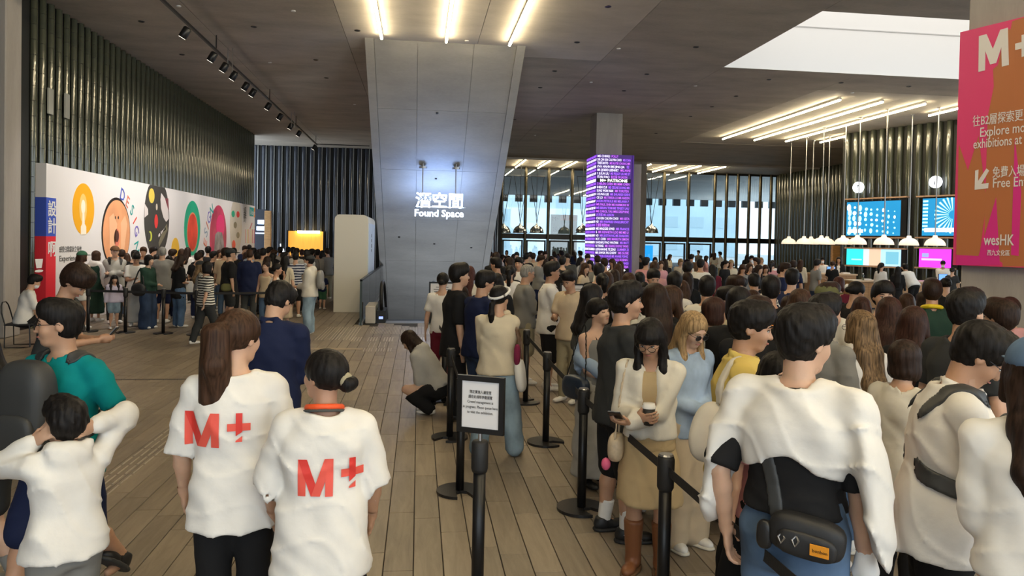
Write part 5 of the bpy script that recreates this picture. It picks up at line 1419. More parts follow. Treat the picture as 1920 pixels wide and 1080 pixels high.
def cloth(col, kind='plain'):
    key = 'cloth_%s_%s' % (col.replace(' ', '_').replace('-', '_'), kind)
    if key in MATS: return MATS[key]
    c = COLS[col]
    if kind == 'plain': return mat(key, c, .85, noise=.05, nscale=8, bump=.25, spec=.2)
    if kind == 'denim': return mat(key, c, .85, noise=.38, nscale=5.5, bump=.12, spec=.2, stretch=(1, 1, .6))
    if kind == 'washed': return mat(key, c, .85, noise=.65, nscale=3.0, bump=.12, spec=.2)
    if kind == 'leather': return mat(key, c, .42, noise=.15, nscale=25, bump=.08)
    if kind == 'sheen': return mat(key, c, .55, noise=.10, nscale=5, bump=.06)
    if kind.startswith('stripe') or kind == 'floral' or kind == 'camo':
        mt, nt, b = new_mat(key); b.inputs['Roughness'].default_value = .85
        tc = N(nt, 'ShaderNodeTexCoord'); sx = N(nt, 'ShaderNodeSeparateXYZ'); nt.links.new(tc.outputs['Object'], sx.inputs[0])
        cr = N(nt, 'ShaderNodeValToRGB'); cr.color_ramp.interpolation = 'CONSTANT'
        alt = {'stripe': (.72, .70, .64), 'stripe_light': (.60, .61, .66), 'floral': (.16, .15, .14), 'camo': (.05, .055, .03)}[kind]
        if kind.startswith('stripe'):
            ml = N(nt, 'ShaderNodeMath', operation='MULTIPLY'); ml.inputs[1].default_value = {'stripe': 22.0, 'stripe_light': 15.0}[kind]
            nz = N(nt, 'ShaderNodeTexNoise'); nz.inputs['Scale'].default_value = 5; ad = N(nt, 'ShaderNodeMath', operation='MULTIPLY_ADD'); ad.inputs[1].default_value = .04
            nt.links.new(tc.outputs['Object'], nz.inputs['Vector']); nt.links.new(nz.outputs['Fac'], ad.inputs[0]); nt.links.new(sx.outputs['Z'], ad.inputs[2]); nt.links.new(ad.outputs[0], ml.inputs[0])
            fr = N(nt, 'ShaderNodeMath', operation='FRACT'); nt.links.new(ml.outputs[0], fr.inputs[0]); nt.links.new(fr.outputs[0], cr.inputs[0])
            cr.color_ramp.elements[1].position = .5
        else:
            vo = N(nt, 'ShaderNodeTexNoise'); vo.inputs['Scale'].default_value = 13; vo.inputs['Detail'].default_value = 1; nt.links.new(tc.outputs['Object'], vo.inputs['Vector']); nt.links.new(vo.outputs['Fac'], cr.inputs[0]); cr.color_ramp.elements[1].position = .58
        cr.color_ramp.elements[0].color = (*c, 1); cr.color_ramp.elements[1].color = (*alt, 1)
        nt.links.new(cr.outputs[0], b.inputs['Base Color']); MATS[key] = mt; return mt
def hair_mat(col):
    key = 'hair_' + col.replace(' ', '_').replace('-', '_')
    if key in MATS: return MATS[key]
    mt, nt, b = new_mat(key); c = HAIRS[col]
    tc = N(nt, 'ShaderNodeTexCoord'); mp = N(nt, 'ShaderNodeMapping'); mp.inputs['Scale'].default_value = (95, 95, 5)
    nz = N(nt, 'ShaderNodeTexNoise'); nz.inputs['Scale'].default_value = 1.0; nz.inputs['Detail'].default_value = 3
    nt.links.new(tc.outputs['Object'], mp.inputs[0]); nt.links.new(mp.outputs[0], nz.inputs['Vector'])
    cr = N(nt, 'ShaderNodeValToRGB'); lo = .55; hi = 1.7 if 'streak' not in col else 2.2
    cr.color_ramp.elements[0].position = .32; cr.color_ramp.elements[1].position = .70
    cr.color_ramp.elements[0].color = (*[x * (lo if 'streak' not in col else .45) for x in c], 1); cr.color_ramp.elements[1].color = (*[min(1, x * hi) for x in c], 1)
    nt.links.new(nz.outputs['Fac'], cr.inputs[0]); nt.links.new(cr.outputs[0], b.inputs['Base Color'])
    b.inputs['Roughness'].default_value = .50; b.inputs['Specular IOR Level'].default_value = .16
    bp = N(nt, 'ShaderNodeBump'); bp.inputs['Strength'].default_value = .4; bp.inputs['Distance'].default_value = .005
    nt.links.new(nz.outputs['Fac'], bp.inputs['Height']); nt.links.new(bp.outputs[0], b.inputs['Normal'])
    MATS[key] = mt; return mt
def field_obj(name, fd, h, material, parent, warp=None):
    V, Q = field_mesh(fd, h, warp)
    if len(Q) == 0: return None
    me = np_mesh(name, V, Q); me.materials.append(material); return link(name, me, parent)
M_EYEW = mat('eye_white', (.72, .70, .66), .25); M_IRIS = mat('eye_iris', (.012, .008, .006), .15); M_LIP = mat('lip_tone', (.42, .15, .12), .4); M_GLS = glass('spectacle_glass', (.97, .98, .98), -.02)
def ellipsoid_mesh(name, c, r, R, material, n_=10, m_=7):
    vs = []; fs = []
    for i in range(m_ + 1):
        t = pi * i / m_
        for k in range(n_): p = np.array([r[0] * sin(t) * cos(2 * pi * k / n_), r[1] * sin(t) * sin(2 * pi * k / n_), r[2] * cos(t)]); vs.append(c + R @ p)
    for i in range(m_):
        for k in range(n_): fs.append((i * n_ + k, (i + 1) * n_ + k, (i + 1) * n_ + (k + 1) % n_, i * n_ + (k + 1) % n_))
    me = MB().add(vs, fs).mesh(name); me.shade_smooth(); me.materials.append(material); return me
def face_parts(root, sp, J):
    hc, R, s = J['hc'], J['Rh'], J['hs']
    def pt(x, y, z): return hc + R @ (np.array([x, y, z]) * s)
    hm = hair_mat(sp.get('hcol', 'black'))
    for x in (-1, 1):
        if not sp.get('eyes_closed'):
            e = link('eye', ellipsoid_mesh('eye', pt(x * .030, .0805, .0005), np.array((.0130, .008, .0055)) * s, R, M_EYEW), root)
            link('iris', ellipsoid_mesh('iris', pt(x * .030, .0858, .0005), np.array((.0060, .0042, .0054)) * s, R, M_IRIS, 8, 5), e)
            MB().tube([pt(x * .016, .0845, .004), pt(x * .030, .0895, .0080), pt(x * .044, .079, .004)], .0022 * s, 5).build('eyelid', hm, root)
        else: MB().tube([pt(x * .016, .090, -.001), pt(x * .030, .0945, -.004), pt(x * .045, .083, .0)], .0025 * s, 5).build('eyelid', hm, root)
        MB().tube([pt(x * .014, .0935, .021), pt(x * .030, .094, .0265), pt(x * .050, .080, .020)], [.0030 * s, .0034 * s, .0014 * s], 6).build('eyebrow', hm, root)
    MB().tube([pt(-.022, .0855, -.064), pt(-.008, .0960, -.0625), pt(.008, .0960, -.0625), pt(.022, .0855, -.064)], [.001 * s, .0046 * s, .0046 * s, .001 * s], 6).build('lips', M_LIP, root, smooth=True)
def glasses(root, sp, J, rim=M_BLACK):
    hc, R, s = J['hc'], J['Rh'], J['hs']
    def pt(x, y, z): return hc + R @ (np.array([x, y, z]) * s)
    mb = MB(); lens_ = MB()
    for x in (-1, 1):
        ring = [pt(x * .031 + .024 * cos(a), .107, -.004 + .019 * sin(a)) for a in np.linspace(0, 2 * pi, 17)]
        mb.tube(ring, .0019 * s, 5, cap=False); lens_.add(ring[:-1], [list(range(16))])
        mb.tube([pt(x * .055, .106, .002), pt(x * .074, .085, .004), pt(x * .080, .0, .006), pt(x * .078, -.02, -.010)], .0018 * s, 5)
    mb.tube([pt(-.008, .108, .0), pt(0, .110, .003), pt(.008, .108, .0)], .0017 * s, 5)
    g = mb.build('glasses', rim, root); lens_.build('lens', M_GLS, g)
def face_mask(root, sp, J, col):
    fd = Field(); hc, R, s = J['hc'], J['Rh'], J['hs']
    fd.ell(hc + R @ (np.array([0, .050, -.062]) * s), np.array((.058, .054, .050)) * s, R)
    field_obj('face_mask', fd, .010, mat('mask_' + col, {'black': (.012, .012, .012), 'white': (.75, .77, .80)}[col], .8), root)
def cap_part(root, sp, J, col, brim_ang=0.0, h_=.010):
    hc, R, s = J['hc'], J['Rh'], J['hs']; Rb = R @ rot(0, 0, radians(brim_ang))
    fd = Field(); fd.ell(hc + R @ (np.array([0, -.012, .040]) * s), np.array((.094, .114, .094)) * s, R); fd.plane(hc + R @ (np.array([0, 0, .030]) * s), -R[:, 2], .004)
    c = field_obj('cap', fd, h_, cloth(col, 'denim'), root)
    b = Field(); b.ell(hc + Rb @ (np.array([0, .125, .036]) * s), np.array((.072, .078, .010)) * s, Rb); field_obj('brim', b, h_ * .8, cloth(col, 'denim'), c)
    return c

def level_of(d): return 'hi' if d < 5.95 else ('mid' if d < 17.5 else 'lo')
PEOPLE = []
LIB = {}
def person(sp, loc, face, label, group=None, lvl=None):
    """face: heading in degrees, 0 = along the hall away from the entrance steps, 90 = towards +X"""
    face = face + math.degrees(atan2(loc[0], loc[1]))     # headings are given relative to the line of sight: 0 away, 90 to the side, 180 facing
    d = sqrt(loc[0] ** 2 + loc[1] ** 2); lvl = lvl or level_of(d); fine = lvl == 'hi'
    root = thing('person', label, 'person', (loc[0], loc[1], 0), -radians(face), group)
    J = skeleton(sp); seed = sp.get('seed', len(PEOPLE)); sp['seed'] = seed
    rs = {'hi': (None, .0130 if d < 4.6 else .0165, .0082 if d < 4.6 else .0098), 'mid': (.031 if d < 12 else .036, .024 if d < 8.5 else .032, .0140 if d < 8.5 else .019), 'lo': (.052, .046, .030)}[lvl]
    if fine: V, Q = skin_mesh(sp, J, True)
    else:
        sp2 = dict(sp); sp2['res'] = rs[0]
        if lvl == 'mid':
            fd = skin_field(sp2, J, False); V, Q = field_mesh(fd, rs[0]); cen = V[Q].mean(1); hb = (J['hc'] - .135 * J['hs'], J['hc'] + .135 * J['hs'])
            keep = ~np.all((cen > hb[0] + rs[0] * 1.4) & (cen < hb[1] - rs[0] * 1.4), axis=1); f2 = Field(); f2.ops = fd.ops; 
            fh = skin_field(sp2, J, True) if sp.get('face', True) else fd
            v, q = field_mesh(fh, .0115 if d < 8.5 else .016, box=hb); V2 = np.concatenate([V, v]); Q2 = np.concatenate([Q[keep], q + len(V)])
            used = np.unique(Q2); mp = np.full(len(V2), -1); mp[used] = np.arange(len(used)); V, Q = V2[used], mp[Q2]
        else: V, Q = skin_mesh(sp2, J, False)
    me = np_mesh('body', V, Q); me.materials.append(skin_mat(sp.get('skin', seed % 3))); link('body', me, root)
    parts = {'root': root, 'J': J}
    amp = sp.get('fold', {'hi': .0055, 'mid': .006, 'lo': .0}[lvl])
    t, b = sp.get('top'), sp.get('bottom')
    if t: parts['top'] = field_obj(t.get('name', 'shirt'), top_field(sp, J), rs[1], cloth(t['col'], t.get('mat', 'plain')), root, folds(seed, amp * t.get('fold', 1), J) if amp else None)
    if sp.get('inner'):
        i_ = dict(sp, top=sp['inner']); field_obj(sp['inner'].get('name', 'inner_top'), top_field(i_, J), rs[1], cloth(sp['inner']['col'], sp['inner'].get('mat', 'plain')), root)
    if b: parts['bottom'] = field_obj(b.get('name', {'trousers': 'trousers', 'shorts': 'shorts'}.get(b.get('kind', 'trousers'), 'skirt')), bottom_field(sp, J), rs[1] if lvl != 'hi' else .020, cloth(b['col'], b.get('mat', 'plain')), root, folds(seed + 7, amp * .8 * b.get('fold', 1), J) if amp else None)
    hf = hair_field(sp, J, fine)
    if hf is not None: parts['hair'] = field_obj('hair', hf, rs[2], hair_mat(sp.get('hcol', 'black')), root, strands(sp, J, {'hi': .0022, 'mid': .0015, 'lo': 0.0}[lvl]) if lvl != 'lo' else None)
    if sp.get('shoes', True):
        for nm in 'RL':
            u_, s_ = shoe_fields(sp, J, nm); so = field_obj('shoe', u_, {'hi': .0125, 'mid': .022, 'lo': .036}[lvl], mat('shoe_' + sp.get('shoe_col', 'white').replace(' ', '_'), COLS[sp.get('shoe_col', 'white')], .5), root)
            if so is not None and lvl == 'hi': field_obj('sole', s_, .0115, mat('sole_' + sp.get('sole_col', 'off-white').replace('-', '_'), COLS[sp.get('sole_col', 'off-white')], .6), so)
            if sp.get('sock') and lvl != 'lo':
                fs_ = Field(); an, kn = J['an' + nm], J['kn' + nm]; fs_.cone(an, an + (kn - an) * .42, .026 * J['h'], .031 * J['h']); fs_.plane(an + (kn - an) * .38, kn - an); field_obj('sock', fs_, .012, cloth(sp['sock']), root)
    if sp.get('face', True) and lvl in ('hi', 'mid'):
        toward = cos(radians(face - math.degrees(atan2(loc[0], loc[1])) + sp.get('hyaw', 0)))
        if toward < .45: face_parts(root, sp, J)
    if sp.get('glasses') and lvl != 'lo': glasses(root, sp, J)
    if sp.get('mask'): face_mask(root, sp, J, sp['mask'])
    if sp.get('cap'): cap_part(root, sp, J, sp['cap'], sp.get('brim', 0), .010 if lvl != 'lo' else .02)
    PEOPLE.append((loc, root, sp)); parts['loc'] = loc; parts['rz'] = -radians(face)
    return parts
def world_pt(parts, p):
    a = parts['rz']; return np.array([parts['loc'][0] + p[0] * cos(a) - p[1] * sin(a), parts['loc'][1] + p[0] * sin(a) + p[1] * cos(a), p[2]])
def prop_at(parts, name, label, cat, p, group=None):
    w = world_pt(parts, p); return thing(name, label, cat, tuple(w), parts['rz'], group)
def hand_pt(parts, nm, sp, along=.095, palm=.028):
    J = parts['J']; f, pal, sd = finger_dirs(J, nm, sp); q = J['h'] / 1.7; return J['wr' + nm] + f * along * q + pal * palm * q, np.stack([sd, pal, f], 1)
def phone(parts, nm, sp, label, tilt=40, off=(0, 0, 0)):
    p, R = hand_pt(parts, nm, sp); t = prop_at(parts, 'phone', label, 'phone', p + np.array(off)); t.rotation_euler = (radians(-tilt), 0, parts['rz'])
    MB().bevbox(-.038, .038, -.005, .005, -.03, .125, .003).build('case', M_BLACK, t)
    MB().box(-.034, .034, -.0062, -.005, -.025, .12).build('display', emat('phone_display', (.35, .42, .5), .5), t); return t
def drape_print(parts, strips, material, side=-1, off=.004, name='print', z_up=True):
    """print quads onto the shirt: strips of 4 corner points (x, z) in the figure's frame, cast along y onto the garment"""
    from mathutils.bvhtree import BVHTree
    o = parts['top']; me = o.data; bv = BVHTree.FromPolygons([v.co for v in me.vertices], [p.vertices for p in me.polygons])
    out = []
    for (q, m_) in strips:
        q = [np.array(p, float) for p in q]; nx, nz = 5, 12; vs = []; fs = []
        for i in range(nz + 1):
            for k in range(nx + 1):
                s, t = k / nx, i / nz; p = (q[0] * (1 - s) + q[1] * s) * (1 - t) + (q[3] * (1 - s) + q[2] * s) * t
                hit = bv.ray_cast(Vector((p[0], side * .6, p[1])), Vector((0, -side, 0)))
                y = hit[0].y if hit[0] is not None else side * .1
                vs.append((p[0], y + side * off, p[1]))
        for i in range(nz):
            for k in range(nx): a = i * (nx + 1) + k; fs.append((a, a + 1, a + nx + 2, a + nx + 1))
        mb = MB().add(vs, fs); ob = mb.build(name, m_ or material, o, smooth=True); out.append(ob)
    return out
def drape_text(parts, s_, material, x, z, size, side=-1, bold=.01, arc=0.0):
    from mathutils.bvhtree import BVHTree
    o = parts['top']; me = o.data; bv = BVHTree.FromPolygons([v.co for v in me.vertices], [p.vertices for p in me.polygons])
    c = bpy.data.curves.new('t', 'FONT'); c.body = s_; c.size = size; c.align_x = 'CENTER'; c.offset = bold * size; ob = bpy.data.objects.new('t', c); COL.objects.link(ob)
    dg = bpy.context.evaluated_depsgraph_get(); m2 = bpy.data.meshes.new_from_object(ob.evaluated_get(dg)); bpy.data.objects.remove(ob)
    for v in m2.vertices:
        xx = v.co.x; zz = v.co.y - arc * xx * xx; X = x + (xx if side < 0 else -xx); Z = z + zz
        hit = bv.ray_cast(Vector((X, side * .6, Z)), Vector((0, -side, 0))); y = hit[0].y if hit[0] is not None else side * .1
        v.co = (X, y + side * .005, Z)
    m2.materials.clear(); m2.materials.append(material); return link('lettering', m2, o)
def band(t, parts, sp, pts_, r, material, name='strap', res=.0095, off=.011):
    # flat webbing that hugs the garment: a capsule path cut down to a thin layer over the top's surface
    P = smooth_path(pts_, 4); f3 = Field()
    for a, b in zip(P[:-1], P[1:]): f3.cone(a, b, r, r, .004)
    lo, hi = f3.bounds(); lo = lo - .03; hi = hi + .03; shape = tuple(int(np.ceil((hi[i] - lo[i]) / res)) + 1 for i in range(3))
    D = np.maximum(f3.sample(lo, shape, res), top_field(sp, parts['J']).sample(lo, shape, res) - off)
    V, Q = nets(D, lo, res)
    lab = np.arange(len(V))                      # each visible run of webbing is a piece of its own
    for _ in range(400):
        m_ = lab[Q].min(1); new = lab.copy(); np.minimum.at(new, Q.ravel(), np.repeat(m_, 4))
        if (new == lab).all(): break
        lab = new
    out = None
    for i_, c_ in zip(*np.unique(lab, return_counts=True)):
        if c_ < 50: continue
        q = Q[lab[Q[:, 0]] == i_]; us = np.unique(q); mp = np.full(len(V), -1); mp[us] = np.arange(len(us))
        me = np_mesh(name, V[us], mp[q]); me.materials.append(material); out = link(name, me, t)
    return out
def backpack(parts, label, col, sp, front=False, w=.15, hgt=.22, dep=.075, group=None, strap=True):
    J = parts['J']; h = J['h']; Rt, P = J['Rt'], J['P']; s = 1 if front else -1
    def pt(x, y, z): return P + Rt @ np.array([x, y, z])
    bd = (.064 * h * J['wd'] + .03 + sp.get('top', {}).get('ease', .02))
    fd = Field(); c = pt(0, s * (bd + dep * .8), .175 * h); fd.ell(c, (w, dep, hgt), Rt, .02, pw=3.2)
    t = thing('backpack', label, 'backpack', (parts['loc'][0], parts['loc'][1], 0), parts['rz'], group)
    field_obj('pack_body', fd, .014, cloth(col, 'sheen'), t)
    f2 = Field(); f2.ell(pt(0, s * (bd + dep * 1.75), .10 * h), (w * .8, dep * .35, hgt * .45), Rt, .02, pw=3.0); field_obj('pocket', f2, .012, cloth(col, 'sheen'), t)
    if strap:
        for x in (-1, 1):
            e = .035
            pts_ = [pt(x * .06 * h, s * (bd + .0), .285 * h), pt(x * .066 * h, s * .03, .325 * h), pt(x * .070 * h, -s * .045 * h, .300 * h), pt(x * .072 * h, -s * (bd + .012), .22 * h), pt(x * .085 * h, -s * (bd * .8), .12 * h), pt(x * .105 * h * J['wd'], -s * .01, .09 * h), pt(x * .08 * h, s * bd, .06 * h)]
            band(t, parts, dict(sp, seed=1), pts_, .036, cloth(col, 'sheen'))
    return t
def smooth_path(P, n_=4):
    P = [np.asarray(p, float) for p in P]; out = []
    for i in range(len(P) - 1):
        p0, p1, p2, p3 = P[max(i - 1, 0)], P[i], P[i + 1], P[min(i + 2, len(P) - 1)]
        for k in range(n_):
            t = k / n_; out.append(.5 * (2 * p1 + (p2 - p0) * t + (2 * p0 - 5 * p1 + 4 * p2 - p3) * t * t + (3 * p1 - p0 - 3 * p2 + p3) * t ** 3))
    return out + [P[-1]]
def strap_path(t, pts_, r, material, name='strap', res=.010):
    f3 = Field(); pts_ = smooth_path(pts_, 3)
    for a, b in zip(pts_[:-1], pts_[1:]): f3.cone(a, b, r, r, .006)
    return field_obj(name, f3, res, material, t)
# ================================================================== PEOPLE NEAR THE CAMERA
def PL_(px, ytop, h):
    p = atz(px, ytop, h); return (float(p[0]), float(p[1]))
def settle(px, ytop, h, gap=.44):
    # slide along the line of sight until nobody stands in the same spot (the height follows)
    best = None
    for fct in (1, .97, 1.03, .94, 1.07, .91, 1.11, .88, 1.15, .85, 1.2):
        h2 = CAM_H - (CAM_H - h) * fct
        if not 1.48 <= h2 <= 1.86: continue
        p = PL_(px, ytop, h2); d = min([sqrt((p[0] - q[0][0]) ** 2 + (p[1] - q[0][1]) ** 2) for q in PEOPLE] + [9])
        if best is None or d > best[0] + .02: best = (d, h2, p)
        if d > gap: break
    return best[1], best[2]
def top(col, **k): return dict(col=col, **k)
def bot(col, kind='trousers', **k): return dict(col=col, kind=kind, **k)
STAFF_RED = mat('coral_print', (.80, .10, .07), .6); STAFF_RED2 = mat('coral_print_dark', (.70, .04, .03), .6)
def staff_logo(pt, x, z, w, hh):
    """M and plus sign printed across the back"""
    m_ = w * .56
    st = [([(x, z), (x + .22 * m_, z), (x + .22 * m_, z + hh), (x, z + hh)], None),
          ([(x + .37 * m_, z), (x + .62 * m_, z), (x + .25 * m_, z + hh), (x, z + hh)], STAFF_RED2),
          ([(x + .38 * m_, z), (x + .63 * m_, z), (x + m_, z + hh), (x + .75 * m_, z + hh)], None),
          ([(x + .78 * m_, z), (x + m_, z), (x + m_, z + hh), (x + .78 * m_, z + hh)], None),
          ([(x + 1.22 * m_, z + .48 * hh), (x + 1.85 * m_, z + .48 * hh), (x + 1.85 * m_, z + .70 * hh), (x + 1.22 * m_, z + .70 * hh)], None),
          ([(x + 1.45 * m_, z + .33 * hh), (x + 1.63 * m_, z + .45 * hh), (x + 1.63 * m_, z + 1.0 * hh), (x + 1.45 * m_, z + 1.0 * hh)], STAFF_RED2),
          ([(x + 1.45 * m_, z + .16 * hh), (x + 1.63 * m_, z + .16 * hh), (x + 1.63 * m_, z + .33 * hh), (x + 1.45 * m_, z + .20 * hh)], None)]
    for k, (q, mm) in enumerate(st): drape_print(pt, [(q, mm)], STAFF_RED, -1, .004 + .0012 * k)

# --- the two museum staff in white shirts
sp = dict(h=1.70, sex='f', build=1.0, hair='pony', hcol='brown', hlen=.40, pony_w=.044, pony_flat=True, hyaw=38, hpitch=4, top=top('white', ease=.034, hem=-.085, sleeve='half', sleeve_l=1.02, sleeve_w=.018, flare=.018, fold=1.3), bottom=bot('black', fit=.012), armR=(.150, .055, .487), armL=(.140, .09, .495), shoe_col='black', skin=2)
pt = person(sp, PL_(443, 587, 1.70), 6, 'museum worker with long brown ponytail and white logo shirt', 'museum workers in white logo shirts'); staff_logo(pt, -.205, 1.12, .275, .152)
strap_path(pt['root'], [pt['J']['hc'] + pt['J']['Rh'] @ np.array(v) for v in ((-.02, -.112, .045), (.0, -.122, .062), (.02, -.112, .045), (0.0, -.128, .028), (-.02, -.112, .045))], .011, cloth('charcoal'), 'hair_tie', .008)
sp = dict(h=1.55, sex='f', build=1.04, hair='bun', hcol='black', hyaw=-48, bunx=.03, hpitch=-6, top=top('white', ease=.044, hem=-.135, sleeve='half', sleeve_l=1.04, sleeve_w=.022, flare=.022, fold=1.4), bottom=bot('black', 'skirt', len=.36, hem_w=.145), armR=(.135, .09, .50), armL=(.150, .11, .51), shoe_col='black', skin=1)
pt = person(sp, PL_(610, 662, 1.55), 4, 'museum worker with dark hair bun and white logo shirt', 'museum workers in white logo shirts'); staff_logo(pt, -.095, .97, .258, .155)
J = pt['J']; c = J['nb'] + np.array([0, 0, .004]); ring = [c + np.array([.072 * cos(a), .066 * sin(a) - .002, .012 - .016 * sin(a)]) for a in np.linspace(0, 2 * pi, 15)]
strap_path(pt['root'], ring, .013, mat('orange_collar', (.85, .10, .02), .6), 'collar', .009); ring = [p + np.array([0, 0, -.018]) * 1.0 + (p - c) * .22 for p in ring]; strap_path(pt['root'], ring, .006, cloth('dark grey'), 'collar_trim', .006)
field_obj('hair_tie', Field().ell(J['hc'] + J['Rh'] @ np.array([.02, -.112, .002]), (.036, .020, .036), J['Rh']), .008, cloth('khaki'), pt['root'])

# --- man in the navy blazer
sp = dict(h=1.75, sex='m', build=1.06, hair='fade', hpitch=38, hyaw=14, lean=4, top=top('navy', sleeve='long', ease=.030, hem=-.115, collar=True, neck=.012, name='blazer'), inner=top('light blue', sleeve='none', ease=.012, neck=.0, hem=0, collar=True, name='shirt'), bottom=bot('olive', fit=.016), armR='phone', armL='phone', shoe_col='black', sole_col='charcoal', skin=0)
BLZ = PL_(507, 527, 1.75); pt = person(sp, BLZ, 24, 'man in navy blazer looking down, standing before the two museum workers'); phone(pt, 'R', sp, 'phone held by the man in the navy blazer')

# --- man in teal with a pack worn in front, boy, woman at the edge
sp = dict(h=1.68, sex='m', build=1.05, hair='fade', hyaw=48, glasses=True, top=top('teal', ease=.022, hem=-.06, fold=1.2), bottom=bot('navy', 'shorts', len=.98, fit=.022), armR=(.10, .14, .60), armL=(.14, .04, .52), footR=(.06, .16, 0), footL=(-.05, -.20, .07), pitchL=-38, kneeL=(-.1, 1, .2), shoe_col='black', sole_col='charcoal', skin=1)
TL = PL_(122, 567, 1.68); pt = person(sp, TL, -136, 'man in teal tee and glasses carrying a black pack on his chest')
backpack(pt, 'black backpack worn on the chest of the man in teal', 'charcoal', sp, True, .15, .24, .085)
sp = dict(h=1.30, sex='m', hair='mop', hvol=-.004, hyaw=-18, hpitch=-4, top=top('white', sleeve='long', ease=.026, hem=-.045, hood=True, sleeve_w=.022, name='hooded_jacket', fold=1.3, flare=.03), bottom=bot('grey', fit=.022), armR='head', armL=(.085, .06, .86), poleR=(1, .6, 0), poleL=(-.5, .1, -1), shoe_col='grey', skin=0)
pt = person(sp, PL_(126, 752, 1.30), -18, 'boy in pale hooded jacket holding both hands to his head')
sp = dict(h=1.52, sex='f', hair='long', hlen=.16, hcol='black', top=top('white', ease=.022, hem=-.03, sleeve='half'), bottom=bot('charcoal', 'shorts', len=.75, fit=.026), armR=(.06, .16, .60), armL='down', footL=(-.05, .14, 0), footR=(.05, -.10, .02), sock='grey', shoe_col='grey', skin=2)
person(sp, PL_(-34, 612, 1.52), -50, 'woman in white tee and dark shorts beside the boy')

# --- grey tee man looking down, seated man
sp = dict(h=1.80, sex='m', hair='mop', hvol=.012, hcol='dark brown', hpitch=42, hyaw=10, lean=8, top=top('charcoal', ease=.03, hem=-.05), bottom=bot('black', fit=.02), armR='phone', armL='phone', skin=1, shoe_col='black')
GT = PL_(101, 492, 1.80); pt = person(sp, GT, 112, 'shaggy-haired man in dark grey tee bent over his phone'); phone(pt, 'R', sp, 'phone held by the shaggy-haired man')
sp = dict(h=1.70, sex='m', hair='short', pelvis=.285, hpitch=18, lean=10, mask='white', top=top('white', ease=.028, hem=-.05), bottom=bot('black', fit=.014), footR=(.06, .24, 0), footL=(-.06, .26, 0), armR='knee', armL='knee', torso_arms=True, shoe_col='black', skin=0, kneeR=(.1, 1, .8), kneeL=(-.1, 1, .8))
SD = atz(44, 518, 1.26)[:2]; pt = person(sp, (float(SD[0]), float(SD[1])), 82, 'seated man in white tee and face mask on a black wire chair', lvl='mid')
ch = thing('wire_chair', 'black wire chair under the seated man by the concrete pier', 'chair', (float(SD[0]) - .02, float(SD[1]), 0), -radians(82))
for x in (-.2, .2):
    MB().tube([(x, .22, .43), (x, .18, .42), (x * 1.1, .20, .02), (x * 1.1, .10, .012), (x * 1.1, -.20, .012), (x, -.20, .42)], .011, 6).build('leg', M_BLACK, ch)
    MB().tube([(x, -.20, .42), (x * 1.02, -.25, .62), (x * .8, -.27, .74)], .011, 6).build('back_post', M_BLACK, ch)
MB().tube([(-.16, -.27, .74), (-.08, -.28, .80), (.08, -.28, .80), (.16, -.27, .74)], .011, 6).build('back_rail', M_BLACK, ch)
MB().bevbox(-.21, .21, -.22, .24, .395, .425, .01).build('seat', M_BLACKR, ch)

# --- woman in the tan dress with coffee cup and phone
sp = dict(h=1.60, sex='f', hair='long', fringe=True, hlen=.30, hpitch=30, hyaw=6, glasses=True, lean=3, top=top('off-white', sleeve='long', ease=.026, hem=.015, open=.055, sleeve_w=.020, name='cardigan', fold=1.3), inner=top('tan', sleeve='none', ease=.010, hem=-.03, neck=.03, name='dress_bodice'), bottom=bot('tan', 'skirt', len=.245, hem_w=.135, waist=.10, name='dress_skirt', fold=1.4), armR=(.03, .16, .645), armL=(-.055, .185, .625), hdirR=(-.75, .55, .1), hdirL=(-.8, .5, .2), palmR=(-.3, -.8, .3), palmL=(0, -.3, 1), shoe='boot', shoe_col='brown', sole_col='brown', skin=1, curl=.7)
mat('shoe_brown', (.20, .075, .028), .5)
TD = PL_(1224, 594, 1.60); pt = person(sp, TD, 186, 'woman in tan dress, cream cardigan and brown boots')
phone(pt, 'L', sp, 'phone in the hand of the woman in the tan dress', 65)
p, R = hand_pt(pt, 'R', sp, .085, .05); cup = prop_at(pt, 'paper_cup', 'black paper cup with white lid held by the woman in tan', 'cup', p + np.array([.02, .01, -.06]))
MB().lathe([(.028, 0), (.038, .105)], n=18).build('cup_body', mat('black_card', (.02, .018, .016), .6), cup, smooth=True); MB().lathe([(.041, .100), (.041, .112), (.036, .116), (.035, .128), (.0, .128)], n=18, cap=False).build('lid', M_WHITE, cup, smooth=True)
w_ = world_pt(pt, (.20, .06, .78)); bagm = thing('handbag', 'small beige handbag with pink charm beside the tan dress', 'handbag', tuple(w_), pt['rz'])
field_obj('bag_body', Field().ell((0, 0, 0), (.05, .10, .085), None, pw=3), .012, cloth('beige', 'leather'), bagm); field_obj('charm', Field().ell((.055, .05, -.10), (.03, .03, .04)), .009, mat('pink_charm', (.75, .12, .25), .6), bagm)
strap_path(bagm, [(0, -.08, .06), (-.03, -.05, .38), (-.06, 0, .55), (-.03, .05, .38), (0, .08, .06)], .008, cloth('beige', 'leather'))

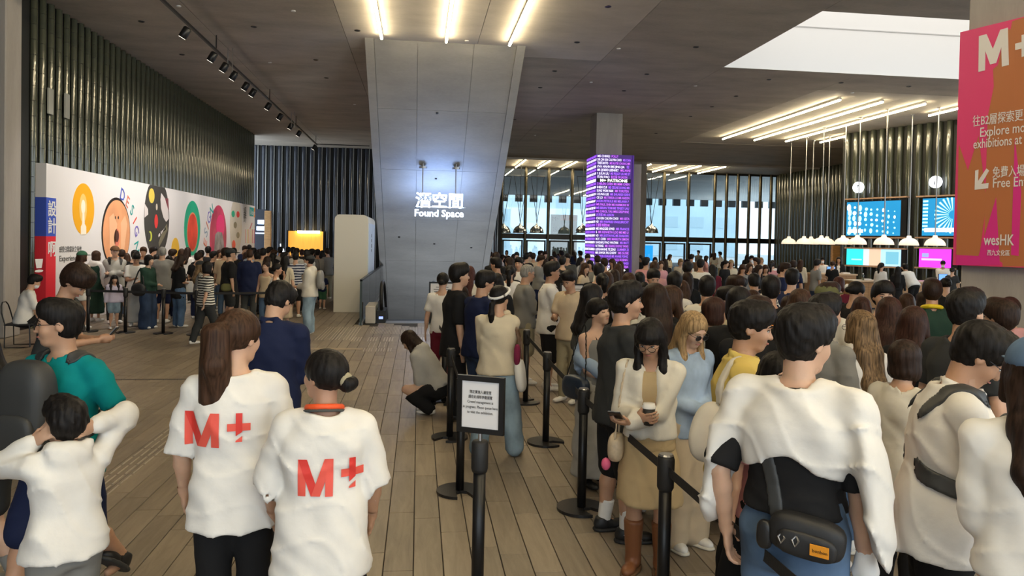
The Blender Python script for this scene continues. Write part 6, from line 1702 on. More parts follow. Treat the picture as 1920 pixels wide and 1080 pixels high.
# --- black tee man in profile
sp = dict(h=1.77, sex='m', build=1.03, hair='mop', hvol=-.003, hcol='black', hyaw=10, top=top('charcoal', ease=.034, hem=-.06, sleeve='half', sleeve_l=.98), bottom=bot('black', 'shorts', len=1.0, fit=.030), armL='belly', armR='belly', sock='white', shoe_col='black', sole_col='black', skin=1, footR=(.06, .02, 0), footL=(-.07, -.03, 0))
BT = PL_(1166, 533, 1.77); pt = person(sp, BT, 72, 'man in black tee, black shorts, white socks and black trainers')
for nm in 'RL':
    J = pt['J']; b_ = J['an' + nm] - np.array([0, 0, .042 * 1.77]); s_ = 1 if nm == 'R' else -1
    MB().tube([b_ + np.array([s_ * .046, .135, .045]), b_ + np.array([s_ * .052, .09, .028]), b_ + np.array([s_ * .050, .04, .036]), b_ + np.array([s_ * .048, -.03, .066])], [.003, .010, .006, .002], 6).build('shoe_stripe', M_WHITE, pt['root'])
# --- woman in the slipping pale blue shirt and long skirt
sp = dict(h=1.58, sex='f', hair='bun', fringe=True, hyaw=-4, hpitch=-8, hroll=8, eyes_closed=True, top=top('grey', sleeve='none', ease=.010, hem=-.02, neck=.05, vneck=.05, name='camisole'), bottom=bot('light grey', 'skirt', len=.46, hem_w=.135, waist=.06, fold=2.0), armR='belly', armL='down', shoe_col='black', skin=2)
SB_ = PL_(1121, 561, 1.58); pt = person(sp, SB_, 138, 'woman in grey camisole and long pale grey skirt, eyes closed')
J = pt['J']
f_ = Field()
for nm in 'RL': f_.cone(J['sh' + nm] * .35 + J['el' + nm] * .65 + np.array([0, -.03, 0]), J['wr' + nm] * .6 + J['el' + nm] * .4, .062, .050, .02)
f_.ell(J['P'] + np.array([0, -.09, .25]), (.19, .07, .17), None, .05); field_obj('slipping_shirt', f_, .0125, cloth('light blue'), pt['root'], folds(5, .007, J))
for x in (-1, 1): strap_path(pt['root'], [J['nb'] + np.array([x * .055, .085, -.11]), J['nb'] + np.array([x * .066, .01, -.012]), J['nb'] + np.array([x * .055, -.07, -.10])], .005, cloth('black'), 'shoulder_strap', .006)
w_ = world_pt(pt, (.24, .02, .86)); bg_ = thing('shoulder_bag', 'dark blue shoulder bag of the woman in the camisole', 'handbag', tuple(w_), pt['rz'])
field_obj('bag_body', Field().ell((0, 0, 0), (.06, .15, .10), None, pw=3), .012, cloth('ink', 'leather'), bg_); strap_path(bg_, [(0, -.12, .07), (-.05, -.06, .35), (-.08, .0, .52), (-.05, .06, .35), (0, .12, .07)], .007, cloth('black'))
# --- others packed behind the tan dress
QG = 'visitors packed in the belt queue'
def crowd_person(px, ytop, h, face, label, **k):
    lv = k.pop('lvl', None); loc = k.pop('loc', None)
    if loc is None: h, loc = settle(px, ytop, h)
    sp_ = dict(h=h, **k); return person(sp_, loc, face, label, QG if ytop > 515 and px > 800 else None, lv), sp_
crowd_person(1106, 535, 1.68, 62, 'person with long dark hair in dark grey tee beside the camisole woman', sex='f', hair='long', hlen=.2, locks=False, top=top('dark grey', ease=.035, sleeve='half'), bottom=bot('dark denim', mat='denim', fit=.02), shoe_col='black')
crowd_person(1209, 543, 1.60, 58, 'man with short dark hair and white shirt behind the black tee', sex='m', hair='mop', hvol=-.004, top=top('white', collar=True), bottom=bot('navy', fit=.02), armR='belly', shoe_col='black', loc=(PL_(1209, 543, 1.60)))
crowd_person(1262, 538, 1.67, -98, 'woman with straight brown hair and black jacket facing the black tee man', sex='f', hair='long', hcol='brown', hlen=.22, locks=True, top=top('black', sleeve='long', ease=.032, hem=-.02, open=.04, collar=True, name='jacket'), inner=top('off-white', sleeve='none', ease=.012, neck=.03), bottom=bot('beige', 'skirt', len=.17, hem_w=.12), armR='belly', armL='belly', shoe_col='white', skin=2)
crowd_person(1338, 600, 1.60, 140, 'woman with long blonde hair and pale blue jacket behind the yellow shirt', sex='f', hair='long', hcol='blonde', hlen=.30, locks=True, hpitch=25, glasses=True, top=top('light blue', mat='denim', sleeve='long', ease=.03), bottom=bot('beige', fit=.04, flare=.03), armR='belly', armL='belly', loc=tuple(np.array(PL_(1336, 600, 1.60)) + np.array([.05, .55])))
crowd_person(1335, 560, 1.58, 66, 'woman with auburn bob before the patterned shirt', sex='f', hair='bob', hcol='auburn', top=top('light grey', sleeve='long'), bottom=bot('black'), shoe_col='black')
crowd_person(1326, 521, 1.72, 4, 'man in white patterned shirt seen from behind', sex='m', hair='fade', top=top('off-white', mat='floral', ease=.034, collar=True, sleeve='half'), bottom=bot('khaki', fit=.02), skin=1)
crowd_person(1377, 540, 1.68, -58, 'man with glasses and khaki jacket beside the patterned shirt', sex='m', hair='short', glasses=True, hpitch=15, top=top('khaki', sleeve='long'), bottom=bot('charcoal'))
# --- yellow shirt man with sling bag
sp = dict(h=1.74, sex='m', build=1.04, hair='short', hvol=.004, hyaw=4, hpitch=10, top=top('yellow', ease=.034, hem=-.05, sleeve='half', sleeve_l=.92, open=.05, collar=True, sleeve_w=.024, name='open_shirt', fold=1.2), inner=top('charcoal', sleeve='none', ease=.014, neck=.014, hem=-.02, name='tee'), bottom=bot('black', fit=.03, flare=.03), armR=(.02, .16, .62), armL=(.02, .15, .62), shoe_col='black', skin=1)
YS = PL_(1393, 571, 1.74); pt = person(sp, YS, 86, 'smiling man in open yellow shirt with a cream sling bag')
t = thing('sling_bag', 'cream crescent sling bag on the yellow shirt', 'bag', (pt['loc'][0], pt['loc'][1], 0), pt['rz']); J = pt['J']
field_obj('bag_body', Field().ell((.15, -.16, 1.08), (.050, .10, .16), rot(radians(-14), radians(-12), 0), pw=2.3), .0125, cloth('off-white', 'sheen'), t)
band(t, pt, sp, [np.array(v) for v in ((.17, -.15, 1.18), (.14, -.11, 1.32), (.09, -.04, 1.44), (.04, .06, 1.42), (-.06, .14, 1.22), (-.14, .11, 1.02))], .026, cloth('off-white', 'sheen')); strap_path(t, [np.array(v) for v in ((.19, -.16, .96), (.20, -.18, .85), (.19, -.20, .76))], .004, M_WHITE, 'drawstring', .005)

# --- man with a white sweater over his shoulders
sp = dict(h=1.80, sex='m', build=1.05, hair='short', hvol=.006, hyaw=30, hpitch=8, top=top('black', ease=.024, hem=.045, sleeve='short', sleeve_l=.95, name='tee'), bottom=bot('denim blue', mat='washed', fit=.020, flare=.012, waist=.07), armR=(.145, .02, .47), armL=(.145, -.02, .49), shoe_col='white', skin=2)
WS = PL_(1500, 583, 1.80); pt = person(sp, WS, 16, 'man with a white sweater draped over his shoulders, black tee and faded jeans')
J = pt['J']; h = 1.80
sw = thing('sweater', 'white sweater draped over the black tee of the man in faded jeans', 'sweater', (pt['loc'][0], pt['loc'][1], 0), pt['rz'])
fd = Field(); lo, hi, fn = torso_fn(J, .046, 0, [p for p in TORSO if p[0] >= .05]); fd.add(lo, hi, fn, .03)
for nm, s_ in (('R', 1), ('L', -1)):
    fd.cone(J['nb'] - np.array([0, 0, .02]), J['sh' + nm] + np.array([s_ * .012, 0, .008]), .066, .072, .03); fd.cone(J['sh' + nm] + np.array([s_ * .012, 0, .008]), J['sh' + nm] * .55 + J['el' + nm] * .45 + np.array([s_ * .012, -.01, 0]), .074, .070, .03)
    fd.ell(J['sh' + nm] + np.array([s_ * .100, -.03, -.27]), (.052, .115, .26), rot(0, radians(-10 * s_), 0), .05)
fd.cone(J['nb'] + np.array([0, 0, -.012]), J['hc'], .070, .082, .02, 's'); fd.cone(np.array([0, -.30, .95]), np.array([0, -.10, 1.17]), .20, .10, .03, 's'); fd.cone(np.array([0, .35, .95]), np.array([0, .10, 1.25]), .25, .10, .03, 's')
fd.cone(np.array([-.05, -.05, 1.02]), np.array([.05, -.05, 1.02]), .195, .195, .03, 's')
field_obj('knit', fd, .0125, cloth('white'), sw, folds(31, .007, J))
hb = thing('hip_bag', 'black hip bag with orange label at the back of the faded jeans', 'bag', (pt['loc'][0], pt['loc'][1], 0), pt['rz'])
field_obj('bag_body', Field().ell((.10, -.185, .985), (.135, .05, .075), rot(0, radians(6), radians(8)), pw=3.4), .0115, cloth('black', 'sheen'), hb); field_obj('pocket', Field().ell((.11, -.232, .965), (.105, .018, .048), rot(0, radians(6), radians(8)), pw=3.4), .009, cloth('black', 'sheen'), hb)
band(hb, pt, sp, [np.array(v) for v in ((-.02, -.15, 1.03), (-.06, -.14, 1.20), (-.09, -.13, 1.32), (-.10, -.05, 1.46))], .028, cloth('charcoal', 'sheen'))
MB().box(.130, .195, -.2555, -.2505, .945, .985).build('label_patch', mat('orange_patch', (.85, .33, .02), .6), hb); text('lettering', 'bonbon', M_BLACK, hb, (.139, -.2565, .959), R90, .017, ext=.0005)
for x in (.03, .08): MB().tube([(x, -.248, 1.0), (x + .012, -.258, .985), (x, -.262, .965), (x - .012, -.258, .985), (x, -.248, 1.0)], .004, 5).build('clip', M_STEEL, hb)
field_obj('pouch', Field().ell((-.045, -.215, .965), (.030, .022, .055), None, pw=3), .008, cloth('black', 'leather'), hb)
field_obj('wrist_tissue', Field().cone(J['wrR'] + (J['elR'] - J['wrR']) * .12, J['wrR'] + (J['wrR'] - J['elR']) * .10, .036, .046), .009, M_WHITE, pt['root'], folds(3, .006, J))

# --- white shirt man with glasses, pack on his chest
sp = dict(h=1.74, sex='m', build=1.10, hair='fade', hvol=.010, hpitch=34, hyaw=2, glasses=True, lean=6, top=top('white', ease=.040, hem=-.10, sleeve='half', sleeve_l=.92, sleeve_w=.02, fold=1.3, collar=True, name='overshirt'), bottom=bot('black', fit=.03, flare=.02), armR=(.03, .20, .62), armL=(.03, .20, .62), shoe_col='black', skin=1)
WG = PL_(1770, 602, 1.74); pt = person(sp, WG, 78, 'stocky man in white overshirt and glasses bent over his phone'); backpack(pt, 'black backpack worn on the chest of the stocky man', 'charcoal', sp, True, .13, .17, .06); phone(pt, 'R', sp, 'phone held by the stocky man in the white overshirt')
# --- cap woman in white dress
sp = dict(h=1.735, sex='f', hair='long', hcol='dark brown', hlen=.26, locks=False, hyaw=-4, cap='denim blue', top=top('white', ease=.034, hem=-.0, sleeve='half', sleeve_w=.026, name='dress_bodice'), bottom=bot('white', 'skirt', len=.42, hem_w=.185, waist=.02, fold=2.2, name='dress_skirt'), armR='belly', armL='belly', skin=2)
CW = PL_(1950, 642, 1.735); pt = person(sp, CW, -12, 'woman in denim cap and white tiered dress seen from behind')
# ---- named visitors farther in (each with its own look)
crowd_person(1445, 521, 1.76, 6, 'man in black tee with orange back lettering', sex='m', hair='short', top=top('black', ease=.034), bottom=bot('black'), shoe_col='black')
pt_ = PEOPLE[-1]
def parts_of(i=-1):
    loc, root, sp_ = PEOPLE[i]; return {'root': root, 'J': skeleton(sp_), 'top': [c for c in root.children if c.name.split('.')[0] in ('shirt', 'tee', 'vest', 'jacket', 'overshirt')][0], 'loc': loc, 'rz': root.rotation_euler[2]}
drape_text(parts_of(), 'LECLERC', mat('orange_letters', (.80, .30, .06), .6), .0, 1.30, .085, -1, .012, .9)
crowd_person(1485, 506, 1.76, 8, 'man in navy tee with white gothic back lettering', sex='m', hair='fade', top=top('navy', ease=.03), bottom=bot('black'))
drape_text(parts_of(), 'Arsenal', M_WHITE, .0, 1.28, .13, -1, .014)
crowd_person(1541, 556, 1.74, 42, 'man with cropped dark hair in grey tee behind the white sweater', sex='m', hair='fade', top=top('grey', ease=.03, sleeve='half'), bottom=bot('black'), skin=1)
crowd_person(1548, 534, 1.72, 30, 'person in olive hat and pale jacket', sex='m', hair='short', hcol='dark brown', top=top('off-white', sleeve='long', hood=True), bottom=bot('black'), cap='olive')
crowd_person(1619, 586, 1.62, -42, 'woman with long blonde-streaked hair and glasses in white tee', sex='f', hair='long', hcol='blonde-streaked', hlen=.34, locks=False, glasses=True, top=top('white', ease=.03, sleeve='half'), bottom=bot('denim blue', mat='denim'), skin=2)
crowd_person(1655, 531, 1.75, 166, 'stern young man in black tee facing the queue', sex='m', hair='mop', hvol=-.002, top=top('black', ease=.028), bottom=bot('black'), skin=0, shoe_col='black')
crowd_person(1600, 529, 1.64, 50, 'woman with white flower clip in dark hair', sex='f', hair='bun', hpitch=18, top=top('black'), bottom=bot('black'))
_p = parts_of(); field_obj('flower_clip', Field().ell(_p['J']['hc'] + _p['J']['Rh'] @ np.array([-.06, -.10, .02]), (.035, .03, .045)), .012, M_WHITE, _p['root'])
crowd_person(1711, 578, 1.64, 22, 'woman with long auburn hair beside the stocky man', sex='f', hair='long', hcol='auburn', hlen=.3, locks=False, top=top('black', sleeve='long'), bottom=bot('black'))
crowd_person(1693, 642, 1.52, 34, 'short person with brown hair between auburn hair and white overshirt', sex='f', hair='bob', hcol='dark brown', top=top('off-white', sleeve='long'), bottom=bot('black'))
crowd_person(1749, 526, 1.74, -8, 'man with brown hair and yellow collar on a dark jacket', sex='m', hair='mop', hcol='dark brown', hvol=-.004, top=top('dark green', sleeve='long', ease=.03, name='jacket'), bottom=bot('black'))
_p = parts_of(); c = _p['J']['nb']; strap_path(_p['root'], [c + np.array([.085 * cos(a), .075 * sin(a), .004 - .02 * sin(a)]) for a in np.linspace(0, 2 * pi, 13)], .022, mat('yellow_collar', (.75, .55, .01), .6), 'collar', .014)
crowd_person(1806, 549, 1.78, 34, 'tall man with black hair in dark tee before the pillar', sex='m', hair='short', hvol=.006, top=top('charcoal', ease=.03), bottom=bot('black'), skin=0)
crowd_person(1884, 568, 1.68, -64, 'man with bushy brown hair and glasses beside the denim cap', sex='m', hair='mop', hcol='dark brown', hvol=.006, glasses=True, top=top('charcoal', sleeve='long'), bottom=bot('black'), skin=1)
crowd_person(1893, 560, 1.62, 10, 'woman with black claw clip and pink top before the pillar', sex='f', hair='updo', hcol='dark brown', top=top('dusty pink', sleeve='long'), bottom=bot('black'))
crowd_person(1459, 664, 1.53, 150, 'short woman peeping out beside the white sweater', sex='f', hair='long', hlen=.2, top=top('pink'), bottom=bot('black'), loc=PL_(1455, 664, 1.53))
# queue beside the escalator
crowd_person(935, 538, 1.62, 14, 'woman in cream sweatshirt and wide jeans with patterned headband', sex='f', hair='lowpony', hlen=.26, pony_w=.024, hyaw=18, top=top('cream', sleeve='long', ease=.042, hem=-.03, sleeve_w=.03, fold=1.4), bottom=bot('pale denim', mat='denim', fit=.030, flare=.016, name='jeans'), armR='chin', armL='belly', footL=(-.10, -.02, 0), footR=(.11, .04, 0))
_p = parts_of(); J = _p['J']; hc, Rh, hs = J['hc'], J['Rh'], J['hs']; strap_path(_p['root'], [hc + Rh @ (np.array([.096 * sin(a), .0 - .112 * cos(a) - .012, .052 - .05 * cos(a)]) * hs) for a in np.linspace(0, 2 * pi, 17)], .012, cloth('white', 'floral'), 'headband', .009)
tb = thing('tote_bag', 'white tote and purple pouch on the shoulder of the headband woman', 'bag', (_p['loc'][0], _p['loc'][1], 0), _p['rz'])
field_obj('bag_body', Field().ell((.235, -.03, .80), (.045, .10, .16), rot(0, radians(-8), 0), pw=3), .014, cloth('white'), tb); field_obj('pouch', Field().ell((.215, -.10, 1.0), (.03, .035, .10), None, pw=3), .012, cloth('wine'), tb)
strap_path(tb, [np.array(v) for v in ((.235, -.02, .95), (.205, -.03, 1.15), (.16, -.02, 1.33), (.20, .07, 1.15), (.235, .03, .95))], .014, cloth('brown', 'leather'))
crowd_person(902, 509, 1.72, 56, 'man in navy tee, jeans and glasses beside the headband woman', sex='m', build=1.06, hair='fade', glasses=True, hpitch=16, hyaw=14, top=top('navy', ease=.034, hem=-.06, sleeve='half'), bottom=bot('dark denim', mat='denim', fit=.02), armR='belly', armL='belly', skin=1)
crowd_person(857, 497, 1.78, 80, 'young man with black bowl haircut in black tee', sex='m', hair='mop', top=top('black', ease=.04, sleeve='half', hem=-.10), bottom=bot('black'), skin=2, shoe_col='black')
crowd_person(879, 500, 1.65, 20, 'woman with long red-brown hair in the escalator queue', sex='f', hair='long', hcol='red-brown', hlen=.34, locks=False, top=top('off-white'), bottom=bot('black'))
crowd_person(864, 537, 1.45, 30, 'girl with half-tied brown hair in pale pink tee', sex='f', hair='long', hcol='dark brown', hlen=.14, locks=False, top=top('beige', ease=.02), bottom=bot('off-white', 'skirt', len=.40, hem_w=.105), armR='belly', build=.9, loc=PL_(864, 537, 1.45))
crowd_person(830, 513, 1.60, 10, 'woman with dark updo behind the small framed notice', sex='f', hair='bun', top=top('white'), bottom=bot('maroon'))
crowd_person(932, 514, 1.62, -10, 'woman with long dark hair between navy tee and grey vest', sex='f', hair='long', hlen=.32, locks=False, top=top('black'), bottom=bot('black'))
crowd_person(956, 499, 1.62, 8, 'woman with ponytail beside the grey vest', sex='f', hair='pony', top=top('white', sleeve='long'), bottom=bot('black'))
crowd_person(984, 497, 1.72, 74, 'older man in grey vest and khaki shorts', sex='m', build=1.1, hair='crop', hcol='grey', glasses=True, hpitch=12, top=top('grey', ease=.03, sleeve='half', name='vest'), bottom=bot('khaki', 'shorts', fit=.03), armR='phone', armL='fwd', skin=1)
phone(dict(parts_of()), 'R', PEOPLE[-1][2], 'phone held by the older man in the grey vest')
crowd_person(1031, 493, 1.76, 84, 'man in white tee with black cross-body strap and black shorts', sex='m', build=1.06, hair='fade', glasses=True, hyaw=4, top=top('white', ease=.032, sleeve='half', hem=-.07), bottom=bot('black', 'shorts', fit=.03, len=1.0), armR='phone', armL='phone', skin=3)
_p = parts_of(); phone(_p, 'R', PEOPLE[-1][2], 'phone held up by the man in white tee and strap'); J = _p['J']; P0 = J['P']
strap_path(_p['root'], [np.array(v) for v in ((-.17, .05, 1.0), (-.05, .165, 1.18), (.07, .13, 1.38), (.09, .0, 1.47), (.05, -.13, 1.36), (-.10, -.15, 1.10))], .016, cloth('black'), 'cross_strap', .012)
crowd_person(1072, 507, 1.70, -148, 'man in beige shirt looking down beside the white notice', sex='m', hair='fade', hpitch=26, top=top('beige', ease=.03), bottom=bot('khaki'), armR='phone', skin=1)
# crouching visitor
crp = atz(838, 772, 0)
sp = dict(h=1.60, sex='f', hair='long', hcol='dark brown', hlen=.1, pelvis=.20, lean=34, hpitch=25, top=top('light grey', sleeve='long', ease=.04, hem=-.02, hood=True), bottom=bot('black', fit=.034), footR=(.07, .10, 0), footL=(-.07, .04, 0), armR=(.08, .22, .36), armL=(.08, .22, .36), kneeR=(.3, 1, 1.0), kneeL=(-.3, 1, 1.0), torso_arms=True, shoe_col='white')
person(sp, (float(crp[0]) - .10, float(crp[1]) - .10), -66, 'crouching visitor in pale grey hoodie and black trousers', QG, 'mid')
# walkers and front row at the panel
def LQ(px, ytop, h, face, label, **k): k.setdefault('lvl', 'mid'); lv = k.pop('lvl'); loc = k.pop('loc', None) or PL_(px, ytop, h); person(dict(h=h, **k), loc, face, label, 'visitors queueing at the exhibition panel', lv); return parts_of2()
def parts_of2():
    loc, root, sp_ = PEOPLE[-1]; tp_ = [c for c in root.children if c.get('__top')] ; return {'root': root, 'J': skeleton(sp_), 'loc': loc, 'rz': root.rotation_euler[2]}
LQ(396, 505, 1.56, 60, 'woman in black and cream striped tee walking past the queue', sex='f', hair='bob', top=top('black', mat='stripe', ease=.034, sleeve='half'), bottom=bot('charcoal', fit=.02), footR=(.06, .14, 0), footL=(-.05, -.14, .01), armR='swingb', armL='swingf', loc=tuple(atz(385, 648, 0)[:2]))
LQ(578, 480, 1.68, -72, 'visitor in white hoodie, blue jeans and mask with grey backpack', sex='m', hair='short', cap='charcoal', mask='white', top=top('off-white', sleeve='long', ease=.034, hood=True, sleeve_w=.026), bottom=bot('pale denim', mat='denim', fit=.024, flare=.012), armR='belly', armL='belly', loc=tuple(atz(580, 627, 0)[:2]))
_p = parts_of2(); backpack(_p, 'slate grey backpack of the visitor in the white hoodie', 'grey', PEOPLE[-1][2], False, .13, .20, .06, strap=False)
LQ(605, 519, 1.08, 20, 'small child in navy tee beside the cream kiosk', sex='m', hair='crop', top=top('navy'), bottom=bot('green', 'shorts'), lvl='mid', loc=tuple(atz(604, 580, 0)[:2]))
FR = tuple(atz(151, 617, 0)[:2])
LQ(151, 476, 1.66, 50, 'woman in green cap and cream jacket at the end of the panel queue', sex='f', hair='long', hcol='brown', hlen=.26, locks=False, cap='green', top=top('cream', sleeve='long', ease=.045, sleeve_w=.03), bottom=bot('white', 'skirt', len=.15, hem_w=.115), armR='belly', loc=FR)
LQ(174, 475, 1.64, 40, 'woman with brown hair, dark green vest and white hood', sex='f', hair='bob', hcol='brown', top=top('dark green', ease=.04, sleeve='none', hem=-.1, name='vest'), inner=top('white', sleeve='long', hood=True, ease=.02), bottom=bot('dark green', 'skirt', len=.40), loc=tuple(atz(178, 603, 0)[:2]))
LQ(212, 466, 1.76, 172, 'man in brown cap and grey hoodie with folded arms', sex='m', hair='crop', cap='brown', top=top('light grey', sleeve='long', ease=.036, hood=True, sleeve_w=.026), bottom=bot('charcoal'), armR='cross', armL='cross', loc=tuple(atz(214, 606, 0)[:2]))
_p = parts_of2(); backpack(_p, 'black backpack of the man with folded arms', 'black', PEOPLE[-1][2], False, .14, .2, .06)
LQ(215, 519, 1.16, 168, 'girl in lilac top and pale denim shorts', sex='f', hair='long', hlen=.16, fringe=True, top=top('lavender', sleeve='long', ease=.024, hem=-.03), bottom=bot('pale denim', 'shorts', len=.7, mat='denim', fit=.02), loc=tuple(atz(213, 617, 0)[:2]))
LQ(256, 479, 1.64, 176, 'person in white tee and long pale skirt looking at a phone', sex='m', hair='mop', hpitch=30, top=top('white', ease=.03), bottom=bot('light grey', 'skirt', len=.46, hem_w=.12), armR='phone', armL='belly', loc=tuple(atz(254, 612, 0)[:2]))
LQ(278, 483, 1.60, 128, 'woman with black fringe, dark green top and wide jeans', sex='f', hair='bob', fringe=True, top=top('dark green', sleeve='long', ease=.028), bottom=bot('dark denim', mat='denim', fit=.04, flare=.05), armR='belly', loc=tuple(atz(276, 616, 0)[:2]))
_p = parts_of2(); w_ = world_pt(_p, (.22, -.05, .86)); bg_ = thing('shoulder_bag', 'large black shoulder bag of the woman with black fringe', 'handbag', tuple(w_), _p['rz'])
field_obj('bag_body', Field().ell((0, 0, 0), (.07, .17, .14), None, pw=2.6), .016, cloth('black', 'sheen'), bg_); strap_path(bg_, [(0, -.13, .10), (-.06, 0, .46), (0, .13, .10)], .016, cloth('black', 'sheen'), res=.013)
LQ(306, 468, 1.76, 10, 'grey-haired man in grey tee with brown back print', sex='m', build=1.08, hair='crop', hcol='grey', top=top('grey', ease=.036, sleeve='half', hem=-.08), bottom=bot('navy', 'shorts'), armR=(.26, .14, .55), loc=tuple(atz(303, 606, 0)[:2]))
LQ(335, 483, 1.62, 60, 'woman in black top and jeans behind the white tote', sex='f', hair='long', hcol='dark brown', hlen=.1, hpitch=25, top=top('black', hem=-.12), bottom=bot('denim blue', mat='denim', fit=.03), armR='belly', loc=tuple(atz(334, 614, 0)[:2]))
_p = parts_of2(); w_ = world_pt(_p, (-.12, .20, .88)); bg_ = thing('tote_bag', 'white paper tote with black handle in the panel queue', 'bag', tuple(w_), 0)
MB().bevbox(-.20, .20, -.06, .06, -.14, .14, .01).build('bag_body', M_WHITE, bg_); MB().tube([(-.08, 0, .13), (-.05, 0, .30), (.05, 0, .30), (.08, 0, .13)], .012, 6).build('handle', M_BLACK, bg_); MB().box(-.10, .0, -.064, -.06, -.05, .07).build('print', cloth('khaki'), bg_)
LQ(374, 490, 1.50, 80, 'woman with blonde-streaked hair and dark cap in the panel queue', sex='f', hair='long', hcol='blonde-streaked', hlen=.22, cap='charcoal', top=top('grey'), bottom=bot('black'), armR='phone', loc=PL_(374, 490, 1.50))
LQ(431, 472, 1.76, 76, 'man in black tee, black shorts, cap and green hip bag', sex='m', build=1.1, hair='crop', cap='charcoal', glasses=True, top=top('black', ease=.04, sleeve='half', hem=-.08), bottom=bot('charcoal', 'shorts'), loc=tuple(atz(428, 612, 0)[:2]))
_p = parts_of2(); w_ = world_pt(_p, (.0, .0, 0)); bg_ = thing('hip_bag', 'olive hip bag of the man in black tee and cap', 'bag', tuple(w_), _p['rz']); field_obj('bag_body', Field().ell((.20, -.10, .90), (.05, .12, .09), None, pw=3), .016, cloth('olive'), bg_)
LQ(470, 478, 1.74, 6, 'balding man in navy blazer seen from behind in the panel queue', sex='m', build=1.08, hair='crop', hcol='brown', top=top('navy', sleeve='long', ease=.034, hem=-.13, name='blazer', collar=True), bottom=bot('dark grey'), loc=tuple(atz(466, 606, 0)[:2]))
LQ(528, 487, 1.62, 30, 'woman with long dark hair, cream top and beige skirt with bag', sex='f', hair='long', hlen=.3, locks=False, top=top('cream'), bottom=bot('beige', 'skirt', len=.40, hem_w=.12), loc=tuple(atz(532, 612, 0)[:2]))
_p = parts_of2(); w_ = world_pt(_p, (.22, .0, .80)); bg_ = thing('handbag', 'pale yellow handbag of the woman with beige skirt', 'handbag', tuple(w_), _p['rz']); field_obj('bag_body', Field().ell((0, 0, 0), (.05, .15, .09), None, pw=3), .014, cloth('cream', 'leather'), bg_); strap_path(bg_, [(0, -.12, .06), (-.06, 0, .55), (0, .12, .06)], .009, cloth('cream', 'leather'), res=.008)
LQ(554, 474, 1.66, 10, 'man in navy and white striped tee in the panel queue', sex='m', hair='short', top=top('navy', mat='stripe_light', ease=.03), bottom=bot('black', 'shorts'))
LQ(517, 495, 1.52, 100, 'woman with tied dark hair and pale sleeveless top', sex='f', hair='bun', top=top('white', sleeve='none'), bottom=bot('black'), armR='chin')
LQ(500, 491, 1.50, -150, 'woman with bare shoulders turning back in the panel queue', sex='f', hair='updo', hcol='dark brown', top=top('beige', sleeve='none', neck=.05), bottom=bot('denim blue'))

# ---- the rest of the crowd: head positions seen in the hall, depth solved so that nobody overlaps
rng = random.Random(11)
def solve(px, ytop, sex, xmin=-7.45, kid=False, hs=None, dlo=5.2):
    best = None
    hz = 434.2 + .0201 * px; dy = max(ytop - hz, 6.0)
    hs = hs or ([1.50 + .02 * k for k in range(13)] if sex == 'f' else [1.60 + .02 * k for k in range(13)])
    for h in hs:
        p = atz(px, hz + dy, h)
        if p[0] < xmin or p[1] > 47.5 or p[0] ** 2 + p[1] ** 2 < dlo * dlo: continue
        if OX0 - .5 < p[0] < OX1 + .5 and p[1] > 17.4: continue
        if 6.2 < p[0] < 9.1 and 27.1 < p[1] < 29.9: continue
        if p[0] > 13.5 and 22.8 < p[1] < 31 and p[0] < 25 and not (p[0] < 14.6): 
            if 22.9 < p[1] < 26.8 : continue
        if p[0] > 18.0 and p[1] > 23: continue
        dmin = min([sqrt((p[0] - q[0][0]) ** 2 + (p[1] - q[0][1]) ** 2) for q in PEOPLE] + [9])
        pen = -min(dmin, .62) + .15 * abs(h - (1.60 if sex == 'f' else 1.72))
        if best is None or pen < best[0]: best = (pen, h, (float(p[0]), float(p[1])), dmin)
    return best
DK = ['black', 'black', 'charcoal', 'navy', 'dark grey', 'white', 'off-white', 'grey', 'light grey', 'beige', 'black', 'white']
HDESC = {'long': 'long %s hair', 'bob': '%s bob', 'pony': '%s ponytail', 'bun': '%s hair bun', 'updo': '%s hair tied up', 'short': 'short %s hair', 'mop': 'thick %s hair', 'fade': 'clipped %s hair', 'crop': 'cropped %s hair'}
SLD = {'long': 'long-sleeved top', 'short': 'tee', 'half': 'loose tee', 'none': 'sleeveless top'}
used = {}
